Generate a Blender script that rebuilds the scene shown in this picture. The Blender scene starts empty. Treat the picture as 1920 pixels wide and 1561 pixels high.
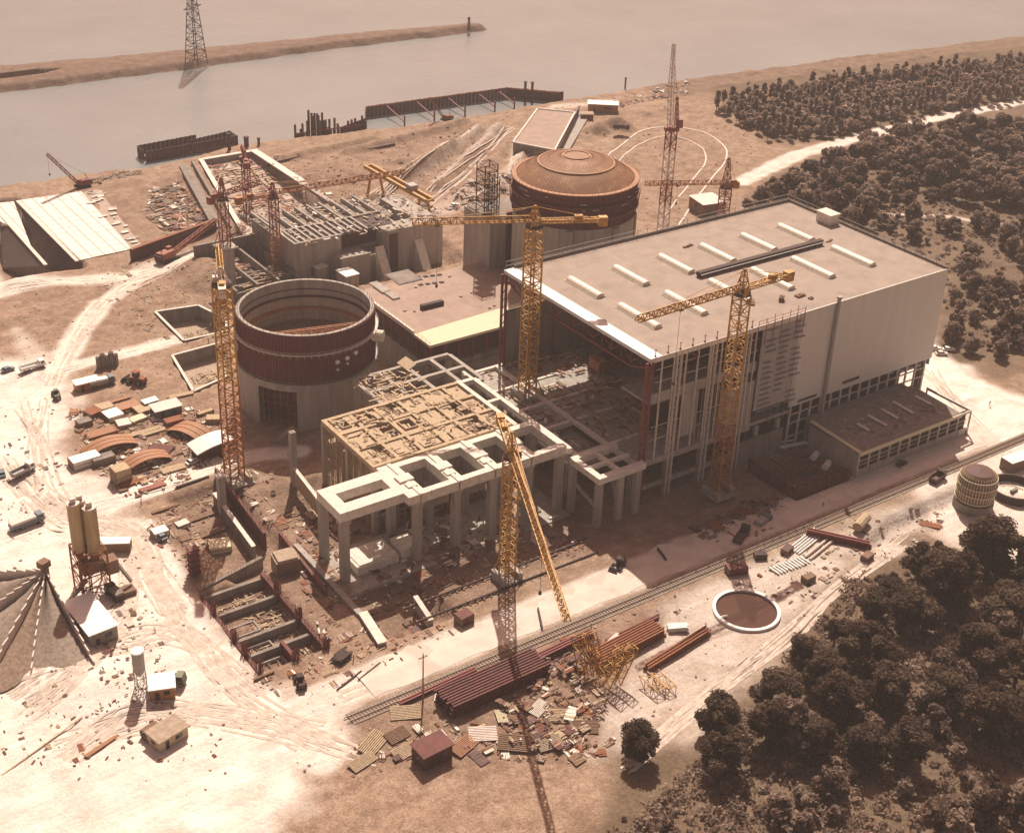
import bpy, bmesh, math, random
import numpy as np
from mathutils import Vector, Matrix
random.seed(7); np.random.seed(7)
sc = bpy.context.scene
COL = sc.collection
R = math.radians
# ---------------------------------------------------------------- camera
F, PITCH, ROLL, YAW, CX, CY, CH = 2564.8, 0.474458, 0.0354744, 0.616591, 947.5, 682.4, 200.0
cp, sp = math.cos(PITCH), math.sin(PITCH)
fwd = Vector((math.sin(YAW)*cp, math.cos(YAW)*cp, -sp))
right = Vector((math.cos(YAW), -math.sin(YAW), 0)); up = right.cross(fwd)
r2 = math.cos(ROLL)*right + math.sin(ROLL)*up; u2 = -math.sin(ROLL)*right + math.cos(ROLL)*up
CAM = Vector((0, 0, CH))
cd = bpy.data.cameras.new('camera'); cam = bpy.data.objects.new('camera', cd); COL.objects.link(cam)
M = Matrix((r2, u2, -fwd)).transposed().to_4x4(); M.translation = CAM
cam.matrix_world = M
cd.sensor_width = 36; cd.sensor_fit = 'HORIZONTAL'; cd.lens = F/1920*36
cd.shift_x = (960-CX)/1920; cd.shift_y = -(780.5-CY)/1920
cd.clip_end = 20000; cd.clip_start = 1
sc.camera = cam
# ---------------------------------------------------------------- world, sun, exposure
SUN_DIR = Vector((21, 31, 43.8)).normalized()         # towards the sun
w = bpy.data.worlds.new('World'); sc.world = w; w.use_nodes = True
nt = w.node_tree; nt.nodes.clear()
sky = nt.nodes.new('ShaderNodeTexSky'); sky.sky_type = 'NISHITA'; sky.sun_disc = False
sky.sun_elevation = math.asin(SUN_DIR.z); sky.sun_rotation = math.atan2(SUN_DIR.x, SUN_DIR.y)
sky.dust_density = 4; sky.air_density = 1.0
tint = nt.nodes.new('ShaderNodeMix'); tint.data_type = 'RGBA'; tint.blend_type = 'MULTIPLY'; tint.inputs[0].default_value = 1
tint.inputs[7].default_value = (1.0, 0.53, 0.38, 1)
bgn = nt.nodes.new('ShaderNodeBackground'); bgn.inputs[1].default_value = 0.085
wo = nt.nodes.new('ShaderNodeOutputWorld')
nt.links.new(sky.outputs[0], tint.inputs[6]); nt.links.new(tint.outputs[2], bgn.inputs[0]); nt.links.new(bgn.outputs[0], wo.inputs[0])
sl = bpy.data.lights.new('sun', 'SUN'); sl.energy = 4.7; sl.angle = R(0.5); sl.color = (1.0, 0.89, 0.755)
so = bpy.data.objects.new('sun', sl); COL.objects.link(so); so.rotation_euler = SUN_DIR.to_track_quat('Z', 'Y').to_euler(); so.location = (200, 300, 400)
sc.view_settings.view_transform = 'Standard'; sc.view_settings.look = 'None'; sc.view_settings.exposure = 0.38; sc.view_settings.gamma = 1
sc.cycles.volume_bounces = 0; sc.cycles.max_bounces = 6; sc.cycles.diffuse_bounces = 3
# ---------------------------------------------------------------- layout helpers (photo pixel -> world point on a level or a facade plane)
def _d(px, py): return fwd*F + r2*(px-CX) - u2*(py-CY)
def G(px, py, z=0.0):
    d = _d(px, py); p = CAM + d*((z-CH)/d.z); return Vector((p.x, p.y, z))
def FY(px, py, Y):
    d = _d(px, py); return CAM + d*(Y/d.y)
def PX(P):
    v = Vector(P)-CAM; k = F/v.dot(fwd); return CX+k*v.dot(r2), CY-k*v.dot(u2)
# ---------------------------------------------------------------- mesh builder
class MB:
    def __init__(s): s.v = []; s.f = []; s.m = []
    def add(s, vs, fs, m=0):
        b = len(s.v); s.v += [tuple(v) for v in vs]; s.f += [tuple(i+b for i in f) for f in fs]; s.m += [m]*len(fs)
    BF = ((0,3,2,1),(4,5,6,7),(0,1,5,4),(1,2,6,5),(2,3,7,6),(3,0,4,7))
    def bx(s, x0, y0, z0, x1, y1, z1, m=0):
        s.add([(x0,y0,z0),(x1,y0,z0),(x1,y1,z0),(x0,y1,z0),(x0,y0,z1),(x1,y0,z1),(x1,y1,z1),(x0,y1,z1)], s.BF, m); return s
    def rb(s, c, size, rz=0, m=0, tilt=None):
        a, b, h = size[0]/2, size[1]/2, size[2]/2; cs, sn = math.cos(rz), math.sin(rz); vs = []
        for z in (-h, h):
            for x, y in ((-a,-b),(a,-b),(a,b),(-a,b)):
                v = Vector((x, y, z))
                if tilt: v.rotate(tilt)
                vs.append((c[0]+v.x*cs-v.y*sn, c[1]+v.x*sn+v.y*cs, c[2]+v.z))
        s.add(vs, s.BF, m); return s
    def bar(s, p, q, w=0.12, h=None, m=0):
        p = Vector(p); q = Vector(q); d = q-p
        if d.length < 1e-5: return s
        h = h or w; a = d.cross(Vector((0,0,1)))
        if a.length < 1e-4*d.length: a = Vector((1,0,0))
        a.normalize(); b = a.cross(d).normalized(); a = a*w/2; b = b*h/2
        s.add([p-a-b, p+a-b, p+a+b, p-a+b, q-a-b, q+a-b, q+a+b, q-a+b], s.BF, m); return s
    def tube(s, p, q, r, n=8, r2_=None, cap=True, m=0):
        p = Vector(p); q = Vector(q); d = (q-p).normalized(); a = d.orthogonal().normalized(); b = d.cross(a); r2_ = r if r2_ is None else r2_
        vs = [p+a*math.cos(2*math.pi*i/n)*r+b*math.sin(2*math.pi*i/n)*r for i in range(n)]+[q+a*math.cos(2*math.pi*i/n)*r2_+b*math.sin(2*math.pi*i/n)*r2_ for i in range(n)]
        fs = [(i, (i+1)%n, n+(i+1)%n, n+i) for i in range(n)]
        if cap: fs += [tuple(range(n-1,-1,-1)), tuple(range(n,2*n))]
        s.add(vs, fs, m); return s
    def lathe(s, prof, n=48, c=(0,0,0), a0=0, a1=2*math.pi, m=0):
        full = abs(a1-a0) > 6.28; k = n if full else n+1; vs = []
        for i in range(k):
            a = a0+(a1-a0)*i/n
            for r, z in prof: vs.append((c[0]+r*math.cos(a), c[1]+r*math.sin(a), c[2]+z))
        L = len(prof); fs = []
        for i in range(n):
            j = (i+1) % k
            for t in range(L-1): fs.append((i*L+t, j*L+t, j*L+t+1, i*L+t+1))
        s.add(vs, fs, m); return s
    def prism(s, poly, z0, z1, m=0):
        n = len(poly)
        A = sum(poly[i][0]*poly[(i+1)%n][1]-poly[(i+1)%n][0]*poly[i][1] for i in range(n))
        if A < 0: poly = poly[::-1]
        vs = [(p[0],p[1],z0) for p in poly]+[(p[0],p[1],z1) for p in poly]
        s.add(vs, [tuple(range(n-1,-1,-1)), tuple(range(n,2*n))]+[(i,(i+1)%n,n+(i+1)%n,n+i) for i in range(n)], m); return s
    def lattice(s, p, q, w, seg=2.0, cb=0.16, db=0.09, h=None, tri=False, w2=None):
        p = Vector(p); q = Vector(q); d = q-p; L = d.length; d.normalize()
        if abs(d.z) > 0.8: a = Vector((1,0,0)); a = (a-d*a.dot(d)).normalized()
        else: a = d.cross(Vector((0,0,1))).normalized()
        b = a.cross(d).normalized(); h = h or w; w2 = w if w2 is None else w2
        n = max(1, int(round(L/seg)))
        def ring(i):
            t = i/n; k = 1+(w2/w-1)*t; c = p+d*L*t
            if tri: return [c-a*w/2*k, c+a*w/2*k, c+b*h*k]
            return [c-a*w/2*k-b*h/2*k, c+a*w/2*k-b*h/2*k, c+a*w/2*k+b*h/2*k, c-a*w/2*k+b*h/2*k]
        R0 = ring(0); RN = ring(n); K = len(R0)
        for k in range(K): s.bar(R0[k], RN[k], cb)
        prev = R0
        for i in range(1, n+1):
            cur = ring(i)
            for k in range(K):
                k2 = (k+1) % K
                s.bar(cur[k], cur[k2], db)
                if (i+k) % 2: s.bar(prev[k], cur[k2], db)
                else: s.bar(prev[k2], cur[k], db)
            prev = cur
        return s
def mesh_obj(name, mb, mats, parent=None, smooth=False):
    me = bpy.data.meshes.new(name); me.from_pydata(mb.v, [], mb.f)
    if not isinstance(mats, (list, tuple)): mats = [mats]
    for m in mats: me.materials.append(m)
    if len(mats) > 1: me.polygons.foreach_set('material_index', mb.m)
    if smooth: me.polygons.foreach_set('use_smooth', [True]*len(me.polygons))
    me.update(); o = bpy.data.objects.new(name, me); COL.objects.link(o)
    if parent: o.parent = parent
    return o
def tag(o, label=None, cat=None, group=None, kind=None):
    if label: o['label'] = label
    if cat: o['category'] = cat
    if group: o['group'] = group
    if kind: o['kind'] = kind
    return o
def thing(name, loc, label, cat, rz=0, group=None):
    o = bpy.data.objects.new(name, None); COL.objects.link(o); o.location = loc; o.rotation_euler = (0,0,rz); o.empty_display_size = 0.5
    return tag(o, label, cat, group)
def struct(name, mb, m, smooth=False): return tag(mesh_obj(name, mb, m, smooth=smooth), kind='structure')
def stuff(name, mb, m, label, cat): return tag(mesh_obj(name, mb, m), label, cat, kind='stuff')
def kids(o): return [c for c in COL.objects if c.parent == o]
def dup(root, children, loc, rz=0, label=None, scale=None):
    c = root.copy(); COL.objects.link(c); c.location = loc; c.rotation_euler = (0,0,rz)
    if scale: c.scale = scale
    if label: c['label'] = label
    for ch in children:
        k = ch.copy(); COL.objects.link(k); k.parent = c
    return c
# ---------------------------------------------------------------- materials
def mat(name, col, rough=0.85, var=0.25, scale=0.6, col2=None, metal=0, streak=False, bump=0.0, spots=None, lines=None):
    m = bpy.data.materials.new(name); m.use_nodes = True; n = m.node_tree; b = n.nodes['Principled BSDF']
    b.inputs['Roughness'].default_value = rough; b.inputs['Metallic'].default_value = metal
    tc = n.nodes.new('ShaderNodeTexCoord'); mp = n.nodes.new('ShaderNodeMapping')
    if streak: mp.inputs['Scale'].default_value = (1, 1, 0.12)
    n.links.new(tc.outputs['Object'], mp.inputs[0])
    nz = n.nodes.new('ShaderNodeTexNoise'); nz.inputs['Scale'].default_value = scale; nz.inputs['Detail'].default_value = 8; nz.inputs['Roughness'].default_value = 0.65
    n.links.new(mp.outputs[0], nz.inputs['Vector'])
    cr = n.nodes.new('ShaderNodeValToRGB'); e = cr.color_ramp.elements; e[0].position = 0.32; e[1].position = 0.68
    c2 = col2 or tuple(c*(1-var) for c in col); c1 = col if col2 else tuple(min(1, c*(1+var*0.6)) for c in col)
    e[0].color = (*c2, 1); e[1].color = (*c1, 1)
    n.links.new(nz.outputs[0], cr.inputs[0]); out = cr.outputs[0]
    if spots:
        n2 = n.nodes.new('ShaderNodeTexNoise'); n2.inputs['Scale'].default_value = spots[1]; n2.inputs['Detail'].default_value = 4
        n.links.new(tc.outputs['Object'], n2.inputs['Vector'])
        r = n.nodes.new('ShaderNodeValToRGB'); r.color_ramp.elements[0].position = spots[2]; r.color_ramp.elements[1].position = spots[2]+0.06
        mx = n.nodes.new('ShaderNodeMix'); mx.data_type = 'RGBA'
        n.links.new(n2.outputs[0], r.inputs[0]); n.links.new(r.outputs[0], mx.inputs[0]); n.links.new(out, mx.inputs[6]); mx.inputs[7].default_value = (*spots[0], 1); out = mx.outputs[2]
    if lines:   # panel joints: (axis, spacing m, colour)
        for ax, spc, lc, wd in lines:
            sx = n.nodes.new('ShaderNodeSeparateXYZ'); n.links.new(tc.outputs['Object'], sx.inputs[0])
            dv = n.nodes.new('ShaderNodeMath'); dv.operation = 'DIVIDE'; dv.inputs[1].default_value = spc; n.links.new(sx.outputs[ax], dv.inputs[0])
            fr = n.nodes.new('ShaderNodeMath'); fr.operation = 'FRACT'; n.links.new(dv.outputs[0], fr.inputs[0])
            lt = n.nodes.new('ShaderNodeMath'); lt.operation = 'LESS_THAN'; lt.inputs[1].default_value = wd/spc; n.links.new(fr.outputs[0], lt.inputs[0])
            mx = n.nodes.new('ShaderNodeMix'); mx.data_type = 'RGBA'; n.links.new(lt.outputs[0], mx.inputs[0]); n.links.new(out, mx.inputs[6]); mx.inputs[7].default_value = (*lc, 1); out = mx.outputs[2]
    n.links.new(out, b.inputs['Base Color'])
    if bump:
        bp = n.nodes.new('ShaderNodeBump'); bp.inputs['Strength'].default_value = bump; bp.inputs['Distance'].default_value = 0.3; n.links.new(nz.outputs[0], bp.inputs['Height']); n.links.new(bp.outputs[0], b.inputs['Normal'])
    return m
MT = dict(
 conc=mat('concrete', (.40,.36,.32), .9, .3, .5, streak=True, bump=.2, lines=[(2,3.0,(.27,.24,.21),.07)]),
 conc_new=mat('pale_concrete', (.74,.68,.60), .9, .22, .8, bump=.15),
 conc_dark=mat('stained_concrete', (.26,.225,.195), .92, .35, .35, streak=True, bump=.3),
 wall_white=mat('wall_cladding', (.63,.615,.565), .6, .06, .35, streak=True, lines=[(0,1.2,(.58,.565,.52),.05)]),
 wall_grey=mat('wall_panel_grey', (.42,.39,.37), .7, .15, .4, streak=True, lines=[(2,1.55,(.25,.22,.2),.1)]),
 roof=mat('roof_felt', (.35,.285,.24), .95, .2, .2, bump=.1, spots=((.345,.285,.245), .09, .55), lines=[(0,5.0,(.35,.29,.25),.12)]),
 flash=mat('zinc_flashing', (.62,.64,.66), .5, .08, .5),
 white=mat('white_paint', (.80,.78,.74), .6, .08, 1.0),
 cream=mat('cream_boarding', (.68,.62,.44), .85, .07, .4),
 auxroof=mat('raw_roof_slab', (.38,.285,.235), .95, .16, .25, spots=((.31,.225,.18), .35, .62)),
 maroon=mat('red_formwork', (.135,.032,.026), .75, .4, .9, streak=True, lines=[(2,1.5,(.17,.06,.05),.12)]),
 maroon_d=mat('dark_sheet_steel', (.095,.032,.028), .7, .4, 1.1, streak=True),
 rust=mat('rusty_steel', (.26,.085,.03), .8, .35, 1.2),
 dome=mat('rust_primer_dome', (.33,.165,.075), .7, .3, .3, col2=(.22,.095,.045), spots=((.38,.20,.09), .3, .58)),
 steel_red=mat('red_lead_steel', (.20,.04,.03), .7, .25, 1.5),
 steel=mat('galvanised_steel', (.34,.32,.30), .6, .2, 1.0),
 steel_pale=mat('pale_scaffold_steel', (.64,.58,.51), .65, .2, 1.0),
 dark=mat('dark_steel', (.055,.028,.024), .8, .3, 1.0),  # near-black brown steel for rigging, pylons and small fittings
 yellow=mat('crane_yellow_paint', (.52,.28,.055), .6, .5, .9),
 orange=mat('crane_orange_paint', (.40,.155,.045), .65, .45, .9),
 cred=mat('crane_red_paint', (.28,.075,.04), .65, .45, .9),
 cwhite=mat('crane_white_paint', (.66,.56,.50), .6, .15, .7),
 timber=mat('raw_timber', (.50,.385,.26), .9, .35, 2.2),
 timber_y=mat('yellow_timber_formwork', (.50,.385,.25), .9, .35, 1.6),
 timber_d=mat('weathered_timber', (.24,.15,.10), .9, .4, 2.0),
 timber_o=mat('orange_varnished_panel', (.36,.17,.08), .7, .25, 1.5),
 rubber=mat('tyre_rubber', (.03,.028,.028), .9, .2, 3),
 glass=mat('dark_glass', (.03,.035,.04), .15, .1, 1),
 blue=mat('blue_grey_paint', (.12,.16,.19), .6, .2, 1),
 green=mat('olive_green_paint', (.12,.14,.07), .6, .2, 1),
 gravel=mat('aggregate_heap', (.30,.24,.19), .97, .35, .9, bump=.8),
 sand=mat('sand_heap', (.42,.33,.25), .97, .25, .9, bump=.8),
 mud=mat('dark_mud', (.20,.13,.10), .9, .3, .6, bump=.6),
 rail=mat('railway_steel', (.20,.13,.10), .5, .3, 1),
 skin=mat('skin', (.55,.36,.26), .7, .05, 3), shirt=mat('work_shirt', (.30,.30,.36), .9, .1, 3), trousers=mat('work_trousers', (.08,.08,.10), .9, .1, 3), hair=mat('dark_hair', (.04,.03,.02), .8, .1, 3),
 bark=mat('tree_bark', (.13,.09,.07), .95, .3, 2),
 shade_conc=mat('shade_dark_concrete', (.10,.065,.06), .9, .3, .3, streak=True),  # wing wall concrete with shade painted into its base colour
 waterpool=mat('murky_water', (.045,.02,.015), .08, .12, .25),
)
def leafmat(name, a, b, sc_=0.35):
    m = mat(name, a, .8, .2, sc_, col2=b); n = m.node_tree; bs = n.nodes['Principled BSDF']; bs.inputs['Specular IOR Level'].default_value = .15
    tr = n.nodes.new('ShaderNodeBsdfTranslucent'); ms = n.nodes.new('ShaderNodeMixShader'); ms.inputs[0].default_value = .55; src = bs.inputs['Base Color'].links[0].from_socket
    n.links.new(src, tr.inputs[0]); n.links.new(bs.outputs[0], ms.inputs[1]); n.links.new(tr.outputs[0], ms.inputs[2]); n.links.new(ms.outputs[0], n.nodes['Material Output'].inputs[0])
    return m
MT['leaf1'] = leafmat('leaf_dark', (.11,.066,.046), (.06,.036,.027)); MT['leaf2'] = leafmat('leaf_mid', (.175,.115,.078), (.10,.066,.047)); MT['leaf3'] = leafmat('leaf_light', (.25,.185,.125), (.155,.11,.075)); MT['leaf4'] = leafmat('scrub_leaf_dark', (.27,.19,.145), (.18,.125,.10)); MT['leaf5'] = leafmat('scrub_leaf_mid', (.40,.30,.235), (.29,.21,.165)); MT['leaf6'] = leafmat('scrub_leaf_pale', (.52,.41,.33), (.39,.30,.24))
# ================================================================= GROUND
def segdist(X, Y, pts):
    best = np.full(X.shape, 1e9)
    for (ax, ay), (bx_, by_) in zip(pts[:-1], pts[1:]):
        dx, dy = bx_-ax, by_-ay; L2 = dx*dx+dy*dy+1e-9
        t = np.clip(((X-ax)*dx+(Y-ay)*dy)/L2, 0, 1)
        best = np.minimum(best, np.hypot(X-ax-t*dx, Y-ay-t*dy))
    return best
def inpoly(X, Y, poly):
    c = np.zeros(X.shape, bool); n = len(poly)
    for i in range(n):
        x1, y1 = poly[i]; x2, y2 = poly[(i+1) % n]
        if y1 == y2: continue
        c ^= ((y1 > Y) != (y2 > Y)) & (X < (x2-x1)*(Y-y1)/(y2-y1)+x1)
    return c
def sdf(X, Y, poly):          # signed distance, positive inside
    d = segdist(X, Y, list(poly)+[poly[0]])
    return np.where(inpoly(X, Y, poly), d, -d)
def rect(x0, y0, x1, y1): return [(x0,y0),(x1,y0),(x1,y1),(x0,y1)]
def pxy(pts, z=0): return [tuple(G(x, y, z)[:2]) for x, y in pts]
def vnoise(X, Y, s, seed):
    rng = np.random.RandomState(seed); T = rng.rand(257, 257)
    x = X/s; y = Y/s; xi = np.floor(x).astype(int); yi = np.floor(y).astype(int); fx = x-xi; fy = y-yi
    fx = fx*fx*(3-2*fx); fy = fy*fy*(3-2*fy); xi &= 255; yi &= 255; x1 = (xi+1) & 255; y1 = (yi+1) & 255
    return (T[xi,yi]*(1-fx)+T[x1,yi]*fx)*(1-fy)+(T[xi,y1]*(1-fx)+T[x1,y1]*fx)*fy
def fbm(X, Y, s, seed, o=4):
    r = 0; a = 1; t = 0
    for i in range(o): r = r+a*vnoise(X, Y, s/2**i, seed+i); t += a; a *= .5
    return r/t
def ax(lo, hi, step, far):
    a = list(np.arange(lo, hi+.01, step)); s = step; x = lo; L = []
    while x > -far: s *= 1.35; x -= s; L.append(x)
    s = step; x = hi; H = []
    while x < far: s *= 1.35; x += s; H.append(x)
    return np.array(L[::-1]+a+H)
gx = ax(25, 700, 1.25, 4800); gy = ax(90, 765, 1.25, 4800)
X, Y = np.meshgrid(gx, gy, indexing='ij')
sx = [-8000, 100, 138, 172, 197, 245, 276, 312, 363, 418, 448, 508, 630, 768, 8000]
sy = [575, 568, 566, 562, 558, 566, 562, 556, 552, 553, 552, 553, 543, 527, 300]
shore = np.interp(X, sx, sy)+(fbm(X, Y, 14, 3)-.5)*4
wat = Y-shore
H = (fbm(X, Y, 30, 11)-.5)*1.2+(fbm(X, Y, 6, 21)-.5)*.7+np.clip(fbm(X, Y, 11, 61)-.6, 0, 1)*4*(np.abs(Y-206) > 16)
H *= np.clip(1-np.abs(Y-207)/14+.35, .35, 1)*0+np.where(np.abs(Y-206) < 11, .25, 1)
fl = np.clip(sdf(X, Y, rect(200, 205, 330, 300))/3+1, 0, 1); H = H*(1-.8*fl)
def pit(poly, depth, soft=1.5):
    global H
    k = np.clip(sdf(X, Y, poly)/soft+.5, 0, 1); H = H*(1-k)+(depth+(H*.6))*k
def mound(px, py, r, h, ell=1.0, ang=0, p=1.2):
    global H
    c = G(px, py); dx, dy = X-c.x, Y-c.y; ca, sa = math.cos(ang), math.sin(ang); u = dx*ca+dy*sa; v = (-dx*sa+dy*ca)*ell
    H = np.maximum(H, 0)*0+H+h*np.clip(1-(np.hypot(u, v)/r)**p, 0, 1)
for P_, s_ in ((pxy([(20,365),(155,350),(270,470),(140,510),(40,500)]), 4), (pxy([(1320,1146),(1345,1090),(1460,1090),(1480,1150),(1450,1200),(1350,1200)]), 3), (pxy([(120,345),(200,345),(280,470),(240,475)]), 3), (rect(103,193,430,202), 2), (pxy([(480,1000),(640,900),(900,1140),(640,1290)]), 4), (pxy([(100,720),(430,720),(430,930),(200,930)]), 6)):
    k_ = np.clip(sdf(X, Y, P_)/s_+1, 0, 1); H = H*(1-k_)+np.clip(H, -.12, .12)*k_
# river bank
bank = np.clip((wat+6)/8, 0, 1); H = H*(1-bank)-4.2*bank; H = np.where(wat > 3, np.maximum(-9, -4.2-.4*(wat-3)), H)
# sand spit in the river
spit = [(-200,704),(178,702),(282,701),(373,703),(452,699),(472,700),(476,706),(470,713),(408,723),(338,729),(247,739),(190,746),(-200,775)]
ds = sdf(X, Y, spit)+(fbm(X, Y, 12, 5)-.5)*5
sh = np.clip(ds/4, -1, 1)*2.6-2.9+np.clip(ds/12, 0, 1)*1.0
lag = sdf(X, Y, [(-200,716),(205,716),(215,720),(205,724),(-200,728)])
sh = np.where(lag > 0, np.minimum(sh, -3.0-np.clip(lag, 0, 2)), sh)
H = np.where(ds > -4, np.maximum(H, sh), H)
H = np.where(Y > 1500, 4, H)
# excavations
pit(rect(94.5, 223, 111, 256), -3.4, .8); pit(rect(104, 257, 121, 300), -2.6, 2.5)
pit(rect(126, 234, 196, 288), -1.4, 3); pit(rect(125, 218, 142, 238), -3.0, 2.5); pit(rect(150, 226, 190, 233), -1.6, 2)
pit([(222,546),(243,546),(243,452),(200,452)], -9, 1.2)
pit(rect(193, 398, 262, 450), -5, 6)
pit(rect(248, 211, 269, 229), -4, 1.2)
pit(rect(221, 205, 244, 226), -1.2, 2)
CHW = [tuple(G(*p)[:2]) for p in ((30,378),(143,492),(85,500),(40,505),(-80,520),(-60,398),(0,392))]
pit([(108,541),(138,541),(138,460),(80,459),(80,541)], -10, .8)
pit([(248,186.5),(262,190),(304,191.5),(306,187.5),(275,185.5),(250,183)], -2.6, 2.0)
BAS1 = [tuple(G(*p)[:2]) for p in ((291,586),(372,574),(425,600),(425,622),(345,640))]
BAS2 = [tuple(G(*p)[:2]) for p in ((323,668),(420,642),(430,705),(363,735))]
pit(BAS1, -6.4, .8); pit(BAS2, -5.9, .8)
pit([tuple(G(*p)[:2]) for p in ((265,400),(290,345),(345,330),(405,420),(390,435),(330,455),(300,440))], -1.6, 7)
mound(400, 520, 15, 4.5, 1.0); mound(365, 500, 10, 3, 1); mound(60, 510, 20, 2, 1.5, .5)
for p in ((1140,236),(1165,240),(1120,245)): mound(*p, 8, 4.5)
mound(620, 320, 26, 2.5, 1.4, .4); mound(900, 240, 16, 2.0); mound(1230, 205, 24, 2.5, 1.8, 0)
mound(1690, 1000, 5, 1.0); mound(230, 1290, 13, 1.5, 1.2); mound(150, 1260, 14, 1.0)
# berms beside the haul ramps leading to the river
for a, b_, hh in (((820,352),(935,245),2.2),((700,372),(840,280),2.0),((860,372),(960,265),1.6),((745,345),(900,250),2.6),((905,375),(985,290),1.8),((650,288),(870,232),1.8),((520,300),(700,262),1.6)):
    d = segdist(X, Y, pxy([a, b_])); H = H+hh*1.5*np.clip(1-d/4.5, 0, 1)
SITE_H = H.copy()
def hz(x, y):
    i = min(max(np.searchsorted(gx, x)-1, 0), len(gx)-2); j = min(max(np.searchsorted(gy, y)-1, 0), len(gy)-2)
    fx = (x-gx[i])/(gx[i+1]-gx[i]); fy = (y-gy[j])/(gy[j+1]-gy[j])
    return float((H[i,j]*(1-fx)+H[i+1,j]*fx)*(1-fy)+(H[i,j+1]*(1-fx)+H[i+1,j+1]*fx)*fy)
def GH(px, py):        # pixel -> point on the terrain itself
    p = G(px, py)
    for _ in range(3): p = G(px, py, hz(p.x, p.y))
    return p
# what lies on the ground (material zones: dust, vegetation, dark earth)
dust = np.zeros(X.shape); veg = np.zeros(X.shape); drk = np.zeros(X.shape)
nz1 = fbm(X, Y, 9, 31); nz2 = fbm(X, Y, 28, 41); nz3 = fbm(X, Y, 3.5, 51)
def road(pts, wd, v=1.0, soft=3, px=True):
    global dust, veg, drk
    P = pxy(pts) if px else pts; d = segdist(X, Y, P)+(nz1-.5)*soft*1.6; k = np.clip((wd/2-d)/soft+.5, 0, 1)
    dust = np.maximum(dust, k*v); veg = veg*(1-k); drk = drk*(1-k*.7)
def zone(arr, poly, v=1.0, soft=6, px=True):
    P = pxy(poly) if px else poly
    return np.maximum(arr, v*np.clip((sdf(X, Y, P)+(nz1-.5)*soft*1.5)/soft+.5, 0, 1))
dust = zone(dust, [(-250,700),(110,660),(130,760),(125,850),(230,940),(250,1000),(330,1080),(380,1170),(470,1300),(640,1340),(560,1500),(300,1700),(-400,1500)], .92, 9)
dust = zone(dust, [(-200,720),(90,710),(120,830),(130,940),(150,1030),(60,1020),(-250,1100)], 1.0, 10)
road([(250,1000),(300,1120),(420,1290),(600,1400)], 14, .9); road([(600,1330),(470,1330),(350,1190)], 8, .8)
road([(0,1030),(240,930),(420,865),(560,845)], 7, 1.0, 1.5); road([(95,720),(150,620),(190,570),(240,535)], 8, .8, 2); road([(0,545),(80,530),(240,520),(400,470)], 9, .75, 3)
road([(80,700),(260,655),(420,612)], 7, .85, 1.5); road([(30,620),(90,700)], 6, .5)
road([(-60,460),(0,540)], 16, .9)
road([(60,207.5),(330,207.5)], 11, .75, 1.5, px=False); road([(326,207),(330,235),(352,250)], 22, 1.0, 6, px=False); road([(330,206),(420,206),(700,215)], 10, .75, 2, px=False)
dust = zone(dust, [(318,203),(350,205),(352,240),(344,262),(330,240),(322,220)], 1.0, 5, px=False)
road([(1390,342),(1500,290),(1620,255),(1760,220),(1940,186)], 9, .85, 2); road([(1640,405),(1760,404),(1940,432)], 4, .6, 1.5); road([(960,330),(985,250),(1045,200),(1150,190)], 6, .5, 3)
road([(1250,1420),(1500,1180),(1700,1010)], 10, .35, 4); road([(1500,1420),(1300,1250),(1600,1110)], 3, .3)
road([(820,340),(940,240)], 5, .35, 2); road([(765,345),(900,252)], 3, .2, 2); road([(830,395),(960,330)], 12, .3, 4)
dust = zone(dust, [(262,160),(300,160),(330,190),(330,200),(282,200),(268,180)], .75, 6, px=False)
dust = zone(dust, [(1250,1125),(1500,1020),(1790,915),(1700,1010),(1600,1070),(1440,1210),(1180,1420),(1100,1420),(1180,1260)], .5, 5)
# woods and grass
veg = zone(veg, [(1320,170),(1440,268),(1600,268),(1720,232),(1960,188),(1960,84)], 1, 8)
veg = zone(veg, [(1380,385),(1480,312),(1600,276),(1740,240),(1960,200),(1960,650),(1800,690),(1740,650),(1770,520),(1500,380)], 1, 7)
veg = zone(veg, [(1140,1400),(1300,1390),(1400,1290),(1500,1180),(1600,1060),(1700,1010),(1830,1040),(1960,1080),(2100,1500),(1800,1900),(1100,1600)], 1, 8)
veg = zone(veg, [(360,205),(900,215),(900,190),(360,192)], .75, 6, px=False); veg = zone(veg, [(352,222),(420,225),(420,250),(356,246)], .8, 6, px=False)
veg = np.maximum(veg, np.where((X > 480) & (wat < -4), .85*np.clip((X-480)/30, 0, 1), 0)); veg = np.maximum(veg, np.clip((X-650)/40, 0, 1)*(wat < -10))
road([(1390,342),(1500,290),(1620,255),(1760,220),(1940,186)], 9, .9, 2); road([(1640,405),(1760,404),(1940,432)], 4, .6, 1.5)
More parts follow.
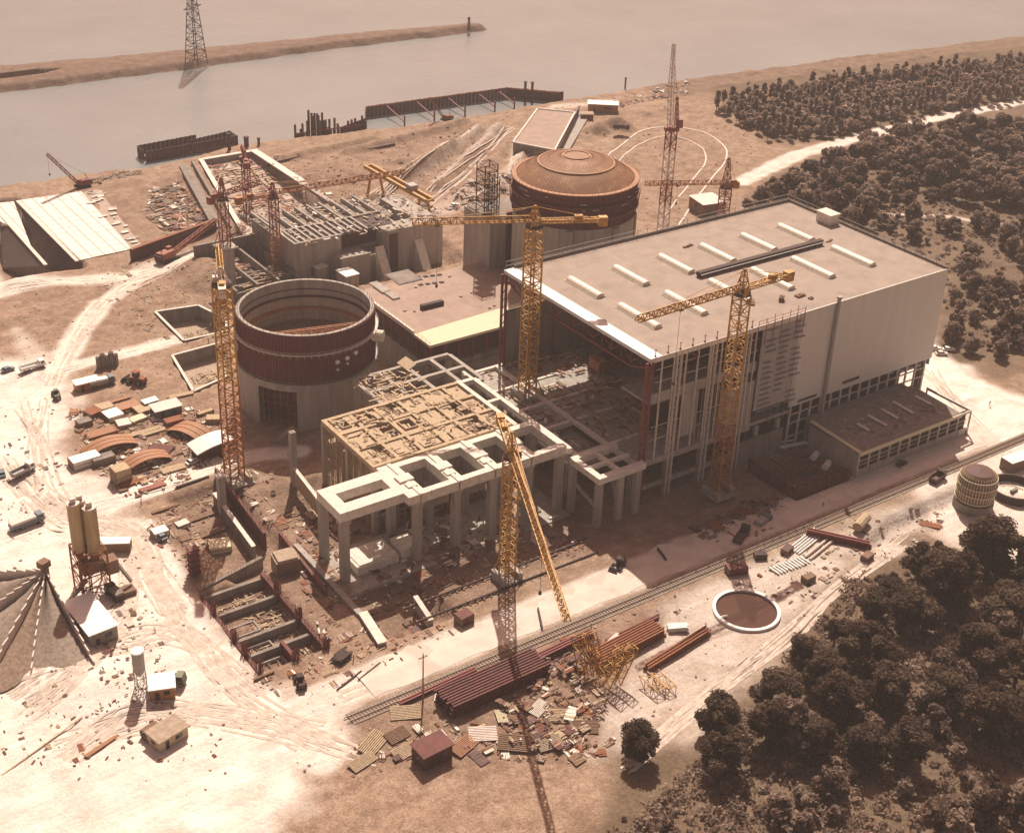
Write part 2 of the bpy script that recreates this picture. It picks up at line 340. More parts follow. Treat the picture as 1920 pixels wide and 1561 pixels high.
# darker churned earth around the works
for P, v in (([(120,770),(320,740),(420,790),(430,880),(240,930),(150,870)], .45), ([(250,1000),(420,900),(600,900),(640,1200),(470,1280),(360,1130)], .45), ([(640,1340),(900,1250),(1250,1120),(1330,1200),(1150,1420),(700,1440)], .5),
             ([(268,390),(290,345),(345,325),(400,340),(560,400),(820,360),(820,500),(420,500)], .45), ([(560,300),(830,230),(960,240),(860,380),(620,400)], .3), ([(1140,300),(1330,245),(1380,330),(1250,450)], .12), ([(150,350),(260,330),(330,440),(240,480)], .35), ([(30,530),(400,500),(410,600),(100,640)], .25), ([(260,1255),(330,1240),(370,1320),(200,1340),(150,1290)], .4)):
    drk = zone(drk, P, v, 8)
for r_, v in ((rect(94,222,112,257), .9), (rect(104,257,121,300), .6), (rect(126,220,200,290), .75), (rect(200,205,270,232), .35), (rect(197,398,262,450), .6), (rect(240,184,306,192), 1.0), (rect(250,211,268,228), 1)):
    drk = zone(drk, r_, v, 3, px=False)
drk = np.maximum(drk, np.where((X > 470), np.clip(1-(np.abs(wat+16)-10)/6, 0, 1)*.7, 0)); veg = np.where((X > 470) & (wat > -24), veg*.25, veg)
drk = np.maximum(drk, np.clip((ds+3)/4, 0, 1)*1.0); dust = np.where((lag > -3) & (ds > 0), .3, dust)
drk = np.maximum(drk, np.clip(1-np.abs(wat+2)/4, 0, 1)*.7); dust = np.where(wat > 2, 0, dust)
dust = np.clip(dust, 0, 1); nx, ny = X.shape
vv = np.stack([X.ravel(), Y.ravel(), H.ravel()], 1)
ii = (np.arange(nx-1)[:,None]*ny+np.arange(ny-1)[None]).ravel()
ff = np.stack([ii, ii+ny, ii+ny+1, ii+1], 1)
me = bpy.data.meshes.new('ground'); me.vertices.add(len(vv)); me.vertices.foreach_set('co', vv.ravel().astype(np.float32))
me.loops.add(ff.size); me.loops.foreach_set('vertex_index', ff.ravel().astype(np.int32)); me.polygons.add(len(ff)); me.polygons.foreach_set('loop_start', np.arange(0, ff.size, 4, dtype=np.int32)); me.polygons.foreach_set('use_smooth', np.ones(len(ff), bool))
me.update(calc_edges=True)
ca = me.color_attributes.new('zone', 'FLOAT_COLOR', 'POINT'); ca.data.foreach_set('color', np.stack([dust.ravel(), veg.ravel(), drk.ravel(), np.ones(nx*ny)], 1).ravel().astype(np.float32))
gm = bpy.data.materials.new('bare_earth'); gm.use_nodes = True; n = gm.node_tree; b = n.nodes['Principled BSDF']; b.inputs['Roughness'].default_value = .95; b.inputs['Specular IOR Level'].default_value = .2
at = n.nodes.new('ShaderNodeVertexColor'); at.layer_name = 'zone'; sp_ = n.nodes.new('ShaderNodeSeparateColor'); n.links.new(at.outputs[0], sp_.inputs[0]); tc = n.nodes.new('ShaderNodeTexCoord')
def noise(s, det=8, vec=None, r=.65):
    k = n.nodes.new('ShaderNodeTexNoise'); k.inputs['Scale'].default_value = s; k.inputs['Detail'].default_value = det; k.inputs['Roughness'].default_value = r; n.links.new(vec or tc.outputs['Object'], k.inputs['Vector']); return k.outputs[0]
def ramp(i, p0, c0, p1, c1):
    k = n.nodes.new('ShaderNodeValToRGB'); e = k.color_ramp.elements; e[0].position = p0; e[0].color = (*c0, 1); e[1].position = p1; e[1].color = (*c1, 1); n.links.new(i, k.inputs[0]); return k.outputs[0]
def mix(f, a, b_, bt='MIX'):
    k = n.nodes.new('ShaderNodeMix'); k.data_type = 'RGBA'; k.blend_type = bt
    for s, v in ((0, f), (6, a), (7, b_)):
        if isinstance(v, (float, int)): k.inputs[s].default_value = v
        elif isinstance(v, tuple): k.inputs[s].default_value = (*v, 1)
        else: n.links.new(v, k.inputs[s])
    return k.outputs[2]
mpx = n.nodes.new('ShaderNodeMapping'); mpx.inputs['Scale'].default_value = (.12, 1.3, 1); n.links.new(tc.outputs['Object'], mpx.inputs[0])
speck = ramp(noise(2.2, 6, None, .8), .35, (.62,.58,.55), .6, (1.12,1.12,1.12)); stain = ramp(noise(.16, 9, None, .75), .38, (.72,.66,.62), .6, (1.06,1.06,1.06))
dirt = mix(.55, ramp(noise(.05), .3, (.31,.22,.16), .7, (.45,.335,.25)), ramp(noise(.45, 10), .3, (.23,.155,.11), .72, (.54,.41,.31)))
dusty = mix(.5, ramp(noise(.08), .3, (.78,.70,.62), .7, (.93,.90,.84)), ramp(noise(.5, 9, mpx.outputs[0]), .3, (.64,.54,.46), .7, (.95,.93,.89)))
grass = mix(.5, ramp(noise(.06), .35, (.13,.09,.06), .65, (.27,.20,.135)), ramp(noise(1.2, 8), .35, (.075,.05,.034), .7, (.24,.175,.12)))
earth = mix(.5, ramp(noise(.3), .3, (.19,.125,.095), .7, (.33,.235,.18)), ramp(noise(1.4, 8), .35, (.12,.075,.055), .7, (.40,.30,.23)))
patch = ramp(noise(.11, 7, None, .7), .36, (.70,.70,.70), .56, (1,1,1)); patch2 = ramp(noise(.035, 5), .3, (.86,.86,.86), .6, (1,1,1))
df = mix(1.0, mix(1.0, sp_.outputs[0], patch, 'MULTIPLY'), patch2, 'MULTIPLY'); dfm = n.nodes.new('ShaderNodeMath'); dfm.operation = 'MULTIPLY'; dfm.use_clamp = True; dfm.inputs[1].default_value = 1.12; n.links.new(df, dfm.inputs[0])
c = mix(sp_.outputs[2], dirt, earth); c = mix(.85, c, speck, 'MULTIPLY'); c = mix(.8, c, stain, 'MULTIPLY'); c = mix(dfm.outputs[0], c, dusty); c = mix(sp_.outputs[1], c, grass); c = mix(.4, c, speck, 'MULTIPLY'); c = mix(.25, c, stain, 'MULTIPLY')
n.links.new(c, b.inputs['Base Color']); bp = n.nodes.new('ShaderNodeBump'); bp.inputs['Strength'].default_value = .7; bp.inputs['Distance'].default_value = .5; n.links.new(noise(.9, 10), bp.inputs['Height']); n.links.new(bp.outputs[0], b.inputs['Normal'])
me.materials.append(gm); g_ = bpy.data.objects.new('ground', me); COL.objects.link(g_); tag(g_, kind='structure')
# river
wm = bpy.data.materials.new('river_water'); wm.use_nodes = True; n = wm.node_tree; b = n.nodes['Principled BSDF']; b.inputs['Roughness'].default_value = .16
b.inputs['Base Color'].default_value = (.30,.235,.18,1); tc = n.nodes.new('ShaderNodeTexCoord'); cc = ramp(noise(.012, 6), .3, (.21,.235,.24), .7, (.27,.295,.295)); n.links.new(cc, b.inputs['Base Color'])
bp = n.nodes.new('ShaderNodeBump'); bp.inputs['Strength'].default_value = .5; bp.inputs['Distance'].default_value = .8; n.links.new(noise(.22, 8), bp.inputs['Height']); n.links.new(bp.outputs[0], b.inputs['Normal'])
mb = MB(); mb.add([(-6800,551,-3),(300,551,-3),(520,548,-3),(650,532,-3),(800,515,-3),(6800,280,-3),(6800,6800,-3),(-6800,6800,-3)], [tuple(range(8))]); struct('river', mb, wm)
# painted / kerb ribbons draped on the ground
def smooth_line(P, k=6):
    out = []
    for i in range(len(P)-1):
        p0 = P[max(i-1,0)]; p1 = P[i]; p2 = P[i+1]; p3 = P[min(i+2, len(P)-1)]
        for t in range(k):
            t /= k; out.append(tuple(.5*((2*b_)+(c_-a)*t+(2*a-5*b_+4*c_-d)*t*t+(-a+3*b_-3*c_+d)*t**3) for a, b_, c_, d in zip(p0, p1, p2, p3)))
    return out+[tuple(P[-1])]
def ribbon(name, pts, wd, m, z=.12, h=.15, kind='structure', px=True):
    P = smooth_line([tuple(G(*p)[:2]) for p in pts] if px else pts); mb = MB(); L = []
    for i, p in enumerate(P):
        a = Vector(P[max(i-1,0)]); c_ = Vector(P[min(i+1,len(P)-1)]); d = (c_-a).normalized(); nn = Vector((-d.y, d.x))*wd/2; zz = hz(*p)+z
        L.append([(p[0]-nn.x, p[1]-nn.y, zz), (p[0]+nn.x, p[1]+nn.y, zz), (p[0]+nn.x, p[1]+nn.y, zz-h-.5), (p[0]-nn.x, p[1]-nn.y, zz-h-.5)])
    for a, c_ in zip(L[:-1], L[1:]): mb.add(a+c_, [(0,1,5,4),(1,2,6,5),(3,0,4,7)])
    return struct(name, mb, m)
ribbon('road_kerb', [(1128,302),(1170,268),(1205,245),(1262,238),(1322,250),(1358,276),(1360,302),(1335,335),(1300,380),(1262,440)], .7, MT['conc_new'], .2)
ribbon('road_kerb', [(1158,305),(1192,274),(1235,259),(1288,263),(1318,281),(1322,306),(1298,338),(1262,385),(1235,420)], .6, MT['conc_new'], .2)
rdm = mat('packed_gravel', (.66,.585,.51), .95, .12, .25, bump=.2, spots=((.56,.475,.40), .12, .54)); rdp = []
mb = MB(); xs = np.arange(112, 326, 2.5)
for i, x in enumerate(xs): rdp.append(((x, 202.4+random.uniform(-.4,.4)), (x, 213.2+random.uniform(-.8,.8)-(1.5 if 198 > x > 128 else 0))))
for (a, b_), (c_, d) in zip(rdp[:-1], rdp[1:]): mb.add([(*a,hz(*a)+.06),(*c_,hz(*c_)+.06),(c_[0],207.5,.25),(a[0],207.5,.25),(*d,hz(*d)+.06),(*b_,hz(*b_)+.06)], [(0,1,2,3),(3,2,4,5)])
struct('haul_road', mb, rdm)

# wheel ruts pressed into the dust: thin strips following the tracks
def ruts(lines, m):
    mb = MB()
    for pts in lines:
        P = smooth_line([tuple(G(*p)[:2]) for p in pts], 8); off = random.uniform(-.8,.8)
        for s in (-1,1):
            L = []
            for i, p in enumerate(P):
                a = Vector(P[max(i-1,0)]); c_ = Vector(P[min(i+1,len(P)-1)]); d = (c_-a).normalized(); nn = Vector((-d.y,d.x)); q = Vector(p)+nn*(s*1.0+off); wd = .2+.16*random.random(); z = max(hz(q.x+nn.x*wd, q.y+nn.y*wd), hz(q.x,q.y))+.05
                L.append([(q.x-nn.x*wd,q.y-nn.y*wd,z),(q.x+nn.x*wd,q.y+nn.y*wd,z)])
            for i, (a, c_) in enumerate(zip(L[:-1], L[1:])):
                if random.random() < .97: mb.add([a[0],a[1],c_[1],c_[0]], [(0,1,2,3)])
    struct('wheel_ruts', mb, m)
def jl_(base, n_, dx, dy): return [[(x+random.uniform(-dx,dx), y+random.uniform(-dy,dy)) for x, y in base] for _ in range(n_)]
rt1 = [(95,720),(135,640),(180,580),(240,535),(330,500),(400,478)]; rt2 = [(250,1000),(300,1110),(400,1260),(560,1370),(700,1420)]; rt3 = [(640,1300),(820,1235),(1000,1165),(1180,1095)]; rt4 = [(0,1010),(150,960),(300,915),(430,868),(560,846)]; rt5 = [(60,760),(70,850),(110,940),(240,1000),(290,1090)]; rt6 = [(1170,1440),(1330,1310),(1480,1190),(1560,1120),(1680,1010)]; rt7 = [(80,700),(250,655),(420,612)]; rt8 = [(0,545),(90,528),(240,518),(380,475)]; rt9 = [(1740,700),(1800,760),(1880,850)]; rtA = [(10,1290),(140,1240),(260,1200),(350,1190),(480,1290)]; rtB = [(1290,900),(1330,1050),(1250,1110),(1120,1150)]; rtC = [(960,330),(975,270),(1010,220),(1060,195)]
rtD = [(20,860),(110,960),(250,1010),(330,1150)]; rtE = [(120,1400),(260,1340),(420,1330),(600,1380)]; rtF = [(700,380),(800,310),(900,245)]; rtG = [(60,1330),(160,1250),(250,1130),(240,1010)]; rtH = [(780,390),(880,310),(960,240)]
ruts(jl_(rt1,5,8,7)+jl_(rtD,7,30,22)+jl_(rtE,8,26,26)+jl_(rtF,4,12,6)+jl_(rtG,7,18,18)+jl_(rtH,4,12,6)+jl_(rt2,6,22,10)+jl_(rt3,4,5,9)+jl_(rt5,5,25,14)+jl_(rt6,5,14,12)+jl_(rtA,5,16,20)+jl_(rt9,3,14,8)+jl_(rtC,3,5,4), mat('rut_earth', (.60,.51,.43), .95, .3, .5, bump=.3))
ruts(jl_(rt1,4,7,6)+jl_(rt4,3,6,5)+jl_(rt7,3,6,5)+jl_(rt8,4,6,5)+jl_(rt3,2,5,6), mat('rut_dust', (.78,.70,.61), .95, .12, .5, bump=.2))
# ================================================================= RAILWAY
rw = thing('railway_track', (104, 199, 0), 'single railway track on timber sleepers running beside the haul road', 'railway')
mb = MB(); mb.prism([(0,-1.9),(330,-1.9),(330,1.9),(0,1.9)], .02, .16); mesh_obj('ballast_bed', mb, MT['gravel'], rw)
mb = MB()
for i in range(0, 400): mb.bx(i*.8, -1.3, .16, i*.8+.26, 1.3, .32)
tag(mesh_obj('sleepers', mb, MT['timber_d'], rw), kind='stuff')
for s in (-.76, .76): mb = MB(); mb.bx(-1, s-.08, .32, 330, s+.08, .5); mesh_obj('rail', mb, MT['rail'], rw)
# ================================================================= TURBINE HALL
X0, X1, Y0, Y1, ZR = 209.5, 323.3, 231.5, 297.0, 43.8
hall = thing('machine_hall', (X0, Y0, 0), 'huge half-clad machine hall with long flat roof, skylight strips and open left end', 'building')
hall.location = (0,0,0)
def hp(name, mb, m, par=hall, lab=None): o = mesh_obj(name, mb, m, par); return tag(o, lab) if lab else o
mb = MB(); mb.bx(X0+3.4, Y0-.2, ZR-.7, X1, Y1, ZR); hp('roof', mb, MT['roof'])
mb = MB(); mb.bx(X0-.6, Y0-.35, ZR-.9, X0+3.4, Y1+.1, ZR+.12); hp('roof_edge', mb, MT['flash'], lab='pale zinc edge strip along the open end of the roof')
mb = MB(); mb.bx(X0-.5, Y0-.4, ZR-1.3, 262, Y0-.2, ZR+.1); hp('eaves_fascia', mb, MT['conc_new'])
def skylight(x, y0, y1):
    mb = MB(); n = 8; wd = 1.5
    prof = [(-wd, 0)]+[(-wd*math.cos(math.pi*k/n), .1+1.15*math.sin(math.pi*k/n)) for k in range(n+1)]+[(wd, 0)]
    vs = [(x+a, y0, ZR+h) for a, h in prof]+[(x+a, y1, ZR+h) for a, h in prof]; L = len(prof)
    mb.add(vs, [(i, i+1, L+i+1, L+i) for i in range(L-1)]+[tuple(range(L))[::-1], tuple(range(L, 2*L))]); o = hp('skylight', mb, SKY)
    mb = MB(); mb.bx(x-wd-.2, y0-.25, ZR, x+wd+.2, y1+.25, ZR+.22); mesh_obj('skylight_kerb', mb, MT['conc_new'], o)
SKY = mat('skylight_glazing', (.74,.66,.54), .4, .1, .6, lines=[(1,1.6,(.52,.45,.37),.12)])
for x in (221.4, 237.9, 254.9, 271.3, 288.2, 304.2): skylight(x, 267.8, 282.0)
for x in (222.5, 239, 255.5, 272, 288.5, 305.6): skylight(x, 244.4, 260.4)
mb = MB(); mb.bx(254.5, 264.0, ZR+.5, 305, 265.6, ZR+1.6)
for i in range(18): mb.bx(255+i*2.9, 263.9, ZR, 255.4+i*2.9, 265.7, ZR+.5)
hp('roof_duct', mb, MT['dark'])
mb = MB(); mb.bx(254.6, 263.4, ZR+.9, 305, 263.75, ZR+1.15); hp('roof_pipe', mb, MT['steel'])
mb = MB(); mb.rb((320.5, 277.2, ZR+1.6), (4, 6, 3.2)); mb.bx(318.2, 274, ZR+3.2, 322.8, 280.4, ZR+3.45); hp('roof_plant_room', mb, MT['conc_new'])
def railing(mb, p, q, z, hgt=1.5, st=3):
    p = Vector((*p, z)); q = Vector((*q, z)); n = max(1, int((q-p).length/st))
    for k in (1, .5): mb.bar(p+Vector((0,0,hgt*k)), q+Vector((0,0,hgt*k)), .09)
    for i in range(n+1): c = p.lerp(q, i/n); mb.bar(c, c+Vector((0,0,hgt)), .09)
mb = MB(); railing(mb, (X0, Y1), (X1, Y1), ZR, 2.6, 4); railing(mb, (X1, Y1), (X1, Y0), ZR, 2.2, 4); hp('roof_railing', mb, MT['steel'])
mb = MB(); mb.bx(X0+3, Y1-.1, ZR, X1+.1, Y1+.2, ZR+.9); mb.bx(X1-.1, Y0-.2, ZR, X1+.25, Y1+.1, ZR+.7); hp('roof_parapet', mb, MT['conc_dark'])
mb = MB()
for i in range(9):
    x = 211+i*4.2; mb.bx(x-.2, Y0+.1, ZR, x+.2, Y0+.5, ZR+.35); mb.bar((x, Y0+.3, ZR), (x, Y0+.3, ZR+2.2), .14); mb.bar((x-.5, Y0+.3, ZR+1.8), (x+.5, Y0+.3, ZR+1.8), .1)
hp('edge_post', mb, MT['steel_red'])
# small stuff on the roof near the scaffold
mb = MB()
for i in range(7):
    x = 246+i*2.9; mb.bar((x, Y0-.8, ZR-6), (x, Y0-.8, ZR+random.uniform(1.5,3.2)), .12)
    if i < 6:
        for z in (ZR+.9, ZR+1.9): mb.bar((x, Y0-.8, z), (x+2.9, Y0-.8, z+random.uniform(-.2,.2)), .1)
hp('edge_scaffold', mb, MT['steel_red'])
for (px_, py_, l, w_, h_) in ((1500,555,3,1.6,.5),(1465,563,2,1.5,1.2),(1520,560,1.2,1.2,.4),(1410,568,3.4,1.2,.5),(1290,462,4,.7,.4),(1555,452,3.2,.7,.3)):
    p = G(px_, py_, ZR); mb = MB(); mb.rb((p.x, p.y, ZR+h_/2), (l, w_, h_), random.random()); mb.rb((p.x+.3, p.y, ZR+h_+.1), (l*.5, w_*.7, .2), random.random()); hp('roof_material_pile', mb, MT['timber_d'])
# near wall: white cladding, grey scaffolded cladding
mb = MB(); mb.bx(262.5, Y0-.45, 14.5, X1+.2, Y0-.1, ZR+.25); hp('cladding', mb, MT['wall_white'], lab='smooth cream wall cladding')
mb = MB(); mb.bx(248.5, Y0-.32, 17.3, 262.45, Y0-.05, ZR-.2); hp('cladding', mb, MT['wall_grey'], lab='grey unfinished wall cladding with scaffold ledges')
mb = MB()
for c in range(3):
    x = 249.5+c*5.2
    for k in range(16):
        z = 17+k*1.65
        if random.random() < .86: mb.bx(x+random.uniform(0,.6), Y0-1.0, z, x+random.uniform(3.2,4.9), Y0-.33, z+.14)
for i in range(6): mb.bar((249.2+i*2.7, Y0-1.05, 12), (249.2+i*2.7, Y0-1.05, ZR+1), .09)
hp('wall_scaffold', mb, MT['steel'])
mb = MB(); mb.bx(X1-.1, Y0, 12, X1+.2, Y1, ZR+.1); hp('end_wall', mb, MT['wall_white'])
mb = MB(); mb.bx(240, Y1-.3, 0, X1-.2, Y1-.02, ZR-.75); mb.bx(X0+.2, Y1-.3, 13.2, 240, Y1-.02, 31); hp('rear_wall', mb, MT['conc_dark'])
mb = MB(); mb.bx(284, Y0-.6, 16.2, 291, Y0-.45, 17.1); mb.bx(266, Y0-.6, 15.3, 273.5, Y0-.45, 16.0); hp('wall_vent', mb, MT['dark'])
# frame columns on the near side
mb = MB()
for i in range(10):
    x = 213.6+i*4.15
    if x > 248: break
    mb.bx(x-.16, Y0+.1, 13, x+.16, Y0+.45, ZR-.9)
mb2 = MB()
for x in (219.2, 231.5, 243.8):
    for d in (-.7, .7): mb2.bx(x+d-.2, Y0-.25, 0, x+d+.2, Y0+.35, ZR-.9)
    z = 1
    while z < ZR-3: mb2.bar((x-.7, Y0, z), (x+.7, Y0, z+1.8), .12); mb2.bar((x+.7, Y0, z+1.8), (x-.7, Y0, z+3.6), .12); z += 3.6
hp('facade_mullions', mb, MT['steel_pale']); hp('lattice_columns', mb2, MT['steel_pale'])
mb = MB(); cx_ = 208.9
for d in (-.8, .8): mb.bx(cx_+d-.28, Y0-.5, 0, cx_+d+.28, Y0+.1, ZR-.9)
z = 1
while z < ZR-3: mb.bar((cx_-.8, Y0-.2, z), (cx_+.8, Y0-.2, z+1.7), .16); mb.bar((cx_+.8, Y0-.2, z+1.7), (cx_-.8, Y0-.2, z+3.4), .16); z += 3.4
hp('corner_column', mb, MT['steel_red'], lab='dark red steel corner column at the open near corner')
mb = MB()
for d in (-.7, .7): mb.bx(cx_+d-.3, Y1-.6, 0, cx_+d+.3, Y1, ZR-.9)
z = 1
while z < ZR-4: mb.bar((cx_-.7, Y1-.3, z), (cx_+.7, Y1-.3, z+2.5), .15); z += 2.5
hp('corner_column', mb, MT['steel_red'], lab='dark red steel column at the open rear corner')
# roof trusses (open end + a few inside)
for x in (X0+.3, 225.5, 241.5, 257.5, 273.5, 289.5, 305.5):
    mb = MB(); zt, zb = ZR-1.1, ZR-5.6; mb.bar((x, Y0, zt), (x, Y1, zt), .5); mb.bar((x, Y0, zb+2.6), (x, Y0+8, zb), .4); mb.bar((x, Y0+8, zb), (x, Y1-8, zb), .45); mb.bar((x, Y1-8, zb), (x, Y1, zb+2.6), .4)
    n = 16
    for i in range(n):
        ya = Y0+(Y1-Y0)*i/n; yb = Y0+(Y1-Y0)*(i+1)/n; mb.bar((x, ya, zt if i % 2 else zb+1.2), (x, yb, zb+1.2 if i % 2 else zt), .25); mb.bar((x, yb, zt), (x, yb, zb+.6), .2)
    hp('roof_truss', mb, MT['steel_red'])
mb = MB()
for i in range(12): mb.bar((X0, Y0+2+i*5.5, ZR-.95), (X1-1, Y0+2+i*5.5, ZR-.95), .3)
hp('purlins', mb, MT['steel_red'])
# floors and slab edges
mb = MB(); mb.bx(207.9, Y0, 11.3, 248.4, Y0+8, 13.0); mb.bx(207.9, Y0+8.0, 12.2, 322, Y1-1, 13.02); mb.bx(248.4, Y0+.5, 12, 322, Y0+8, 13.0); hp('operating_floor', mb, MT['conc'])
mb = MB(); mb.bx(210.6, Y0+.5, 29.6, 248.3, Y0+12, 30.1); mb.bx(210.6, Y0+.5, 30.1, 248.3, Y0+.9, 32.7); hp('upper_gallery', mb, MT['conc'])
mb = MB(); mb.bx(236, Y0+.2, 13.05, 248.3, Y0+.6, 27); hp('concrete_panel', mb, MT['conc']); mb = MB(); mb.bx(222.4, Y0+.46, 16.6, 227.6, Y0+.9, 29.5); hp('concrete_panel', mb, MT['conc'])
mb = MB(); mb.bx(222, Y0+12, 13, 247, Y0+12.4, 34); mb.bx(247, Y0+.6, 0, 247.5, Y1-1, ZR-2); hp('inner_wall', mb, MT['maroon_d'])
mb = MB()
for z in (18.5, 22.5, 35.8, 39.5): mb.bx(212, Y0+.5, z, 248.4, Y0+.7, z+.16)
for i in range(14): x = 228+i*1.5; mb.bx(x, Y0+.7, 13.1, x+.1, Y0+.8, 29)
hp('window_rails', mb, MT['steel_pale'])
mb = MB()
for x in (219, 231.3, 243.5, 252, 260.5):
    mb.bx(x-.6, Y0+.6, -.5, x+.6, Y0+1.8, 11.2)
mb.bx(208, Y0+.7, 3.4, 243, Y0+1.6, 4.6); hp('ground_floor_frame', mb, MT['conc'])
mb = MB(); mb.bx(242, Y0-.2, -3, 262, Y0+.3, 8.2); hp('retaining_wall', mb, MT['conc_dark'])
mb = MB()
for i in range(15): x = 264+i*4.1; mb.bx(x-.25, Y0-.1, -.2, x+.25, Y0+.4, 14.4)
for z in (4.0, 8.4, 11.3): mb.bx(264, Y0-.05, z, 322, Y0+.3, z+.3)
hp('window_band', mb, MT['steel_pale'])
mb = MB(); mb.bx(264, Y0+.5, 8.1, 311, Y0+.7, 14); mb.bx(264, Y0+5, 0, 311, Y0+5.2, 12); hp('window_panes', mb, MT['glass'])
mb = MB(); mb.tube((276.2, Y0-1.1, 2.5), (276.2, Y0-1.1, ZR+1.8), .55, 12); mb.tube((276.2, Y0-1.1, ZR+1.8), (276.2, Y0-1.1, ZR+2.4), .75, 12); hp('flue_pipe', mb, MT['steel'])
mb = MB(); mb.bx(320.4, Y0+.5, 0, 322.6, Y0+2.7, 14.4); hp('corner_stair', mb, MT['conc_dark'])
mb = MB(); mb.bx(316, Y0+10, 0, 317.4, Y0+11.4, 12); hp('ground_floor_column', mb, MT['conc_dark'])
# floor slab and clutter in the open bays left of the hall (crane C stands here)
dk = thing('operating_deck', (0,0,0), 'rough concrete deck at the open end of the machine hall, strewn with planks', 'floor slab')
mb = MB(); mb.bx(196, 260, 11.6, 207.7, 299, 12.4); mb.bx(193.5, 243, 11.0, 200, 260, 12.0); mb.bx(200, 243, 9.2, 207.7, 260, 10.0); mesh_obj('slab', mb, MT['conc'], dk)
mb = MB()
for y in (243.5, 259, 271, 284, 297):
    mb.bx(195.4, y-.6, 12.0, 221, y+.5, 13.4)
mb.bx(206.5, 232, 12.6, 207.8, 297, 13.6); mb.bx(196.2, 243, 12.3, 197.4, 299, 13.5); mesh_obj('beams', mb, MT['conc_new'], dk)
mb = MB()
for x in (197, 207): 
    for y in (233, 247, 262, 275, 288, 298): mb = MB(); mb.bx(x-.6, y-.6, -3, x+.6, y+.6, 11.0 if x > 200 or y > 260 else 10.9); mesh_obj('column', mb, MT['conc'], dk)
# small concrete frame in front
cf = thing('portal_structure', (0,0,0), 'small free-standing concrete portal frame just left of the red corner column', 'frame')
mb = MB(); mb.bx(192.4, 228.2, 13.3, 208, 230.0, 15.1); mb.bx(192.4, 230.0, 13.3, 194.2, 241, 15.1); mb.bx(194.2, 239.4, 13.3, 207.6, 241, 15.1); mb.bx(199.6, 230, 13.9, 200.8, 239.4, 14.9); mb.bx(194.2, 234.2, 13.9, 207.4, 235.4, 14.8); mesh_obj('top_beams', mb, MT['conc_new'], cf)
for x, y in ((193.3,229.1),(193.3,240.2),(206,229.1),(200.2,229.1)): mb = MB(); mb.bx(x-.85, y-.8, -2, x+.85, y+.8, 13.3); mesh_obj('column', mb, MT['conc'], cf)
mb = MB(); mb.bar((193.4,240,8),(193.4,230,5.4),.7); mesh_obj('brace', mb, MT['conc'], cf); mb = MB(); mb.bar((206,240,8),(200.3,230,4.4),.7); mesh_obj('brace', mb, MT['conc'], cf)
# ================================================================= ANNEX
an = thing('annex_building', (0,0,0), 'low lean-to annex with white framed windows and strips on its dark flat roof', 'building')
RF2 = mat('dark_roof_felt', (.24,.20,.18), .95, .3, .5, bump=.3, spots=((.40,.33,.27), .6, .60))
mb = MB(); ax0, ax1, ay0, ay1 = 269.6, 313, 209.6, 228.5
mb.add([(ax0,ay0,7.8),(ax1,ay0,7.8),(ax1,ay1,8.6),(ax0,ay1,8.6),(ax0,ay0,8.25),(ax1,ay0,8.25),(ax1,ay1,9.1),(ax0,ay1,9.1)], MB.BF); mesh_obj('roof', mb, RF2, an)
mb = MB(); mb.bx(ax0+.05, ay0-.35, 7.3, ax1, ay0-.003, 8.3); mb.bar((ax0+.4, ay0, 8.4), (ax0+.4, ay1, 9.25), 1.1, .3); mesh_obj('roof_edge', mb, MT['cream'], an)
for i, x in enumerate((281, 287, 293.5, 300, 308)): 
    mb = MB(); l = (4.5,7,6.5,8,6)[i]; mb.rb((x+random.uniform(-.5,.5), 219+random.uniform(-1,2), 9.1), (.9, l, .35), random.uniform(-.06,.06)); mesh_obj('roof_strip', mb, MT['conc_new'], an)
mb = MB()
for k in range(60): mb.rb((random.uniform(275,309), random.uniform(212,226), 8.85), (random.uniform(.3,1.6), random.uniform(.2,.6), .25), random.random()*3)
tag(mesh_obj('roof_rubble', mb, MT['timber_d'], an), kind='stuff')
mb = MB(); mb.bx(ax0+.3, ay0+.1, -1.2, ax1, ay0+.4, 2.6); mb.bx(ax0+.3, ay0+.5, -1, ax0+.6, ay1, 7.8); mesh_obj('wall', mb, MT['conc'], an)
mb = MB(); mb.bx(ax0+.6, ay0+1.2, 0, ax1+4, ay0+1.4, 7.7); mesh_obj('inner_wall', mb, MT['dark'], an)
for i in range(11): mb = MB(); x = ax0+.5+i*4.2; mb.bx(x-.2, ay0-.0, 2.6, x+.2, ay0+.42, 7.75); mb.bx(x+.2, ay0+.1, 5.2, x+4.0, ay0+.3, 5.38); mb.bx(x+.2, ay0+.1, 3.9, x+4.0, ay0+.3, 4.02); mesh_obj('window_frame', mb, MT['steel_pale'], an)
mb = MB(); mb.bx(ax1+.1, ay0+.2, 7.2, ax1+5, ay0+.5, 7.9); mb.bx(ax1+4.6, ay0+.5, 7.2, ax1+5, ay1-2, 7.9); mb.bx(ax1+4.6, ay0+.1, 0, ax1+5, ay0+.45, 7.2); mb.bx(ax1+.4, ay0+.12, -.3, ax1+5, ay0+.4, 2.4); mb.bx(ax1+4.6, ay1-2.4, 0, ax1+5, ay1-2, 7.2); mesh_obj('porch_frame', mb, MT['steel_pale'], an)
mb = MB(); mb.bx(270.5, ay1+.1, 3, 311, Y0-.5, 9.2); mesh_obj('rear_gutter_wall', mb, MT['conc_dark'], an)
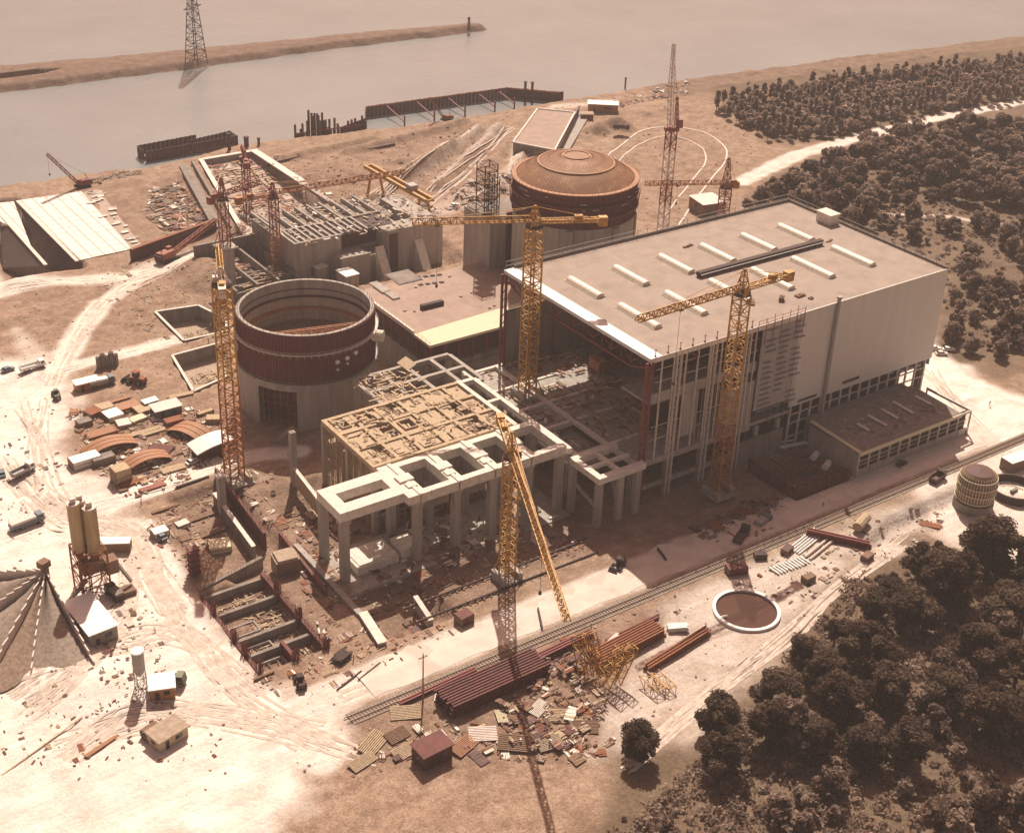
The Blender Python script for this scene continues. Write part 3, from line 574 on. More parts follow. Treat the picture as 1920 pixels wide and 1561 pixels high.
# sheet-piled pit in front of the hall
pp = thing('sheet_pile_pit', (0,0,0), 'dark red sheet-piled working pit between the right yellow crane and the annex', 'pit')
mb = MB()
def sheet(mb, p, q, z0, z1, st=1.0, dp=.35, jit=0):
    p = Vector(p[:2]); q = Vector(q[:2]); d = q-p; n = max(1, int(d.length/st)); nn = Vector((-d.y, d.x)).normalized()*dp
    for i in range(n):
        a = p.lerp(q, i/n)+(nn if i % 2 else nn*0); b_ = p.lerp(q, (i+1.02)/n)+(nn if i % 2 else nn*0); c_ = (a+b_)/2; mb.rb((c_.x, c_.y, (z0+z1+random.uniform(-jit,jit))/2), ((b_-a).length, .22, z1-z0+random.uniform(-jit,jit)), math.atan2(d.y, d.x))
sheet(mb, (248,211.2), (269,211.2), -4, 2.8); sheet(mb, (248,211.5), (248,229.5), -4, 3.4); mesh_obj('sheet_piles', mb, MT['maroon'], pp)
mb = MB()
for y in (214, 219, 224): mb.bar((248.4,y,1.2),(269,y,1.6),.45)
mb.bar((255,211.6,1.3),(255,229,1.5),.4); mb.bar((262,211.6,1.3),(262,229,1.5),.4); mesh_obj('struts', mb, MT['steel_red'], pp)
def grate(px_, py_, l, wd, z, rz, m, lab):
    p = G(px_, py_, z); t = thing('plank_platform', p, lab, 'platform', rz); mb = MB()
    for i in range(int(wd/.4)): mb.rb((0, -wd/2+i*.4+.2, 0), (l, .3, .12))
    mesh_obj('boards', mb, m, t); mb = MB()
    for s in (-.35, .35): mb.rb((l*s, 0, -.12), (.25, wd, .18))
    mesh_obj('bearer', mb, MT['timber_d'], t)
grate(1488, 833, 9, 1.8, 2.2, R(-12), MT['white'], 'long white plank panel laid across the dark sheet-piled pit'); grate(1478, 826, 5, .9, 2.5, R(-14), MT['white'], 'short thin white panel on top of the dark sheet-piled pit')
for (a, b_, l) in ((1528,855,3.2),(1550,873,3.5)):
    p = G(a, b_, 1.6); t = thing('covered_tank', p, 'white-topped cylinder tank in the dark pit, '+('nearer the hall' if a < 1540 else 'nearer the annex wall'), 'tank', R(25)); mb = MB(); mb.tube((-l/2,0,.2),(l/2,0,.2),1.0,12); mesh_obj('barrel', mb, MT['white'], t); mb = MB(); mb.rb((-l*.3,0,-.9),(.3,1.6,.6)); mb.rb((l*.3,0,-.9),(.3,1.6,.6)); mesh_obj('saddle', mb, MT['dark'], t)
# ================================================================= REACTOR BUILDINGS
def ringlathe(mb, r0, r1, z0, z1, a0=0, a1=2*math.pi, n=96, m=0): mb.lathe([(r0,z0),(r1,z0),(r1,z1),(r0,z1),(r0,z0)], n, a0=a0, a1=a1, m=m)
cL = (161.7, 330.5); rl = thing('reactor_building', (*cL, 0), 'open-topped reactor cylinder in dark red formwork rising on a grey concrete base', 'reactor building')
ac = math.atan2(-.902, -.431)     # towards the camera
o0, o1 = ac-R(44), ac-R(10)
mb = MB(); ringlathe(mb, 18.6, 20.6, 0, 14.6, o1, o0+2*math.pi, 90); ringlathe(mb, 18.6, 20.6, 12.6, 14.6, o0, o1, 10)
for s in (o0, o1):
    pass
mesh_obj('base_wall', mb, MT['conc'], rl)
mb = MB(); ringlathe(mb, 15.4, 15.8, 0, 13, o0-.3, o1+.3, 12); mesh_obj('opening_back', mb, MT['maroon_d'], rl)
mb = MB()
for t in np.linspace(o0+.04, o1-.04, 6): c_, s_ = math.cos(t), math.sin(t); mb.bar((c_*19.8, s_*19.8, 0), (c_*19.8, s_*19.8, 12.5), .22)
for z in (2.5, 5, 7.5, 10): mb.bar((math.cos(o0)*19.8, math.sin(o0)*19.8, z), (math.cos(o1)*19.8, math.sin(o1)*19.8, z), .2)
mesh_obj('opening_scaffold', mb, MT['cred'], rl)
mb = MB(); ringlathe(mb, 19.4, 20.25, 14.8, 29.9); 
for i in range(130): t = 2*math.pi*i/130; mb.bar((math.cos(t)*20.35, math.sin(t)*20.35, 15), (math.cos(t)*20.35, math.sin(t)*20.35, 29.8), .16)
mesh_obj('formwork_shell', mb, MT['maroon'], rl)
mb = MB(); ringlathe(mb, 19.05, 20.0, 29.95, 30.25); ringlathe(mb, 19.1, 19.38, 25.2, 29.94); mesh_obj('wall_rim', mb, MT['conc'], rl)
for z, r_, m_ in ((24.3, 21.3, 'cwhite'), (14.7, 21.0, 'steel')):
    mb = MB(); ringlathe(mb, 20.2, r_, z, z+.25); 
    for i in range(64):
        t = 2*math.pi*i/64; t2 = 2*math.pi*(i+1)/64; p = (math.cos(t)*r_, math.sin(t)*r_); q = (math.cos(t2)*r_, math.sin(t2)*r_); mb.bar((*p, z), (*p, z+1.1), .07); mb.bar((*p, z+1.1), (*q, z+1.1), .07)
        mb.bar((math.cos(t)*20.1, math.sin(t)*20.1, z-1.4), (*p, z), .1)
    mesh_obj('walkway', mb, MT[m_], rl)
mb = MB(); ringlathe(mb, 18.5, 19.3, 24.7, 25.1); ringlathe(mb, 18.8, 19.05, 27.2, 27.4); mesh_obj('inner_gangway', mb, MT['maroon_d'], rl)
mb = MB(); ringlathe(mb, 18.6, 19.0, 15, 24.6); mesh_obj('steel_liner', mb, mat('liner_panels', (.46,.38,.31), .7, .25, .5, streak=True, lines=[(2,2.4,(.24,.18,.15),.12)]), rl)
mb = MB(); ringlathe(mb, 17.9, 18.58, 21.0, 21.7); mesh_obj('ring_beam', mb, MT['orange'], rl)
mb = MB(); mb.lathe([(18.55,17.2),(0.01,17.6)], 64); 
for i in range(26):
    y = -17+i*1.35; hw = math.sqrt(max(0, 17.3**2-y*y)); mb.bx(-hw, y-.12, 17.55, hw, y+.12, 17.75, 1)
mesh_obj('inner_deck', mb, [mat('deck_boards', (.36,.27,.21), .9, .25, .4), MT['timber_d']], rl)
mb = MB(); mb.lattice((-16.5, 3, 22.6), (15.5, -5, 22.6), 1.2, 1.6, .2, .12); mesh_obj('polar_beam', mb, MT['orange'], rl)
for t, z in ((ac+R(24),21),(ac+R(33),21.4),(ac+R(42),22),(ac+R(24),18.6),(ac+R(33),19.6)):
    mb = MB(); c_ = Vector((math.cos(t), math.sin(t), 0)); mb.tube(c_*20+Vector((0,0,z)), c_*20.75+Vector((0,0,z)), .65 if z > 20 else .35, 14); mesh_obj('penetration_sleeve', mb, MT['white'], rl)
mb = MB()
for i in range(54): t = 2*math.pi*i/54; mb.bar((math.cos(t)*19.6, math.sin(t)*19.6, 30), (math.cos(t)*19.6, math.sin(t)*19.6, 31.3), .09)
mesh_obj('rim_posts', mb, MT['dark'], rl)
mb = MB(); p = Vector((math.cos(ac+R(72)), math.sin(ac+R(72)), 0)); mb.tube(p*20+Vector((0,0,23)), p*23.5+Vector((0,0,23)), 1.7, 16); mesh_obj('airlock_stub', mb, MT['conc_new'], rl)
mb = MB(); p = Vector((math.cos(ac-R(84)), math.sin(ac-R(84)), 0)); mb.tube(p*19+Vector((0,0,20)), p*21.6+Vector((0,0,20)), 2.3, 20); mesh_obj('equipment_hatch', mb, MT['conc_new'], rl)
mb = MB(); p = G(515, 830)-rl.location; q = G(548, 800, 7)-rl.location; 
for s in (-.5, .5): mb.bar(p+Vector((s,0,0)), q+Vector((s,0,0)), .3)
for i in range(14): c_ = p.lerp(q, i/13); mb.bar(c_-Vector((.5,0,0)), c_+Vector((.5,0,0)), .2)
mesh_obj('access_stair', mb, MT['steel'], rl)
cR_ = (262.6, 334.8); rr = thing('domed_reactor_building', (*cR_, 0), 'reactor cylinder closed by a rust orange dome above a dark red band', 'reactor building')
mb = MB(); ringlathe(mb, 19, 20.1, 0, 40.5); 
for i in range(4): t = ac+R(-60+i*45); mb.rb((math.cos(t)*20.3, math.sin(t)*20.3, 20), (1.2, 2.4, 40), t)
mesh_obj('base_wall', mb, MT['conc'], rr)
mb = MB(); ringlathe(mb, 19, 20.3, 40.5, 51.9); ringlathe(mb, 20.2, 21.2, 43.4, 44.4); ringlathe(mb, 20.2, 21.0, 47.6, 48.2)
for i in range(120): t = 2*math.pi*i/120; mb.bar((math.cos(t)*20.4, math.sin(t)*20.4, 40.7), (math.cos(t)*20.4, math.sin(t)*20.4, 51.8), .14)
for i in range(60): t = 2*math.pi*i/60; mb.bar((math.cos(t)*21.1, math.sin(t)*21.1, 45), (math.cos(t)*21.5, math.sin(t)*21.5, 48.2), .12)
mesh_obj('steel_band', mb, MT['maroon'], rr)
mb = MB()
for i in range(34):
    t = random.uniform(0, 6.28); z = random.choice((47.2, 49.2, 50.6)); dt = random.uniform(.04, .12); a = Vector((math.cos(t)*20.7, math.sin(t)*20.7, z)); b_ = Vector((math.cos(t+dt)*20.7, math.sin(t+dt)*20.7, z)); mb.bar(a, b_, .2)
mesh_obj('loose_fittings', mb, MT['steel_pale'], rr)
mb = MB(); ringlathe(mb, 19.2, 21.0, 51.9, 52.3)
for i in range(64):
    t = 2*math.pi*i/64; t2 = 2*math.pi*(i+1)/64; mb.bar((math.cos(t)*21, math.sin(t)*21, 52.2), (math.cos(t)*21, math.sin(t)*21, 53.3), .07); mb.bar((math.cos(t)*21, math.sin(t)*21, 53.3), (math.cos(t2)*21, math.sin(t2)*21, 53.3), .07)
mesh_obj('rim_walkway', mb, MT['timber_o'], rr)
mb = MB(); Rs = (19.6**2+6.6**2)/(2*6.6); prof = []
for k in range(15): r_ = 19.6*(1-k/14); prof.append((max(r_, .01), 52.2+math.sqrt(Rs*Rs-r_*r_)-(Rs-6.6)))
mb.lathe(prof, 120)
dz = lambda r_: 52.2+math.sqrt(Rs*Rs-r_*r_)-(Rs-6.6)
mesh_obj('dome', mb, MT['dome'], rr, smooth=True)
mb = MB()
for rr_ in (12.4, 4.2): mb.lathe([(rr_+.3, dz(rr_+.3)-.1), (rr_+.3, dz(rr_)+.25), (rr_-.3, dz(rr_)+.3), (rr_-.3, dz(rr_-.3)-.1)], 96)
for i in range(96):
    t = 2*math.pi*i/96; L = [19.3, 16, 12.8] if i % 2 else [19.3, 16, 12.8, 9, 5]
    for a, b_ in zip(L[:-1], L[1:]): mb.bar((math.cos(t)*a, math.sin(t)*a, dz(a)+.06), (math.cos(t)*b_, math.sin(t)*b_, dz(b_)+.06), .12)
mesh_obj('dome_ribs', mb, mat('dome_rib', (.34,.18,.085), .7, .25, .5), rr)
# fuel building / stair tower beside it and scaffold tower
fb = thing('fuel_building', (0,0,0), 'tall grey concrete block attached to the left of the domed reactor', 'building')
p = G(917, 505, 17.5); q = G(950, 500, 17.5)
mb = MB(); fx, fy = p.x, p.y; mb.bx(fx, fy, 0, fx+18, fy+16, 35); mesh_obj('wall', mb, MT['conc'], fb); mb = MB(); mb.bx(fx+6.4, fy-.5, 0, fx+8.4, fy, 37); mesh_obj('buttress', mb, MT['maroon_d'], fb)
mb = MB(); mb.bx(fx+.5, fy+.5, 35.01, fx+17, fy+15, 35.4); mesh_obj('roof', mb, MT['conc_dark'], fb)
st = thing('scaffold_tower', (fx+3, fy+7, 35.4), 'dark scaffold tower standing left of the rust orange dome', 'scaffold'); mb = MB(); mb.lattice((0,0,0), (0,0,17), 5.0, 2.6, .28, .16); mb.lattice((4,2,0),(4,2,11),3,2.4,.24,.14); mesh_obj('frame', mb, MT['dark'], st)
for z in (5, 10, 15): mb = MB(); mb.rb((0,0,z), (5,5,.15)); mesh_obj('platform', mb, MT['timber_d'], st)
# ================================================================= AUXILIARY BUILDING
ab = thing('auxiliary_building', (0,0,0), 'flat-roofed auxiliary block between the two reactors with a cream strip along its roof edge', 'building')
za = 17.6; bx0, bx1, by0, by1 = 193, 249, 311.3, 357
mb = MB(); mb.bx(bx0, by0+9.5, za-.8, bx1, by1, za); mesh_obj('roof', mb, MT['auxroof'], ab)
mb = MB(); mb.add([(bx0-.4,by0-.3,za-.7),(bx1,by0-.3,za-.7),(bx1,by0+12.5,za-.7),(bx0-.4,by0+9,za-.7),(bx0-.4,by0-.3,za+.12),(bx1,by0-.3,za+.12),(bx1,by0+12.5,za+.12),(bx0-.4,by0+9,za+.12)], MB.BF); mesh_obj('roof_edge', mb, MT['cream'], ab)
mb = MB(); mb.bx(bx0-.35, by0+9.6, za-.3, bx0+.3, by1, za+.8); mesh_obj('parapet', mb, MT['conc_new'], ab)
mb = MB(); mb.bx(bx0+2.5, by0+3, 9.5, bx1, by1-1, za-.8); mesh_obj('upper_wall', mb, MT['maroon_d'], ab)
mb = MB(); mb.bx(bx0+.6, by0+1.0, 0, bx1, by1-.6, 9.5); mb.add([(bx0-6,by0-6,0),(bx1-30,by0-6,0),(bx1-30,by0+1,0),(bx0-6,by0+1,0),(bx0+.2,by0+.2,8),(bx1-30,by0+.2,8),(bx1-30,by0+1,8),(bx0+.2,by0+1,8)], MB.BF); mesh_obj('lower_wall', mb, MT['conc_dark'], ab)
mb = MB()
for i in range(9): mb = MB(); mb.bx(bx0+.4+i*5, by0+.4, 9.5, bx0+.9+i*5, by0+.9, za-.8); mesh_obj('gallery_post', mb, MT['steel_red'], ab)
for i in range(9): mb = MB(); mb.bx(bx0+.2, by0+3+i*5, 9.5, bx0+.7, by0+3.5+i*5, za-.8); mesh_obj('gallery_post', mb, MT['steel_red'], ab)
mb = MB(); railing(mb, (bx0-.2, by0), (bx0-.2, by1), za, 1.4, 2.2); mesh_obj('railing', mb, MT['steel_pale'], ab)
for (a, b_, l, wd, h_, m_) in ((757,520,9,9.5,.25,'conc_dark'),(810,575,8,1.6,1.4,'dark'),(712,540,3,9,.5,'conc'),(735,555,2.6,6,.4,'conc')):
    p = G(a, b_, za); mb = MB(); mb.rb((p.x, p.y, za+h_/2+.02), (l, wd, h_)); mb.rb((p.x, p.y, za+h_+.04), (l*.9, wd*.9, .1)); mesh_obj('roof_plinth', mb, MT[m_], ab)
for r_ in range(2):
    for k in range(4):
        p = G(785+k*13+r_*4, 520+r_*14-k*1.5, za); mb = MB(); mb.rb((p.x, p.y, za+.1), (1.5, 1.3, .2)); mb.rb((p.x, p.y, za+.25), (1.1, .9, .1)); mesh_obj('roof_hatch', mb, MT['dark'], ab)
for k in range(8):
    p = G(random.uniform(720,930), random.uniform(510,600), za+.1); mb = MB(); mb.rb((p.x, p.y, za+.25), (random.uniform(.5,1.4), random.uniform(.4,1), .3), random.random()); mesh_obj('loose_board', mb, MT['timber'], ab)
# ================================================================= TURBINE FOUNDATION TABLES
tt = thing('turbine_pedestal', (0,0,0), 'long pale concrete turbine pedestal on tall columns with four open bays', 'foundation')
ZT = 19.0; mb = MB(); zb = 16.4
def ringslab(mb, x0, y0, x1, y1, a, b_, z0, z1):
    mb.bx(x0, y0, z0, x1, y0+b_, z1); mb.bx(x0, y1-b_, z0, x1, y1, z1); mb.bx(x0, y0+b_, z0, x0+a, y1-b_, z1); mb.bx(x1-a, y0+b_, z0, x1, y1-b_, z1)
mb.bx(126.2, 243.5, zb, 146.4, 247.2, ZT); mb.bx(126.2, 251.9, zb, 146.4, 255.6, ZT); mb.bx(126.2, 247.2, zb, 129.4, 251.9, ZT); mb.bx(142.2, 247.2, zb, 146.4, 251.9, ZT)
mb.bx(143.6, 241.0, zb+.3, 146.9, 257, ZT+.02)
for xa, xb in ((147.3,158.0),(158.5,168.8),(169.3,179.9),(180.4,191.3)):
    mb.bx(xa, 241, zb, xb, 243, ZT); mb.bx(xa, 254.8, zb, xb, 256.8, ZT); mb.bx(xa, 243, zb, xa+1.5, 254.8, ZT); mb.bx(xb-1.5, 243, zb, xb, 254.8, ZT)
mesh_obj('deck_beams', mb, MT['conc_new'], tt)
mb = MB()
for x in (146.9, 158.1, 168.9, 180.0): mb.bx(x-.3, 240.8, ZT-.2, x+.7, 257, ZT+.28); mb.bx(x-1.9, 247.5, ZT+.003, x+2.1, 250.5, ZT+.55); mb.bx(x-1.2, 244.6, ZT+.004, x+1.4, 246.8, ZT+.35)
for x in (152, 163, 174, 185): mb.bx(x-2, 240.6, ZT-1, x+2.5, 241.1, ZT+.35)
mesh_obj('bearing_blocks', mb, MT['conc_new'], tt)
mb = MB()
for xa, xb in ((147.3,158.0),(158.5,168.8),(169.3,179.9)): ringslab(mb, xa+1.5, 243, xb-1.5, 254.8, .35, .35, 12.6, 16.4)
mesh_obj('bay_linings', mb, MT['conc_dark'], tt)
for x in (127.6, 146.9, 158.2, 169.1, 180.2, 190.4):
    for y in ((242.6 if x > 130 else 244.6), 255.4):
        mb = MB(); mb.bx(x-1.0, y-1.0, -3.2, x+1.0, y+1.0, zb); mb.bx(x-1.4, y-1.2, zb-1.2, x+1.4, y+1.2, zb-.01); mesh_obj('column', mb, MT['conc'], tt)
mb = MB(); mb.bx(124.5, 238.5, -3.3, 192, 257, -1.3); mesh_obj('base_slab', mb, MT['conc'], tt)
mb = MB(); ringslab(mb, 131, 244, 142.5, 252.5, .8, .8, -1.2, 1.0); mb.bx(131.8, 244.8, .4, 141.7, 251.7, 1.2); mb.rb((146, 247, .6), (5, 6, 3)); mesh_obj('plinth', mb, MT['conc_new'], tt)
# second (rear) table, still in timber formwork
rt = thing('formwork_deck', (0,0,0), 'yellowish timber formwork deck on props behind the pale pedestal', 'formwork')
TY = MT['timber_y']; ZF = 18.6; mb = MB(); x0, x1, y0, y1 = 143.5, 186, 258.4, 286.5
mb.bx(x0, y0, ZF-1.4, x1, y0+1.1, ZF); mb.bx(x0, y1-1.2, ZF-1.4, x1, y1, ZF); mb.bx(x0, y0+1.1, ZF-1.4, x0+1.1, y1-1.2, ZF)
mb.bx(x0+1.1, y0+9.4, ZF-1.2, x1, y0+10.6, ZF-.1); mb.bx(x0+1.1, y0+18.6, ZF-1.2, x1, y0+19.8, ZF-.1)
for x in (151.5, 159, 166.5, 174, 181): mb.bx(x-.5, y0+1.1, ZF-1.2, x+.5, y1-1.2, ZF-.15)
mesh_obj('edge_beams', mb, TY, rt)
mb = MB()
for cx0 in np.arange(x0+1.2, x1-2, 3.7):
    for cy0 in (y0+1.2, y0+10.7, y0+19.9):
        if random.random() < .3: continue
        zq = random.choice((ZF-2.2, ZF-1.0, ZF-.5, ZF-.3))+random.uniform(-.1,.1); yq = cy0+random.uniform(0,3); mb.bx(cx0+random.random(), yq, zq-.2, min(cx0+random.uniform(2,3.6), x1), yq+random.uniform(2,5), zq)
mb.bx(x0+1, y0+1, ZF-6.2, x1-1, y1-1, ZF-5.9)
xs_c = [x0+1.1, 151.0, 158.5, 166.0, 173.5, 180.5, x1]; ys_c = [y0+1.1, y0+9.4, y0+18.6, y1-1.2]
for i in range(6):
    for j in range(3):
        q = random.random(); zq = ZF-.55-random.random()*.3; xa, xb, ya, yb = xs_c[i]+.55, xs_c[i+1]-.55, ys_c[j]+1.2, ys_c[j+1]-.02
        if q < .45: mb.bx(xa, ya, zq, xb, yb, zq+.15)
        elif q < .85: xm = (xa+xb)/2; ym = (ya+yb)/2; ringslab(mb, xa, ya, xb, yb, 1.2, 1.6, zq, zq+.15); ringslab(mb, xa+1.2, ya+1.6, xb-1.2, yb-1.6, .3, .3, zq-2, zq+.7)
        else: mb.bx(xa, ya, zq, (xa+xb)/2, yb, zq+.15)
mesh_obj('soffit_boards', mb, MT['timber'], rt)
mb = MB()
for k in range(330):
    x = random.uniform(x0+1, x1-1); y = random.uniform(y0+.5, y1-.5); l = random.uniform(.8, 3.4); mb.rb((x, y, ZF+random.uniform(-1.2,.35)), (l, random.uniform(.15,.6), .15), random.choice((0, math.pi/2, random.random()*3)), random.choice((0,0,1)))
tag(mesh_obj('loose_boards', mb, [MT['timber'], MT['timber_d']], rt), kind='stuff')
mb = MB()
for x in np.arange(x0, x1, 1.9):
    for y in np.arange(y0+.4, y1, 3.2):
        if x > x0+5 and y > y0+4 and y < y1-4: continue
        mb.bar((x, y, -1.5), (x+random.uniform(-.15,.15), y, ZF-1.3), .2)
for y in np.arange(y0+.4, y1, 1.0): mb.bar((x0+.3, y, -1.5), (x0+.3, y+random.uniform(-.2,.2), ZF-1.3), .17)
for z in (3, 8, 13): mb.bar((x0+.3, y0, z), (x0+.3, y1, z), .17); mb.bar((x0, y0+.4, z), (x1, y0+.4, z), .17)
tag(mesh_obj('props', mb, MT['timber_y'], rt), kind='stuff')
for y in (y0+.5, y0+14, y1-.6):
    for x in (x0+.6, 158, 172, x1-1): mb = MB(); mb.bx(x-.7, y-.7, -1.6, x+.7, y+.7, ZF-1.5); mesh_obj('column', mb, MT['conc'], rt)
# concrete frame bays behind it, reaching the hall
rb_ = thing('bay_structure', (0,0,0), 'unfinished concrete bay frame behind the timber formwork with open pits', 'frame')
mb = MB(); ZB = 16.5
for y in (287.5, 297, 306): mb.bx(164, y-.6, ZB-1.4, 196, y+.6, ZB)
for x in (164, 172.5, 181, 189.5, 196): mb.bx(x-.6, 288.1, ZB-1.4, x+.6, 305.4, ZB-.02)
mesh_obj('beams', mb, MT['conc'], rb_)
for x in (164.6, 181, 195.5):
    for y in (288, 305): mb = MB(); mb.bx(x-.7, y-.7, -1, x+.7, y+.7, ZB-1.42); mesh_obj('column', mb, MT['conc'], rb_)
mb = MB()
for k in range(130): mb.rb((random.uniform(163,181), random.uniform(288,306), ZB+random.uniform(-.5,.4)), (random.uniform(1,4), random.uniform(.2,.7), .15), random.choice((0,1.57,random.random()*3)), 0)
mb.rb((181, 305, ZB+1), (5, 4, .2), .5, tilt=Matrix.Rotation(.4,3,'X')); tag(mesh_obj('loose_boards', mb, MT['timber'], rb_), kind='stuff')
# in-fill bay between second pedestal and the hall
mb = MB(); ib = thing('pedestal_extension', (0,0,0), 'shadowed concrete bay between the pale pedestal and the operating deck', 'frame')
mb.bx(186.3, 258, 16.5, 187.6, 287, 18.4); mb.bx(191.8, 241, 16.2, 193.2, 287, 17.8); mb.bx(187.6, 272, 16.6, 191.8, 273.2, 18.2); mb.bx(187.6, 285.6, 16.6, 191.8, 287, 18.2); mesh_obj('beams', mb, MT['conc_new'], ib)
for x in (187, 192.5):
    for y in (259.5, 273, 286): mb = MB(); mb.bx(x-.6, y-.6, -1, x+.6, y+.6, 16.2); mesh_obj('column', mb, MT['conc'], ib)
# yellow formwork wall panels left of the pedestal
for (a, b_, c_, d, h_, lab) in ((553,870,610,945,5.5,'tall yellow timber wall form left of the pedestal'),(618,790,700,885,0,'')):
    if not h_: continue
    p = G(a, b_+40); q = G(c_, d+40); t = thing('wall_formwork', p, lab, 'formwork', math.atan2(q.y-p.y, q.x-p.x)); L = (q-p).length; mb = MB()
    for i in range(int(L/.35)): mb.bx(i*.35, -.1, .2, i*.35+.28, .05, h_)
    mesh_obj('boards', mb, TY, t); mb = MB(); mb.bx(0, -.5, h_+.02, L, .5, h_+.3); mesh_obj('top_plank', mb, MT['conc_new'], t); mb = MB()
    for i in range(6): mb.bar((i*L/5, .1, h_*.8), (i*L/5, 3, 0), .15)
    mesh_obj('props', mb, MT['timber_d'], t)
for (a, b_, tz, lab) in ((552,905,17.5,'tall slim concrete column standing alone left of the timber formwork deck'),(622,868,0,'')):
    if not tz: continue
    p = G(a, b_); t = thing('concrete_column', p, lab, 'column'); mb = MB(); mb.bx(-.8,-.8,-2,.8,.8,tz-1.5); mesh_obj('shaft', mb, MT['conc'], t); mb = MB()
    for x in (-.6,0,.6):
        for y in (-.6,0,.6): mb.bar((x,y,tz-1.5),(x*1.1,y*1.1,tz+.3),.06)
    mesh_obj('starter_bars', mb, MT['rust'], t)
p = G(417, 950); t = thing('concrete_column', p, 'grey concrete column beside the foot of the tall left yellow crane', 'column'); mb = MB(); mb.bx(-.9,-.9,-2,.9,.9,9.5); mesh_obj('shaft', mb, MT['conc'], t); mb = MB(); mb.bx(-1.1,-1.1,9.51,1.1,1.1,10); mesh_obj('cap', mb, MT['conc_new'], t)
p = G(365, 1075); t = thing('column_formwork', p, 'dark red column form with rebar at the corner of the foundation pit', 'formwork'); mb = MB(); mb.bx(-1.1,-1.1,-1,1.1,1.1,7.5); mesh_obj('shutter', mb, MT['maroon'], t); mb = MB()
for z in (1,2.5,4,5.5,7): mb.bx(-1.4,-1.4,z,1.4,-1.15,z+.25); mb.bx(-1.4,1.15,z,1.4,1.4,z+.25); mb.bx(-1.4,-1.15,z,-1.15,1.15,z+.25); mb.bx(1.15,-1.15,z,1.4,1.15,z+.25)
mesh_obj('clamps', mb, MT['steel_red'], t)
# ---- walls helper: a straight wall between two pixels on the ground
def wall(name, label, cat, a, b_, z0, z1, th, m, cap=None, rebar=0, world=False, z1b=None):
    p = Vector((*a, 0)) if world else G(*a); q = Vector((*b_, 0)) if world else G(*b_); d = q-p; L = d.length; t = thing(name, p, label, cat, math.atan2(d.y, d.x)); zz = z1 if z1b is None else z1b
    mb = MB(); h = th/2; mb.add([(0,-h,z0),(L,-h,z0),(L,h,z0),(0,h,z0),(0,-h,z1),(L,-h,zz),(L,h,zz),(0,h,z1)], MB.BF)
    for i in range(int(L/2.2)): mb.bx(.4+i*2.2, -h-.12, z0, .62+i*2.2, -h-.002, min(z1,zz)-.1)
    mesh_obj('wall_body', mb, m, t)
    if cap: mb = MB(); k = .12; mb.add([(-.02,-h-k,z1+.003),(L+.02,-h-k,zz+.003),(L+.02,h+k,zz+.003),(-.02,h+k,z1+.003),(-.02,-h-k,z1+.25),(L+.02,-h-k,zz+.25),(L+.02,h+k,zz+.25),(-.02,h+k,z1+.25)], MB.BF); mesh_obj('coping', mb, cap, t)
    if rebar:
        mb = MB()
        for i in range(int(L/.8)):
            mb.bar((i*.8, random.choice((-h*.6,h*.6)), z1), (i*.8+random.uniform(-.1,.1), random.uniform(-h,h), z1+rebar*random.uniform(.6,1.1)), .07)
        mesh_obj('starter_bars', mb, MT['rust'], t)
    return t
NW = MT['conc_new']
wall('foundation_wall', 'long low foundation wall running from under the pedestal towards the haul road', 'wall', (123,262), (123,225), -3, .9, 1.4, MT['conc'], None, 0, True)
wall('precast_beam', 'long pale concrete beam lying beside the haul road at the end of the foundation wall', 'beam', (123.6,228.5), (121.9,216.3), -.6, .9, 2.0, MT['conc'], NW, 0, True)
wall('foundation_wall', 'short sloping wing wall right of the long pale beam', 'wall', (137,227), (136.2,218.4), -2, 1.2, 1.0, MT['conc'], NW, 0, True, 0)
# foundation pit near bottom left
fp = thing('foundation_pit', (0,0,0), 'grid of reinforced foundation walls in the open pit at the lower left', 'foundation')
for (a, b_) in (((94.6,223),(94.6,256)),((94.6,223),(111,223)),((111,223),(111,256)),((94.6,230.2),(111,230.2)),((94.6,236.4),(111,236.4)),((94.6,247.5),(111,247.5)),((94.6,255.6),(111,255.6)),((103.5,223),(103.5,230))):
    mb = MB(); p, q = Vector(a), Vector(b_); v = abs(q.x-p.x) < .1; w_ = .45
    if v: mb.bx(p.x-w_, p.y-w_, -3.6, p.x+w_, q.y+w_, -.1)
    else: mb.bx(p.x+w_+.003, p.y-w_, -3.6, q.x-w_-.003, p.y+w_, -.9)
    mesh_obj('wall', mb, MT['maroon'] if v else MT['conc_dark'], fp)
mb = MB()
for x in (94.6, 111):
    for y in np.arange(223, 256, .55): 
        if random.random() < .8: mb.bar((x+random.uniform(-.3,.3), y, -.3), (x+random.uniform(-.4,.4), y, random.uniform(.5,1.7)), .08)
for cx_, cy_ in ((94.6,223),(111,223),(94.6,230.2),(111,236.4),(94.6,236.4),(111,247.5),(103.5,223),(94.6,247.5)):
    for k in range(26): x = cx_+random.uniform(-.8,.8); y = cy_+random.uniform(-.8,.8); mb.bar((x,y,-3),(x+random.uniform(-.2,.2),y,random.uniform(1.6,3.4)),.09)
    for z in (-1,0,1): mb.bar((cx_-.8,cy_-.8,z),(cx_+.8,cy_-.8,z),.1); mb.bar((cx_-.8,cy_+.8,z),(cx_-.8,cy_-.8,z),.1)
tag(mesh_obj('starter_bars', mb, MT['steel_red'], fp), kind='stuff')
mb = MB()
for k in range(260):
    x = random.uniform(95.5,110); y = random.uniform(224,255); mb.rb((x,y,-3.1+random.random()*.3),(random.uniform(.6,4),random.uniform(.12,.4),.12),random.choice((0,1.57,random.random()*3)),random.choice((0,1)))
tag(mesh_obj('pit_planks', mb, [MT['timber'], MT['timber_d']], fp), kind='stuff')
for y in (226.5, 233, 241.5): mb = MB(); ringslab(mb, 96, y-2, 102.6, y+2, .3, .3, -3.3, -2.5); mesh_obj('inner_kerb', mb, MT['conc'], fp)
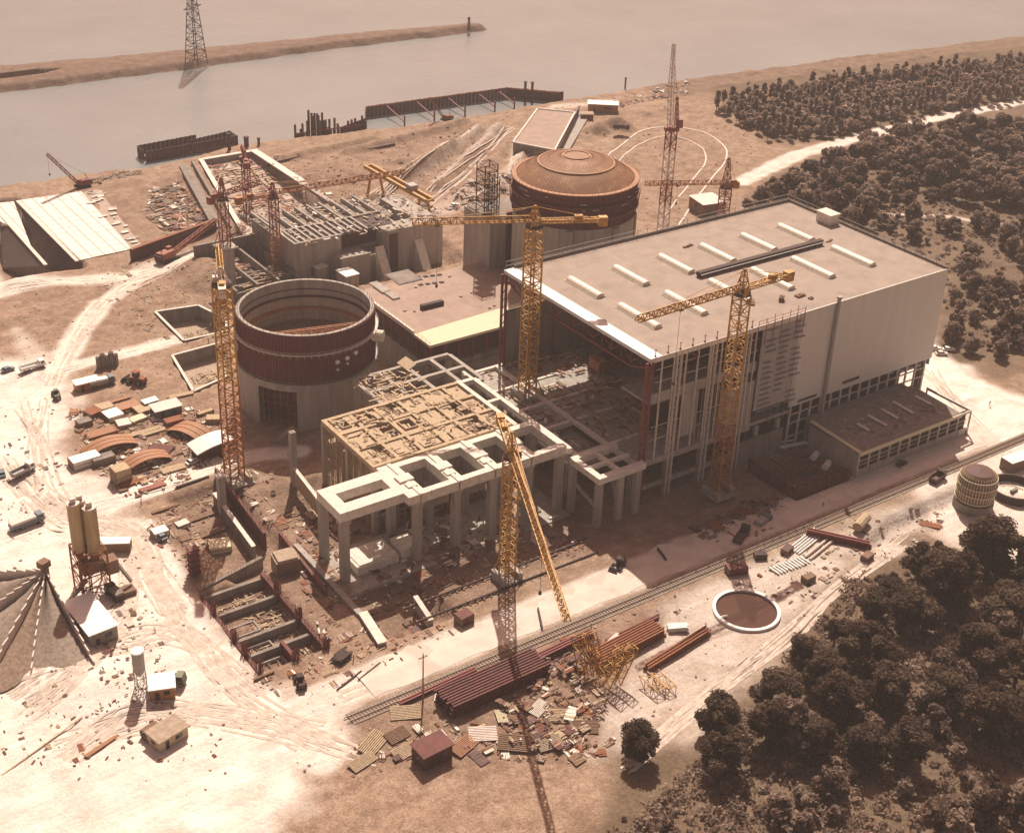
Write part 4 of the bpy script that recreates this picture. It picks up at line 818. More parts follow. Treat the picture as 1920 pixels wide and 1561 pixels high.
wall('retaining_wall', 'dark red retaining wall form running down from the crane foot', 'wall', (119.6,303), (117.4,268), -3, 2.6, .8, MT['maroon'], None, 1.2, True)
wall('retaining_wall', 'second parallel concrete retaining wall with pale coping near the crane foot', 'wall', (115.2,294), (113.4,266), -3, 1.0, .9, MT['conc_dark'], NW, 0, True)
wall('retaining_wall', 'low concrete wall with rebar along the top edge of the foundation pit', 'wall', (95,257.6), (113.6,262), -3, .4, 1.0, MT['conc_dark'], None, .9, True)
wall('retaining_wall', 'dark trench wall with planks beside the left legs of the pedestal', 'wall', (121.5,268), (119.9,240), -2, 1.6, .7, MT['maroon'], None, 1.0, True)
p = G(536, 1065); t = thing('concrete_block', p, 'big sandy concrete block with rounded top beside the foundation pit', 'block', R(-8)); mb = MB(); mb.prism([(-3,-2.4),(3,-2.4),(3,2.4),(-3,2.4)], -1, 3.6); mb.rb((0,0,3.9),(5,4.8,.6)); mesh_obj('block_body', mb, MT['sand'], t); mb = MB(); mb.bx(-3.1,-2.5,-1,3.1,-2.42,3.3); mesh_obj('shuttered_face', mb, MT['timber_d'], t)
# ================================================================= BASINS near the open reactor
for nm, P, lab, zf in (('basin', BAS1, 'open concrete basin in the dust field left of the open reactor, upper one', -5), ('basin', BAS2, 'open concrete basin against the base of the open reactor, lower one', -4.5)):
    t = thing('open_basin', (0,0,0), lab, 'basin'); Q = [Vector(p) for p in P]; n_ = len(Q)
    for i in range(n_):
        a, b_ = Q[i], Q[(i+1) % n_]; d = b_-a; c_ = (a+b_)/2; mb = MB()
        if lab.endswith('lower one') and i == 1: continue
        mb.rb((c_.x, c_.y, (zf-1+.35)/2), (d.length, .7, .35-zf+1), math.atan2(d.y, d.x)); mb.rb((c_.x, c_.y, .45), (d.length, .85, .18), math.atan2(d.y, d.x), 1); mesh_obj('wall', mb, [MT['conc_dark'], NW], t)
    mb = MB(); mb.prism([(q.x, q.y) for q in Q], zf-.2, zf+.12); mesh_obj('floor', mb, MT['sand'], t)
    c_ = sum(Q, Vector((0,0)))/n_; mb = MB()
    for k in range(34): mb.rb((c_.x+random.uniform(-4,4), c_.y+random.uniform(-3,3), zf+.4+random.random()*.6), (random.uniform(1.5,4.5), .3, .15), random.uniform(-.2,.5) if k % 2 else 1.4)
    mesh_obj('stacked_planks', mb, MT['timber'], t)
# ================================================================= DISCHARGE CHANNEL
dc = thing('discharge_apron', (0,0,0), 'bright white concrete slab apron by the river at the far left', 'apron')
AP = mat('bright_slabs', (.80,.76,.70), .85, .08, .3, lines=[(0,4.6,(.42,.34,.28),.4),(1,5.2,(.45,.37,.31),.35)], spots=((.62,.55,.48),.25,.62))
mb = MB(); A0 = G(34,377), G(152,360), G(247,468), G(150,489)
mb.add([(p.x, p.y, z) for z in (-.5,.35) for p in A0], [(3,2,1,0),(4,5,6,7),(0,1,5,4),(1,2,6,5),(2,3,7,6),(3,0,4,7)])
mesh_obj('slab', mb, AP, dc)
mb = MB(); A1 = G(-60,388), G(26,379), G(58,462), G(18,425)
mb.add([(p.x, p.y, z) for z in (-10,.36) for p in A1], [(3,2,1,0),(4,5,6,7),(0,1,5,4),(1,2,6,5),(2,3,7,6),(3,0,4,7)]); mesh_obj('slab', mb, AP, dc)
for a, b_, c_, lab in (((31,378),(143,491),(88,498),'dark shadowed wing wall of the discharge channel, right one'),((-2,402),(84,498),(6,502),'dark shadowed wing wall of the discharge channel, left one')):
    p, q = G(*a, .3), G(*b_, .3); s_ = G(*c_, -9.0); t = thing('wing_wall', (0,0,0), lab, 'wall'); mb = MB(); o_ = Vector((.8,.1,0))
    mb.add([p, q, s_, p+o_, q+o_, Vector((q.x+.8, q.y, -9))], [(0,1,2),(3,5,4),(0,3,4,1),(1,4,5,2),(2,5,3,0)]); mesh_obj('wall_face', mb, MT['shade_conc'], t); mb = MB(); mb.bar(p+Vector((.4,0,.2)), q+Vector((.4,0,.2)), 1.3, .4); mesh_obj('coping', mb, NW, t)  # near-black wall face: its shade is put into the colour
pp2 = [G(150,362), G(184,355), G(264,459), G(248,468)]; mb = MB(); mb.add([(p.x,p.y,hz(p.x,p.y)+.12+i*0) for i, p in enumerate(pp2)]+[(p.x,p.y,-1) for p in pp2], [(0,1,2,3)]); t = thing('blinding_slab', (0,0,0), 'brown tiled blinding layer with scattered slabs right of the white apron', 'slab')
mesh_obj('blinding', mb, mat('brown_blinding', (.42,.33,.27), .9, .15, .4, lines=[(1,5.2,(.30,.22,.18),.2)]), t); mb = MB()
for k in range(26):
    u, v = random.random(), random.random(); p = pp2[0].lerp(pp2[1], u).lerp(pp2[3].lerp(pp2[2], u), v); mb.rb((p.x, p.y, .6), (random.uniform(.8,4), random.uniform(.4,2), .2), random.uniform(-.3,.3))
mesh_obj('loose_slabs', mb, NW, t)
t = wall('quay_wall', 'long dark wall below the brown terrace, left of the pumping station', 'wall', (247,490), (405,432), -2, 4.6, 1.2, MT['maroon_d'], MT['rust'])
# ================================================================= INTAKE BASIN + PUMPING STATION
ik = thing('intake_basin', (0,0,0), 'sloping concrete intake basin cut into the river bank', 'basin')
mb = MB(); mb.prism([(219.6,548),(221,548),(199,452),(197.6,452)],-9.2,.9); mb.bx(244.2,452,-9.2,246.2,548,.9); mb.bx(221,546.4,-9,244.2,548,.9); mesh_obj('wall', mb, MT['conc'], ik)
mb = MB(); mb.prism([(219.3,548.1),(221.3,548.1),(199.3,452),(197.3,452)],.903,1.2); mb.bx(243.6,500,.903,247.2,548.1,1.3); mb.bx(221.3,546.1,.903,243.6,548.3,1.2); mesh_obj('coping', mb, MT['cwhite'], ik)
mb = MB(); mb.prism([(209,545),(213,545),(196,470),(192,470)],-.4,.9); mb.prism([(215,546),(216,546),(198,466),(197,466)],-.4,1.9); mesh_obj('side_channel', mb, MT['conc_dark'], ik)
mb = MB(); mb.add([(221.2,546.2,-1.4),(244,546.2,-1.4),(244,452,-8.6),(199.4,452,-8.6)], [(3,2,1,0)]); mesh_obj('floor', mb, mat('basin_slabs', (.52,.44,.37), .9, .3, .3, spots=((.36,.27,.21),.2,.5), lines=[(0,6,(.38,.30,.24),.2)]), ik)
mb = MB()
for k in range(300):
    y = random.uniform(456,544); x = random.uniform(221-(548-y)*.22,243); z = -8.4+(y-452)/94*7.2; mb.rb((x,y,z+random.uniform(.1,.8)), (random.uniform(1,7), random.uniform(.2,.9), .25), random.choice((0,1.57,random.random()*3)), random.choice((0,1,2)))
tag(mesh_obj('scattered_material', mb, [MT['timber'], MT['rust'], MT['steel_red']], ik), kind='stuff')
ps = thing('pumping_station', (0,0,0), 'massive half-built concrete pumping station with ribbed open top behind the open reactor', 'building')
def pb(name, boxes, m, **k):
    mb = MB()
    for b_ in boxes: mb.bx(*b_)
    return mesh_obj(name, mb, m, ps)
pb('main_block', [(197.5,410,-5,216,424,13.6),(216,413,-5,240,424,13.6),(232,404,-5,249,413,13.6),(249.02,408,-5,258,440,12.4)], MT['conc'])
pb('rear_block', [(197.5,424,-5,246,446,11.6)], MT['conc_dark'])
pb('low_block', [(212.5,403,-5,224,412.9,7.4),(224,405,-5,231.9,412.9,6.0)], MT['conc'])
pb('deck_edge', [(197.2,409.7,13.605,216.2,410.5,14.4),(197.2,410.5,13.605,198,446,14.4),(198,423.4,13.605,240,424.2,14.3),(212.3,402.7,7.41,224.2,403.3,8.1),(231.8,403.8,13.605,249.2,404.6,14.4)], MT['conc'])
mb = MB()
for i in range(12): x = 199.5+i*2.5; mb.rb((x, 417, 14.0), (.8, 13.0, .8)); 
for i in range(9): x = 200+i*5; mb.bx(x, 424.4, 11.6, x+.7, 446, 13.2)
mesh_obj('roof_ribs', mb, MT['conc'], ps)
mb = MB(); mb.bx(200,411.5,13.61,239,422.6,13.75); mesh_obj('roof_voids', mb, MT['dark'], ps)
pb('front_panel', [(216.1,412.7,7.6,231.8,412.99,12.4)], MT['maroon_d']); pb('front_panel', [(232.5,403.7,-3,236,403.99,13)], MT['maroon_d'])
for (x, y, s_) in ((227, 404.6, 1), (243, 403.6, 1)):
    mb = MB(); mb.add([(x,y,9),(x+3.4,y,9),(x+3.4,y-9,-5),(x,y-9,-5),(x,y+.4,-5),(x+3.4,y+.4,-5)], [(0,3,2,1),(0,1,5,4),(0,4,3),(1,2,5)])
    mesh_obj('discharge_chute', mb, NW, ps)
mb = MB(); mb.tube((205.5,409.9,2.5),(205.5,409.2,2.5),2.6,24); mesh_obj('pipe_ring', mb, MT['conc_dark'], ps); mb = MB(); mb.tube((205.5,409.4,2.5),(205.5,409.1,2.5),1.9,24); mesh_obj('pipe_mouth', mb, MT['dark'], ps)
mb = MB()
for k in range(240):
    x = random.uniform(198,257); y = random.uniform(406,445); z = 13.9 if y < 424 else 12.4
    if x > 249: z = 12.9
    mb.rb((x,y,z+random.random()*.5),(random.uniform(.6,3.2),random.uniform(.2,1),.3),random.choice((0,1.57,random.random()*3)),random.choice((0,0,1,2)))
tag(mesh_obj('deck_clutter', mb, [MT['timber'], NW, MT['maroon_d']], ps), kind='stuff')
cb2 = thing('chamber_block', (0,0,0), 'roofless concrete chambers and stepped walls between the pumping station and the red left cranes', 'foundation')
mb = MB()
for y in (404, 410, 416): mb.bx(172,y,-3,196,y+.8,3.2)
for x in (172, 180, 188, 196): mb.bx(x,404.8,-3,x+.8,440,5-abs(x-184)*.1)
mb.bx(172,440,-3,196.8,441.2,8); mesh_obj('wall', mb, MT['conc_dark'], cb2); mb = MB()
for i in range(12): mb.rb((184+random.uniform(-8,8), 402+random.uniform(0,14), 3.5), (random.uniform(3,9), .5, .3), random.uniform(-.1,.1))
mesh_obj('shuttering', mb, MT['timber'], cb2)
wall('retaining_wall', 'long retaining wall behind the pumping station deck', 'wall', (198,452), (262,456), -6, 2.2, 1.2, MT['maroon'], None, 1, True)
for (a, b_, w_, l, h_, lab, m_) in ((652,535,5,7,5.0,'small white roofed site hut between the pumping station and the open reactor','white'),(600,520,4,4,4.5,'pale tapered concrete stub behind the rim of the open reactor','conc_new')):
    p = G(a, b_); t = thing('site_hut' if 'hut' in lab else 'concrete_stub', p, lab, 'hut' if 'hut' in lab else 'block', R(2)); mb = MB()
    mb.prism([(-w_/2,-l/2),(w_/2,-l/2),(w_/2,l/2),(-w_/2,l/2)], -4, h_); mesh_obj('walls' if 'hut' in lab else 'base', mb, MT['conc'], t); mb = MB(); mb.rb((0,0,h_+.2),(w_+.6,l+.6,.35)); mesh_obj('roof' if 'hut' in lab else 'cap', mb, MT[m_], t)
# ================================================================= COFFERDAMS
cfd = thing('cofferdam', (0,0,0), 'long brown sheet-pile cofferdam enclosing a strip of water along the bank', 'cofferdam'); mb = MB()
for a, b_ in (((308,557),(320,578)),((320,578),(401,573)),((401,573),(422,552))): sheet(mb, a, b_, -5, 2.6, 1.1, .35, .15)
mesh_obj('sheet_piles', mb, MT['maroon_d'], cfd); mb = MB()
for a, b_ in (((320,578),(401,573)),((401,573),(420,553))): mb.bar((*a,2.2),(*b_,2.2),.5,.7)
mesh_obj('waler', mb, MT['rust'], cfd); mb = MB()
for x in (331, 348, 366, 384, 396): mb.bar((x,576.5,1.6),(x-2,556,-.6),.5); mb.bar((x-2,556,-3),(x-2,556,2.5),.6)
mesh_obj('struts', mb, MT['steel_red'], cfd)
cf2 = thing('cofferdam', (0,0,0), 'dark rectangular sheet-pile cell in the river beside the intake basin', 'cofferdam'); mb = MB()
for a, b_ in (((202,568),(202,576)),((202,576),(231,578)),((225,572),(247,576)),((202,566),(247,568)),((247,568),(247,577))): sheet(mb, a, b_, -5, 1.9, 1.1, .35, .1)
mesh_obj('sheet_piles', mb, MT['maroon_d'], cf2); mb = MB(); mb.bx(203,567,-4,245,573,-1.5); mesh_obj('fill', mb, MT['mud'], cf2)
cf3 = thing('sheet_pile_cluster', (0,0,0), 'ragged cluster of dark sheet piles of uneven height standing at the shore', 'sheet piling'); mb = MB()
for x in np.arange(273, 296, .95):
    h_ = random.choice((0,1,2.5,5)) if x < 279 or x > 288 else random.uniform(4.5,11); mb.rb((x, 561.5+random.uniform(-1,1), (h_-5)/2), (.95, .5, h_+5), .05)
for x in np.arange(296, 310, .95): h_ = 1+(x-296)*.18+random.choice((0,0,1.8)); mb.rb((x, 559.2, (h_-5)/2), (.98,.45,h_+5), .05)
mesh_obj('sheet_piles', mb, MT['maroon_d'], cf3); mb = MB(); mb.bar((273,560.8,.6),(309,558.6,.8),.5); mesh_obj('waler', mb, MT['rust'], cf3)
for (a, b_, h_, w_, lab) in ((984,190,10,1.3,'left one of the two tall steel piles behind the cofferdam'),(997,191,10,1.3,'right one of the two tall steel piles behind the cofferdam'),(431,292,10,1.6,'lone dark pile at the right end of the sheet-pile cell'),(463,286,7,2.2,'thick dark pile between the cell and the ragged sheet piles'),(486,284,6,1.2,'thin dark pile left of the ragged sheet piles'),(1172,166,5.5,.9,'slim navigation beacon at the shore beyond the oval road')):
    p = G(a, b_, -3); t = thing('steel_pile', p, lab, 'pile'); mb = MB(); mb.tube((0,0,-4),(0,0,h_),w_/2,10); mesh_obj('shaft', mb, MT['maroon_d'], t); mb = MB(); mb.tube((0,0,h_),(0,0,h_+.5),w_/2+.2,10); mesh_obj('cap', mb, MT['dark'], t)
# ================================================================= PYLON on the spit
p = G(368, 116, 0); py = thing('power_pylon', p, 'tall lattice power pylon standing on the sand spit', 'pylon', R(30)); mb = MB()
mb.lattice((0,0,-1),(0,0,26),8.5,3.6,.42,.22,w2=4.6); mb.lattice((0,0,26),(0,0,46),4.6,2.6,.36,.2,w2=1.6); mesh_obj('tower', mb, MT['dark'], py)
for z, l in ((29,15),(36,11)):
    mb = MB()
    for s in (-1,1): mb.bar((0,0,z),(s*l/2,0,z+.5),.35); mb.bar((0,0,z+2),(s*l/2,0,z+.5),.25)
    mesh_obj('cross_arm', mb, MT['dark'], py)
p = G(879, 56, -1); t = thing('beacon', p, 'small marker beacon on the tip of the sand spit', 'beacon'); mb = MB(); mb.lattice((0,0,-1),(0,0,6),1.4,1.2,.25,.15,w2=.7); mesh_obj('mast', mb, MT['dark'], t); mb = MB(); mb.tube((0,0,6),(0,0,7.6),.8,8); mesh_obj('top_mark', mb, MT['dark'], t)
# ================================================================= CRANES
def HT(p, py_):
    lo, hi = 0, 120
    for _ in range(40):
        m_ = (lo+hi)/2
        if PX((p.x, p.y, p.z+m_))[1] > py_: lo = m_
        else: hi = m_
    return lo
def tcrane(label, px_, py_, H_, az, jl, cl, mt, w_=1.8, mid=None, upper=None, peak=6, bob=True, base='foot', trolley=.6, jm=None, z0=None, jw=1.5, group=None, pos=None):
    p = pos or G(px_, py_); t = thing('tower_crane', p, label, 'tower crane'); jm = jm or mt
    mb = MB()
    if base == 'foot':
        mb.rb((0,0,.4),(w_*2.2,w_*2.2,.8)); mb.rb((-w_*.85,0,1.6),(1.1,w_*1.9,1.6)); mb.rb((w_*.85,0,1.6),(1.1,w_*1.9,1.6))
    else: mb.rb((0,0,.3),(w_*2.4,w_*2.4,.6))
    mesh_obj('ballast_base', mb, MT['conc'], t)
    mb = MB()
    for sx_ in (-1,1):
        for sy_ in (-1,1): mb.bar((sx_*w_*1.0, sy_*w_*1.0, .6), (sx_*w_/2, sy_*w_/2, 6), .22)
    mesh_obj('base_struts', mb, mt, t)
    if mid: mb = MB(); mb.lattice((0,0,.6),(0,0,mid[0]),w_*1.08,2.2,.12+w_*.07,.08+w_*.04); mesh_obj('mast', mb, mid[1], t); a0 = mid[0]
    else: a0 = .6
    mb = MB(); mb.lattice((0,0,a0),(0,0,H_),w_,2.2,.12+w_*.07,.08+w_*.04); mesh_obj('mast', mb, mt, t)
    mb = MB(); mb.tube((0,0,H_),(0,0,H_+.8),w_*.7,14); mesh_obj('slewing_ring', mb, MT['dark'], t)
    ca_, sa_ = math.cos(az), math.sin(az); d = Vector((ca_,sa_,0)); nrm = Vector((-sa_,ca_,0)); zj = H_+1.6
    mb = MB(); c_ = nrm*1.5+d*.6; mb.rb((c_.x,c_.y,zj-.2),(1.7,1.3,2.0),az); cab = mesh_obj('cab', mb, upper or mt, t); mb = MB(); c_ = nrm*1.5+d*1.48; mb.rb((c_.x,c_.y,zj+.1),(.06,1.1,1.1),az); mesh_obj('window', mb, MT['glass'], cab)
    mb = MB(); mb.lattice((0,0,H_+.8),(0,0,H_+peak),w_*.85,1.6,.28,.17,w2=.5); mesh_obj('tower_peak', mb, upper or mt, t)
    P0 = Vector((0,0,zj)); mb = MB(); mb.lattice(P0+d*.8, P0+d*jl, jw, 1.7, .26, .16, h=1.6, tri=True); mesh_obj('jib', mb, jm, t)
    mb = MB(); mb.lattice(P0-d*.8, P0-d*cl, 1.7, 1.7, .26, .16, h=.9); mb.rb((-d.x*cl*.6,-d.y*cl*.6,zj+.9),(2.2,1.3,1.2),az); mesh_obj('counter_jib', mb, jm, t)
    mb = MB(); c_ = -d*(cl-1.2); mb.rb((c_.x,c_.y,zj-.4),(2.4,1.9,2.6),az); mesh_obj('counterweight', mb, upper or jm, t)
    T = Vector((0,0,H_+peak-.2)); mb = MB(); mb.bar(T, P0+d*jl*.42+Vector((0,0,1.3)), .13); mb.bar(T, P0+d*jl*.78+Vector((0,0,1.3)), .13); mb.bar(T, P0-d*(cl-1), .13); mesh_obj('tie_bars', mb, jm, t)
    c_ = P0+d*jl*trolley; mb = MB(); mb.rb((c_.x,c_.y,zj-.5),(1.2,1.1,.4),az); tr = mesh_obj('trolley', mb, MT['dark'], t); hl = H_*.35; mb = MB(); mb.bar(c_-Vector((0,0,.5)), c_-Vector((0,0,hl)), .07); mb.rb((c_.x,c_.y,zj-hl),(.5,.5,.9)); mesh_obj('hook_block', mb, MT['dark'], tr)
    return t
def aim(p, a, z): q = G(*a, z); return math.atan2(q.y-p.y, q.x-p.x), Vector((q.x-p.x, q.y-p.y)).length
pM = G(950,1085); az, jl = aim(pM, (1068,1102), 44); _, clM = aim(pM, (918,728), 44)
cM = tcrane('yellow tower crane in front of the pale pedestal, its jib pointing to the haul road', 0, 0, HT(pM,858), az, jl, min(clM,24), MT['yellow'], 2.8, pos=pM, peak=7)
pC = G(988,745, 12.4); az, jl = aim(pC, (692,432), 61); _, cl = aim(pC, (1131,402), 61); pC = Vector((216.5-7.5, 291-8, 12.4)); pC = G(988,742,12.4)
cC = tcrane('yellow tower crane standing on the deck at the open end of the machine hall', 0, 0, HT(pC,425), R(154), 33, 20, MT['yellow'], 3.6, pos=pC, peak=6, trolley=.8)
pR = G(1346,925); az, jl = aim(pR, (1195,596), 62)
cR2 = tcrane('yellow tower crane before the scaffolded front of the machine hall', 0, 0, HT(pR,552), az, jl, 18, MT['yellow'], 3.2, pos=pR, peak=7, mid=(22, MT['orange']))
pL = G(441,903); cLn = tcrane('tallest yellow tower crane, left of the open reactor, seen along its jib', 0, 0, HT(pL,535), R(68), 20, 8, MT['yellow'], 3.7, pos=pL, peak=5, upper=MT['cwhite'], mid=(30, MT['orange']), jm=MT['yellow'])
p1 = G(519,512); tcrane('red tower crane rising from the pumping station, jib over the gantry', 0, 0, HT(p1,372), R(-4), 52, 14, MT['cred'], 2.6, pos=p1, jm=MT['orange'], peak=6, mid=(16, MT['orange']))
p2 = G(466,412); tcrane('slim red tower crane inside the intake basin, the rearmost of the left cranes', 0, 0, HT(p2,305), R(70), 14, 8, MT['cred'], 2.4, pos=p2, peak=5)
p3 = G(428,540); t = thing('concrete_pier', p3, 'round concrete pier with a stubby red crane top behind the open reactor', 'pier'); mb = MB(); mb.lathe([(0.01,15.5),(2.9,15.5),(2.9,0),(2.6,-3)], 24); mesh_obj('shaft', mb, MT['conc'], t)
tcrane('stubby red tower crane mounted on the round concrete pier', 0, 0, HT(p3+Vector((0,0,15.5)),375), R(15), 17, 6, MT['cred'], 2.8, pos=p3+Vector((0,0,15.5)), peak=8, base='plate')
# tall luffing crane beyond the domed reactor
pT = G(1241,447); t = thing('luffing_crane', pT, 'tall red and white luffing crane beyond the domed reactor, boom raised upright', 'luffing crane'); mb = MB()
mb.rb((0,0,.5),(7,7,1)); mesh_obj('ballast_base', mb, MT['conc'], t)
zz = 1; k = 0
TH = HT(pT,245)
while zz < TH: mb = MB(); z2 = min(TH, zz+(9 if k % 2 else 13)); mb.lattice((0,0,zz),(0,0,z2),3.0,2.4,.36,.22); mesh_obj('mast', mb, MT['cwhite'] if k % 2 == 0 else MT['cred'], t); zz = z2; k += 1
mb = MB(); mb.rb((0,0,TH+.8),(5.5,3,1.4),R(-35)); mb.rb((2.4,-1.4,TH+3),(2.4,2.4,3.2),R(-35)); mesh_obj('machinery_deck', mb, MT['cred'], t)
mb = MB(); mb.lattice((-.6,.4,TH+1.5),(-1.4,1.0,TH+21),1.5,1.8,.26,.15); mesh_obj('boom', mb, MT['cwhite'], t); mb = MB(); mb.lattice((-1.4,1.0,TH+21),(-1.6,1.2,TH+33),1.3,1.8,.26,.15,w2=.8); mesh_obj('boom_tip', mb, MT['cwhite'], t)
mb = MB(); mb.lattice((1.6,-.8,TH+1.5),(1.0,-.4,TH+13),1.2,1.8,.24,.14,w2=.6); mb.bar((1,-.4,TH+13),(-1.6,1.2,TH+32),.12); mesh_obj('a_frame', mb, MT['cred'], t)
# red hammerhead crane behind the far right hall roof edge
qx = onp = G(1352, 455, 0); az, jl = aim(G(1355,375,30), (1203,346), 30)
pK = G(1350,452); kz = HT(pK,352)
tcrane('dark red tower crane behind the far edge of the hall roof, jib towards the dome', 0, 0, kz, R(153), 32, 5, MT['cred'], 3.2, pos=pK, peak=12, jm=MT['orange'])
# gantry crane
gc = thing('gantry_crane', (0,0,0), 'yellow double-girder gantry crane above the pumping station yard', 'gantry crane'); A = G(690,311,13); B_ = G(806,376,13); d = (B_-A); L = d.length; d.normalize(); nn = Vector((-d.y,d.x,0))
for s in (-1.6,1.6): mb = MB(); mb.bar(A+nn*s, B_+nn*s, .9, 1.4); mesh_obj('girder', mb, MT['yellow'], gc)
mb = MB(); mb.bar(A+nn*1.6, A-nn*1.6, .6, .8); mb.bar(B_+nn*1.6, B_-nn*1.6, .6, .8); mesh_obj('end_carriage', mb, MT['yellow'], gc)
mb = MB(); c_ = A.lerp(B_, .72); mb.rb((c_.x,c_.y,14.8),(4,3.4,1.6),math.atan2(d.y,d.x)); mesh_obj('trolley', mb, MT['steel'], gc)
for f_, o_ in ((.12,0),(.9,0)):
    for s in (-3,3):
        mb = MB(); c_ = A.lerp(B_, f_); mb.bar(c_+nn*s*.55, Vector((c_.x,c_.y,0))+nn*s*1.4, .8, .8); mesh_obj('leg', mb, MT['yellow'], gc)
    mb = MB(); c_ = A.lerp(B_, f_); mb.bar(Vector((c_.x,c_.y,.5))+nn*4.6, Vector((c_.x,c_.y,.5))-nn*4.6, .9, .9); mesh_obj('bogie', mb, MT['dark'], gc)
# crawler cranes
def crawler(px_, py_, L, az, elev, m, lab, s=1.0, pos=None):
    p = pos or GH(px_, py_); t = thing('crawler_crane', p, lab, 'crawler crane', az); mb = MB()
    for y in (-1.5,1.5):
        mb.bx(-2.6*s, y*s-.4*s, 0, 2.6*s, y*s+.4*s, .9*s)
        for k in range(5): mb.tube((-2.1*s+k*1.05*s,y*s-.45*s,.45*s),(-2.1*s+k*1.05*s,y*s+.45*s,.45*s),.42*s,8)
    mesh_obj('tracks', mb, MT['rubber'], t)
    mb = MB(); mb.rb((-.6*s,0,1.9*s),(4.6*s,2.6*s,1.7*s)); mb.rb((1.4*s,.8*s,2.3*s),(1.4*s,1.1*s,2.0*s)); h = mesh_obj('house', mb, m, t); mb = MB(); mb.rb((2.12*s,.8*s,2.5*s),(.05,.9*s,1.2*s)); mesh_obj('cab_window', mb, MT['glass'], h)
    mb = MB(); mb.rb((-3.1*s,0,1.6*s),(.9*s,2.5*s,1.4*s)); mesh_obj('counterweight', mb, MT['dark'], t)
    e = Vector((1.4*s+L*math.cos(elev),0,1.4*s+L*math.sin(elev))); mb = MB(); mb.lattice((1.4*s,0,1.4*s), e, 1.0*s, 1.4, .16*s+.05, .1*s+.02); mesh_obj('boom', mb, m, t)
    mb = MB(); mb.bar((-2.2*s,0,3*s),(-1.2*s,0,5*s),.2*s); mb.bar((-1.2*s,0,5*s),e,.08); mb.bar(e,e-Vector((0,0,L*.45)),.07); mb.rb((e.x,0,e.z-L*.45),(.5,.5,.9)); mesh_obj('rigging', mb, MT['dark'], t)
    return t
crawler(155, 350, 19, R(185), R(52), MT['steel_red'], 'dark crawler crane on the river bank above the white apron', 1.1)
crawler(837, 226, 13, R(170), R(55), MT['rust'], 'rusty crawler crane beside the long cofferdam', .95)
crawler(315, 488, 25, R(24), R(13), MT['cred'], 'red crawler crane with its boom lowered over the quay wall', 1.4)
# ================================================================= VEHICLES, HUTS, STACKS (all placed where they stand on the ground)
def wheels(t, xs, ys, r, wd=.35):
    for x in xs:
        for y in ys:
            mb = MB(); mb.tube((x,y-wd/2,r),(x,y+wd/2,r),r,12); w_ = mesh_obj('wheel', mb, MT['rubber'], t); mb = MB(); mb.tube((x,y-wd/2-.02,r),(x,y+wd/2+.02,r),r*.5,8); mesh_obj('hub', mb, MT['steel'], w_)
def truck(px_, py_, az, lab, cabm, bedm, L=7.5, load=None):
    t = thing('truck', GH(px_,py_), lab, 'truck', az); mb = MB(); mb.bx(-L/2,-.5,.6,L/2,.5,.95); mesh_obj('chassis', mb, MT['dark'], t); wheels(t, (-L*.36,-L*.2,L*.34), (-1,1), .52)
    mb = MB(); x0 = L/2-2; mb.add([(x0,-1.15,.8),(L/2,-1.15,.8),(L/2,1.15,.8),(x0,1.15,.8),(x0,-1.1,2.7),(L/2-.45,-1.1,2.7),(L/2-.45,1.1,2.7),(x0,1.1,2.7)], MB.BF); cb = mesh_obj('cab', mb, cabm, t); mb = MB(); mb.add([(L/2-.2,-1,1.75),(L/2-.2,1,1.75),(L/2-.42,1,2.5),(L/2-.42,-1,2.5)], [(0,1,2,3)]); mb.bx(x0+.4,-1.19,1.7,L/2-.7,-1.13,2.4); mb.bx(x0+.4,1.13,1.7,L/2-.7,1.19,2.4); mesh_obj('window', mb, MT['glass'], cb)
    mb = MB(); mb.bx(-L/2,-1.2,.96,x0-.15,1.2,1.1)
    for y in (-1.2,1.12): mb.bx(-L/2,y,1.1,x0-.15,y+.08,1.8 if not load else 1.8)
    mb.bx(-L/2,-1.12,1.1,-L/2+.08,1.12,1.8); mb.bx(x0-.25,-1.12,1.1,x0-.15,1.12,2.0); mesh_obj('cargo_bed', mb, bedm, t)
    if load: mb = MB(); mb.prism([(-L/2+.1,-1.05),(x0-.3,-1.05),(x0-.3,1.05),(-L/2+.1,1.05)],1.1,2.5); mesh_obj('cargo_cover', mb, load, t)
    return t
def car(px_, py_, az, lab, m):
    t = thing('parked_car', GH(px_,py_), lab, 'car', az); mb = MB(); prof = [(-2.1,.35),(-2.1,.85),(-1.3,.95),(1.0,.92),(2.05,.75),(2.1,.35)]; n_ = len(prof)
    mb.add([(x,-.82,z) for x,z in prof]+[(x,.82,z) for x,z in prof], [(i,i+1,n_+i+1,n_+i) for i in range(n_-1)]+[tuple(range(n_))[::-1],tuple(range(n_,2*n_)),(n_-1,0,n_,2*n_-1)]); mb.add([(-1.2,-.7,1.36),(.3,-.7,1.36),(.3,.7,1.36),(-1.2,.7,1.36),(-1.2,-.7,1.42),(.3,-.7,1.42),(.3,.7,1.42),(-1.2,.7,1.42)], MB.BF); mesh_obj('body', mb, m, t)
    mb = MB(); mb.add([(-1.7,-.76,.93),(.95,-.76,.93),(.95,.76,.93),(-1.7,.76,.93),(-1.2,-.68,1.36),(.3,-.68,1.36),(.3,.68,1.36),(-1.2,.68,1.36)], MB.BF); mesh_obj('windows', mb, MT['glass'], t); wheels(t, (-1.3,1.3), (-.75,.75), .32, .2)
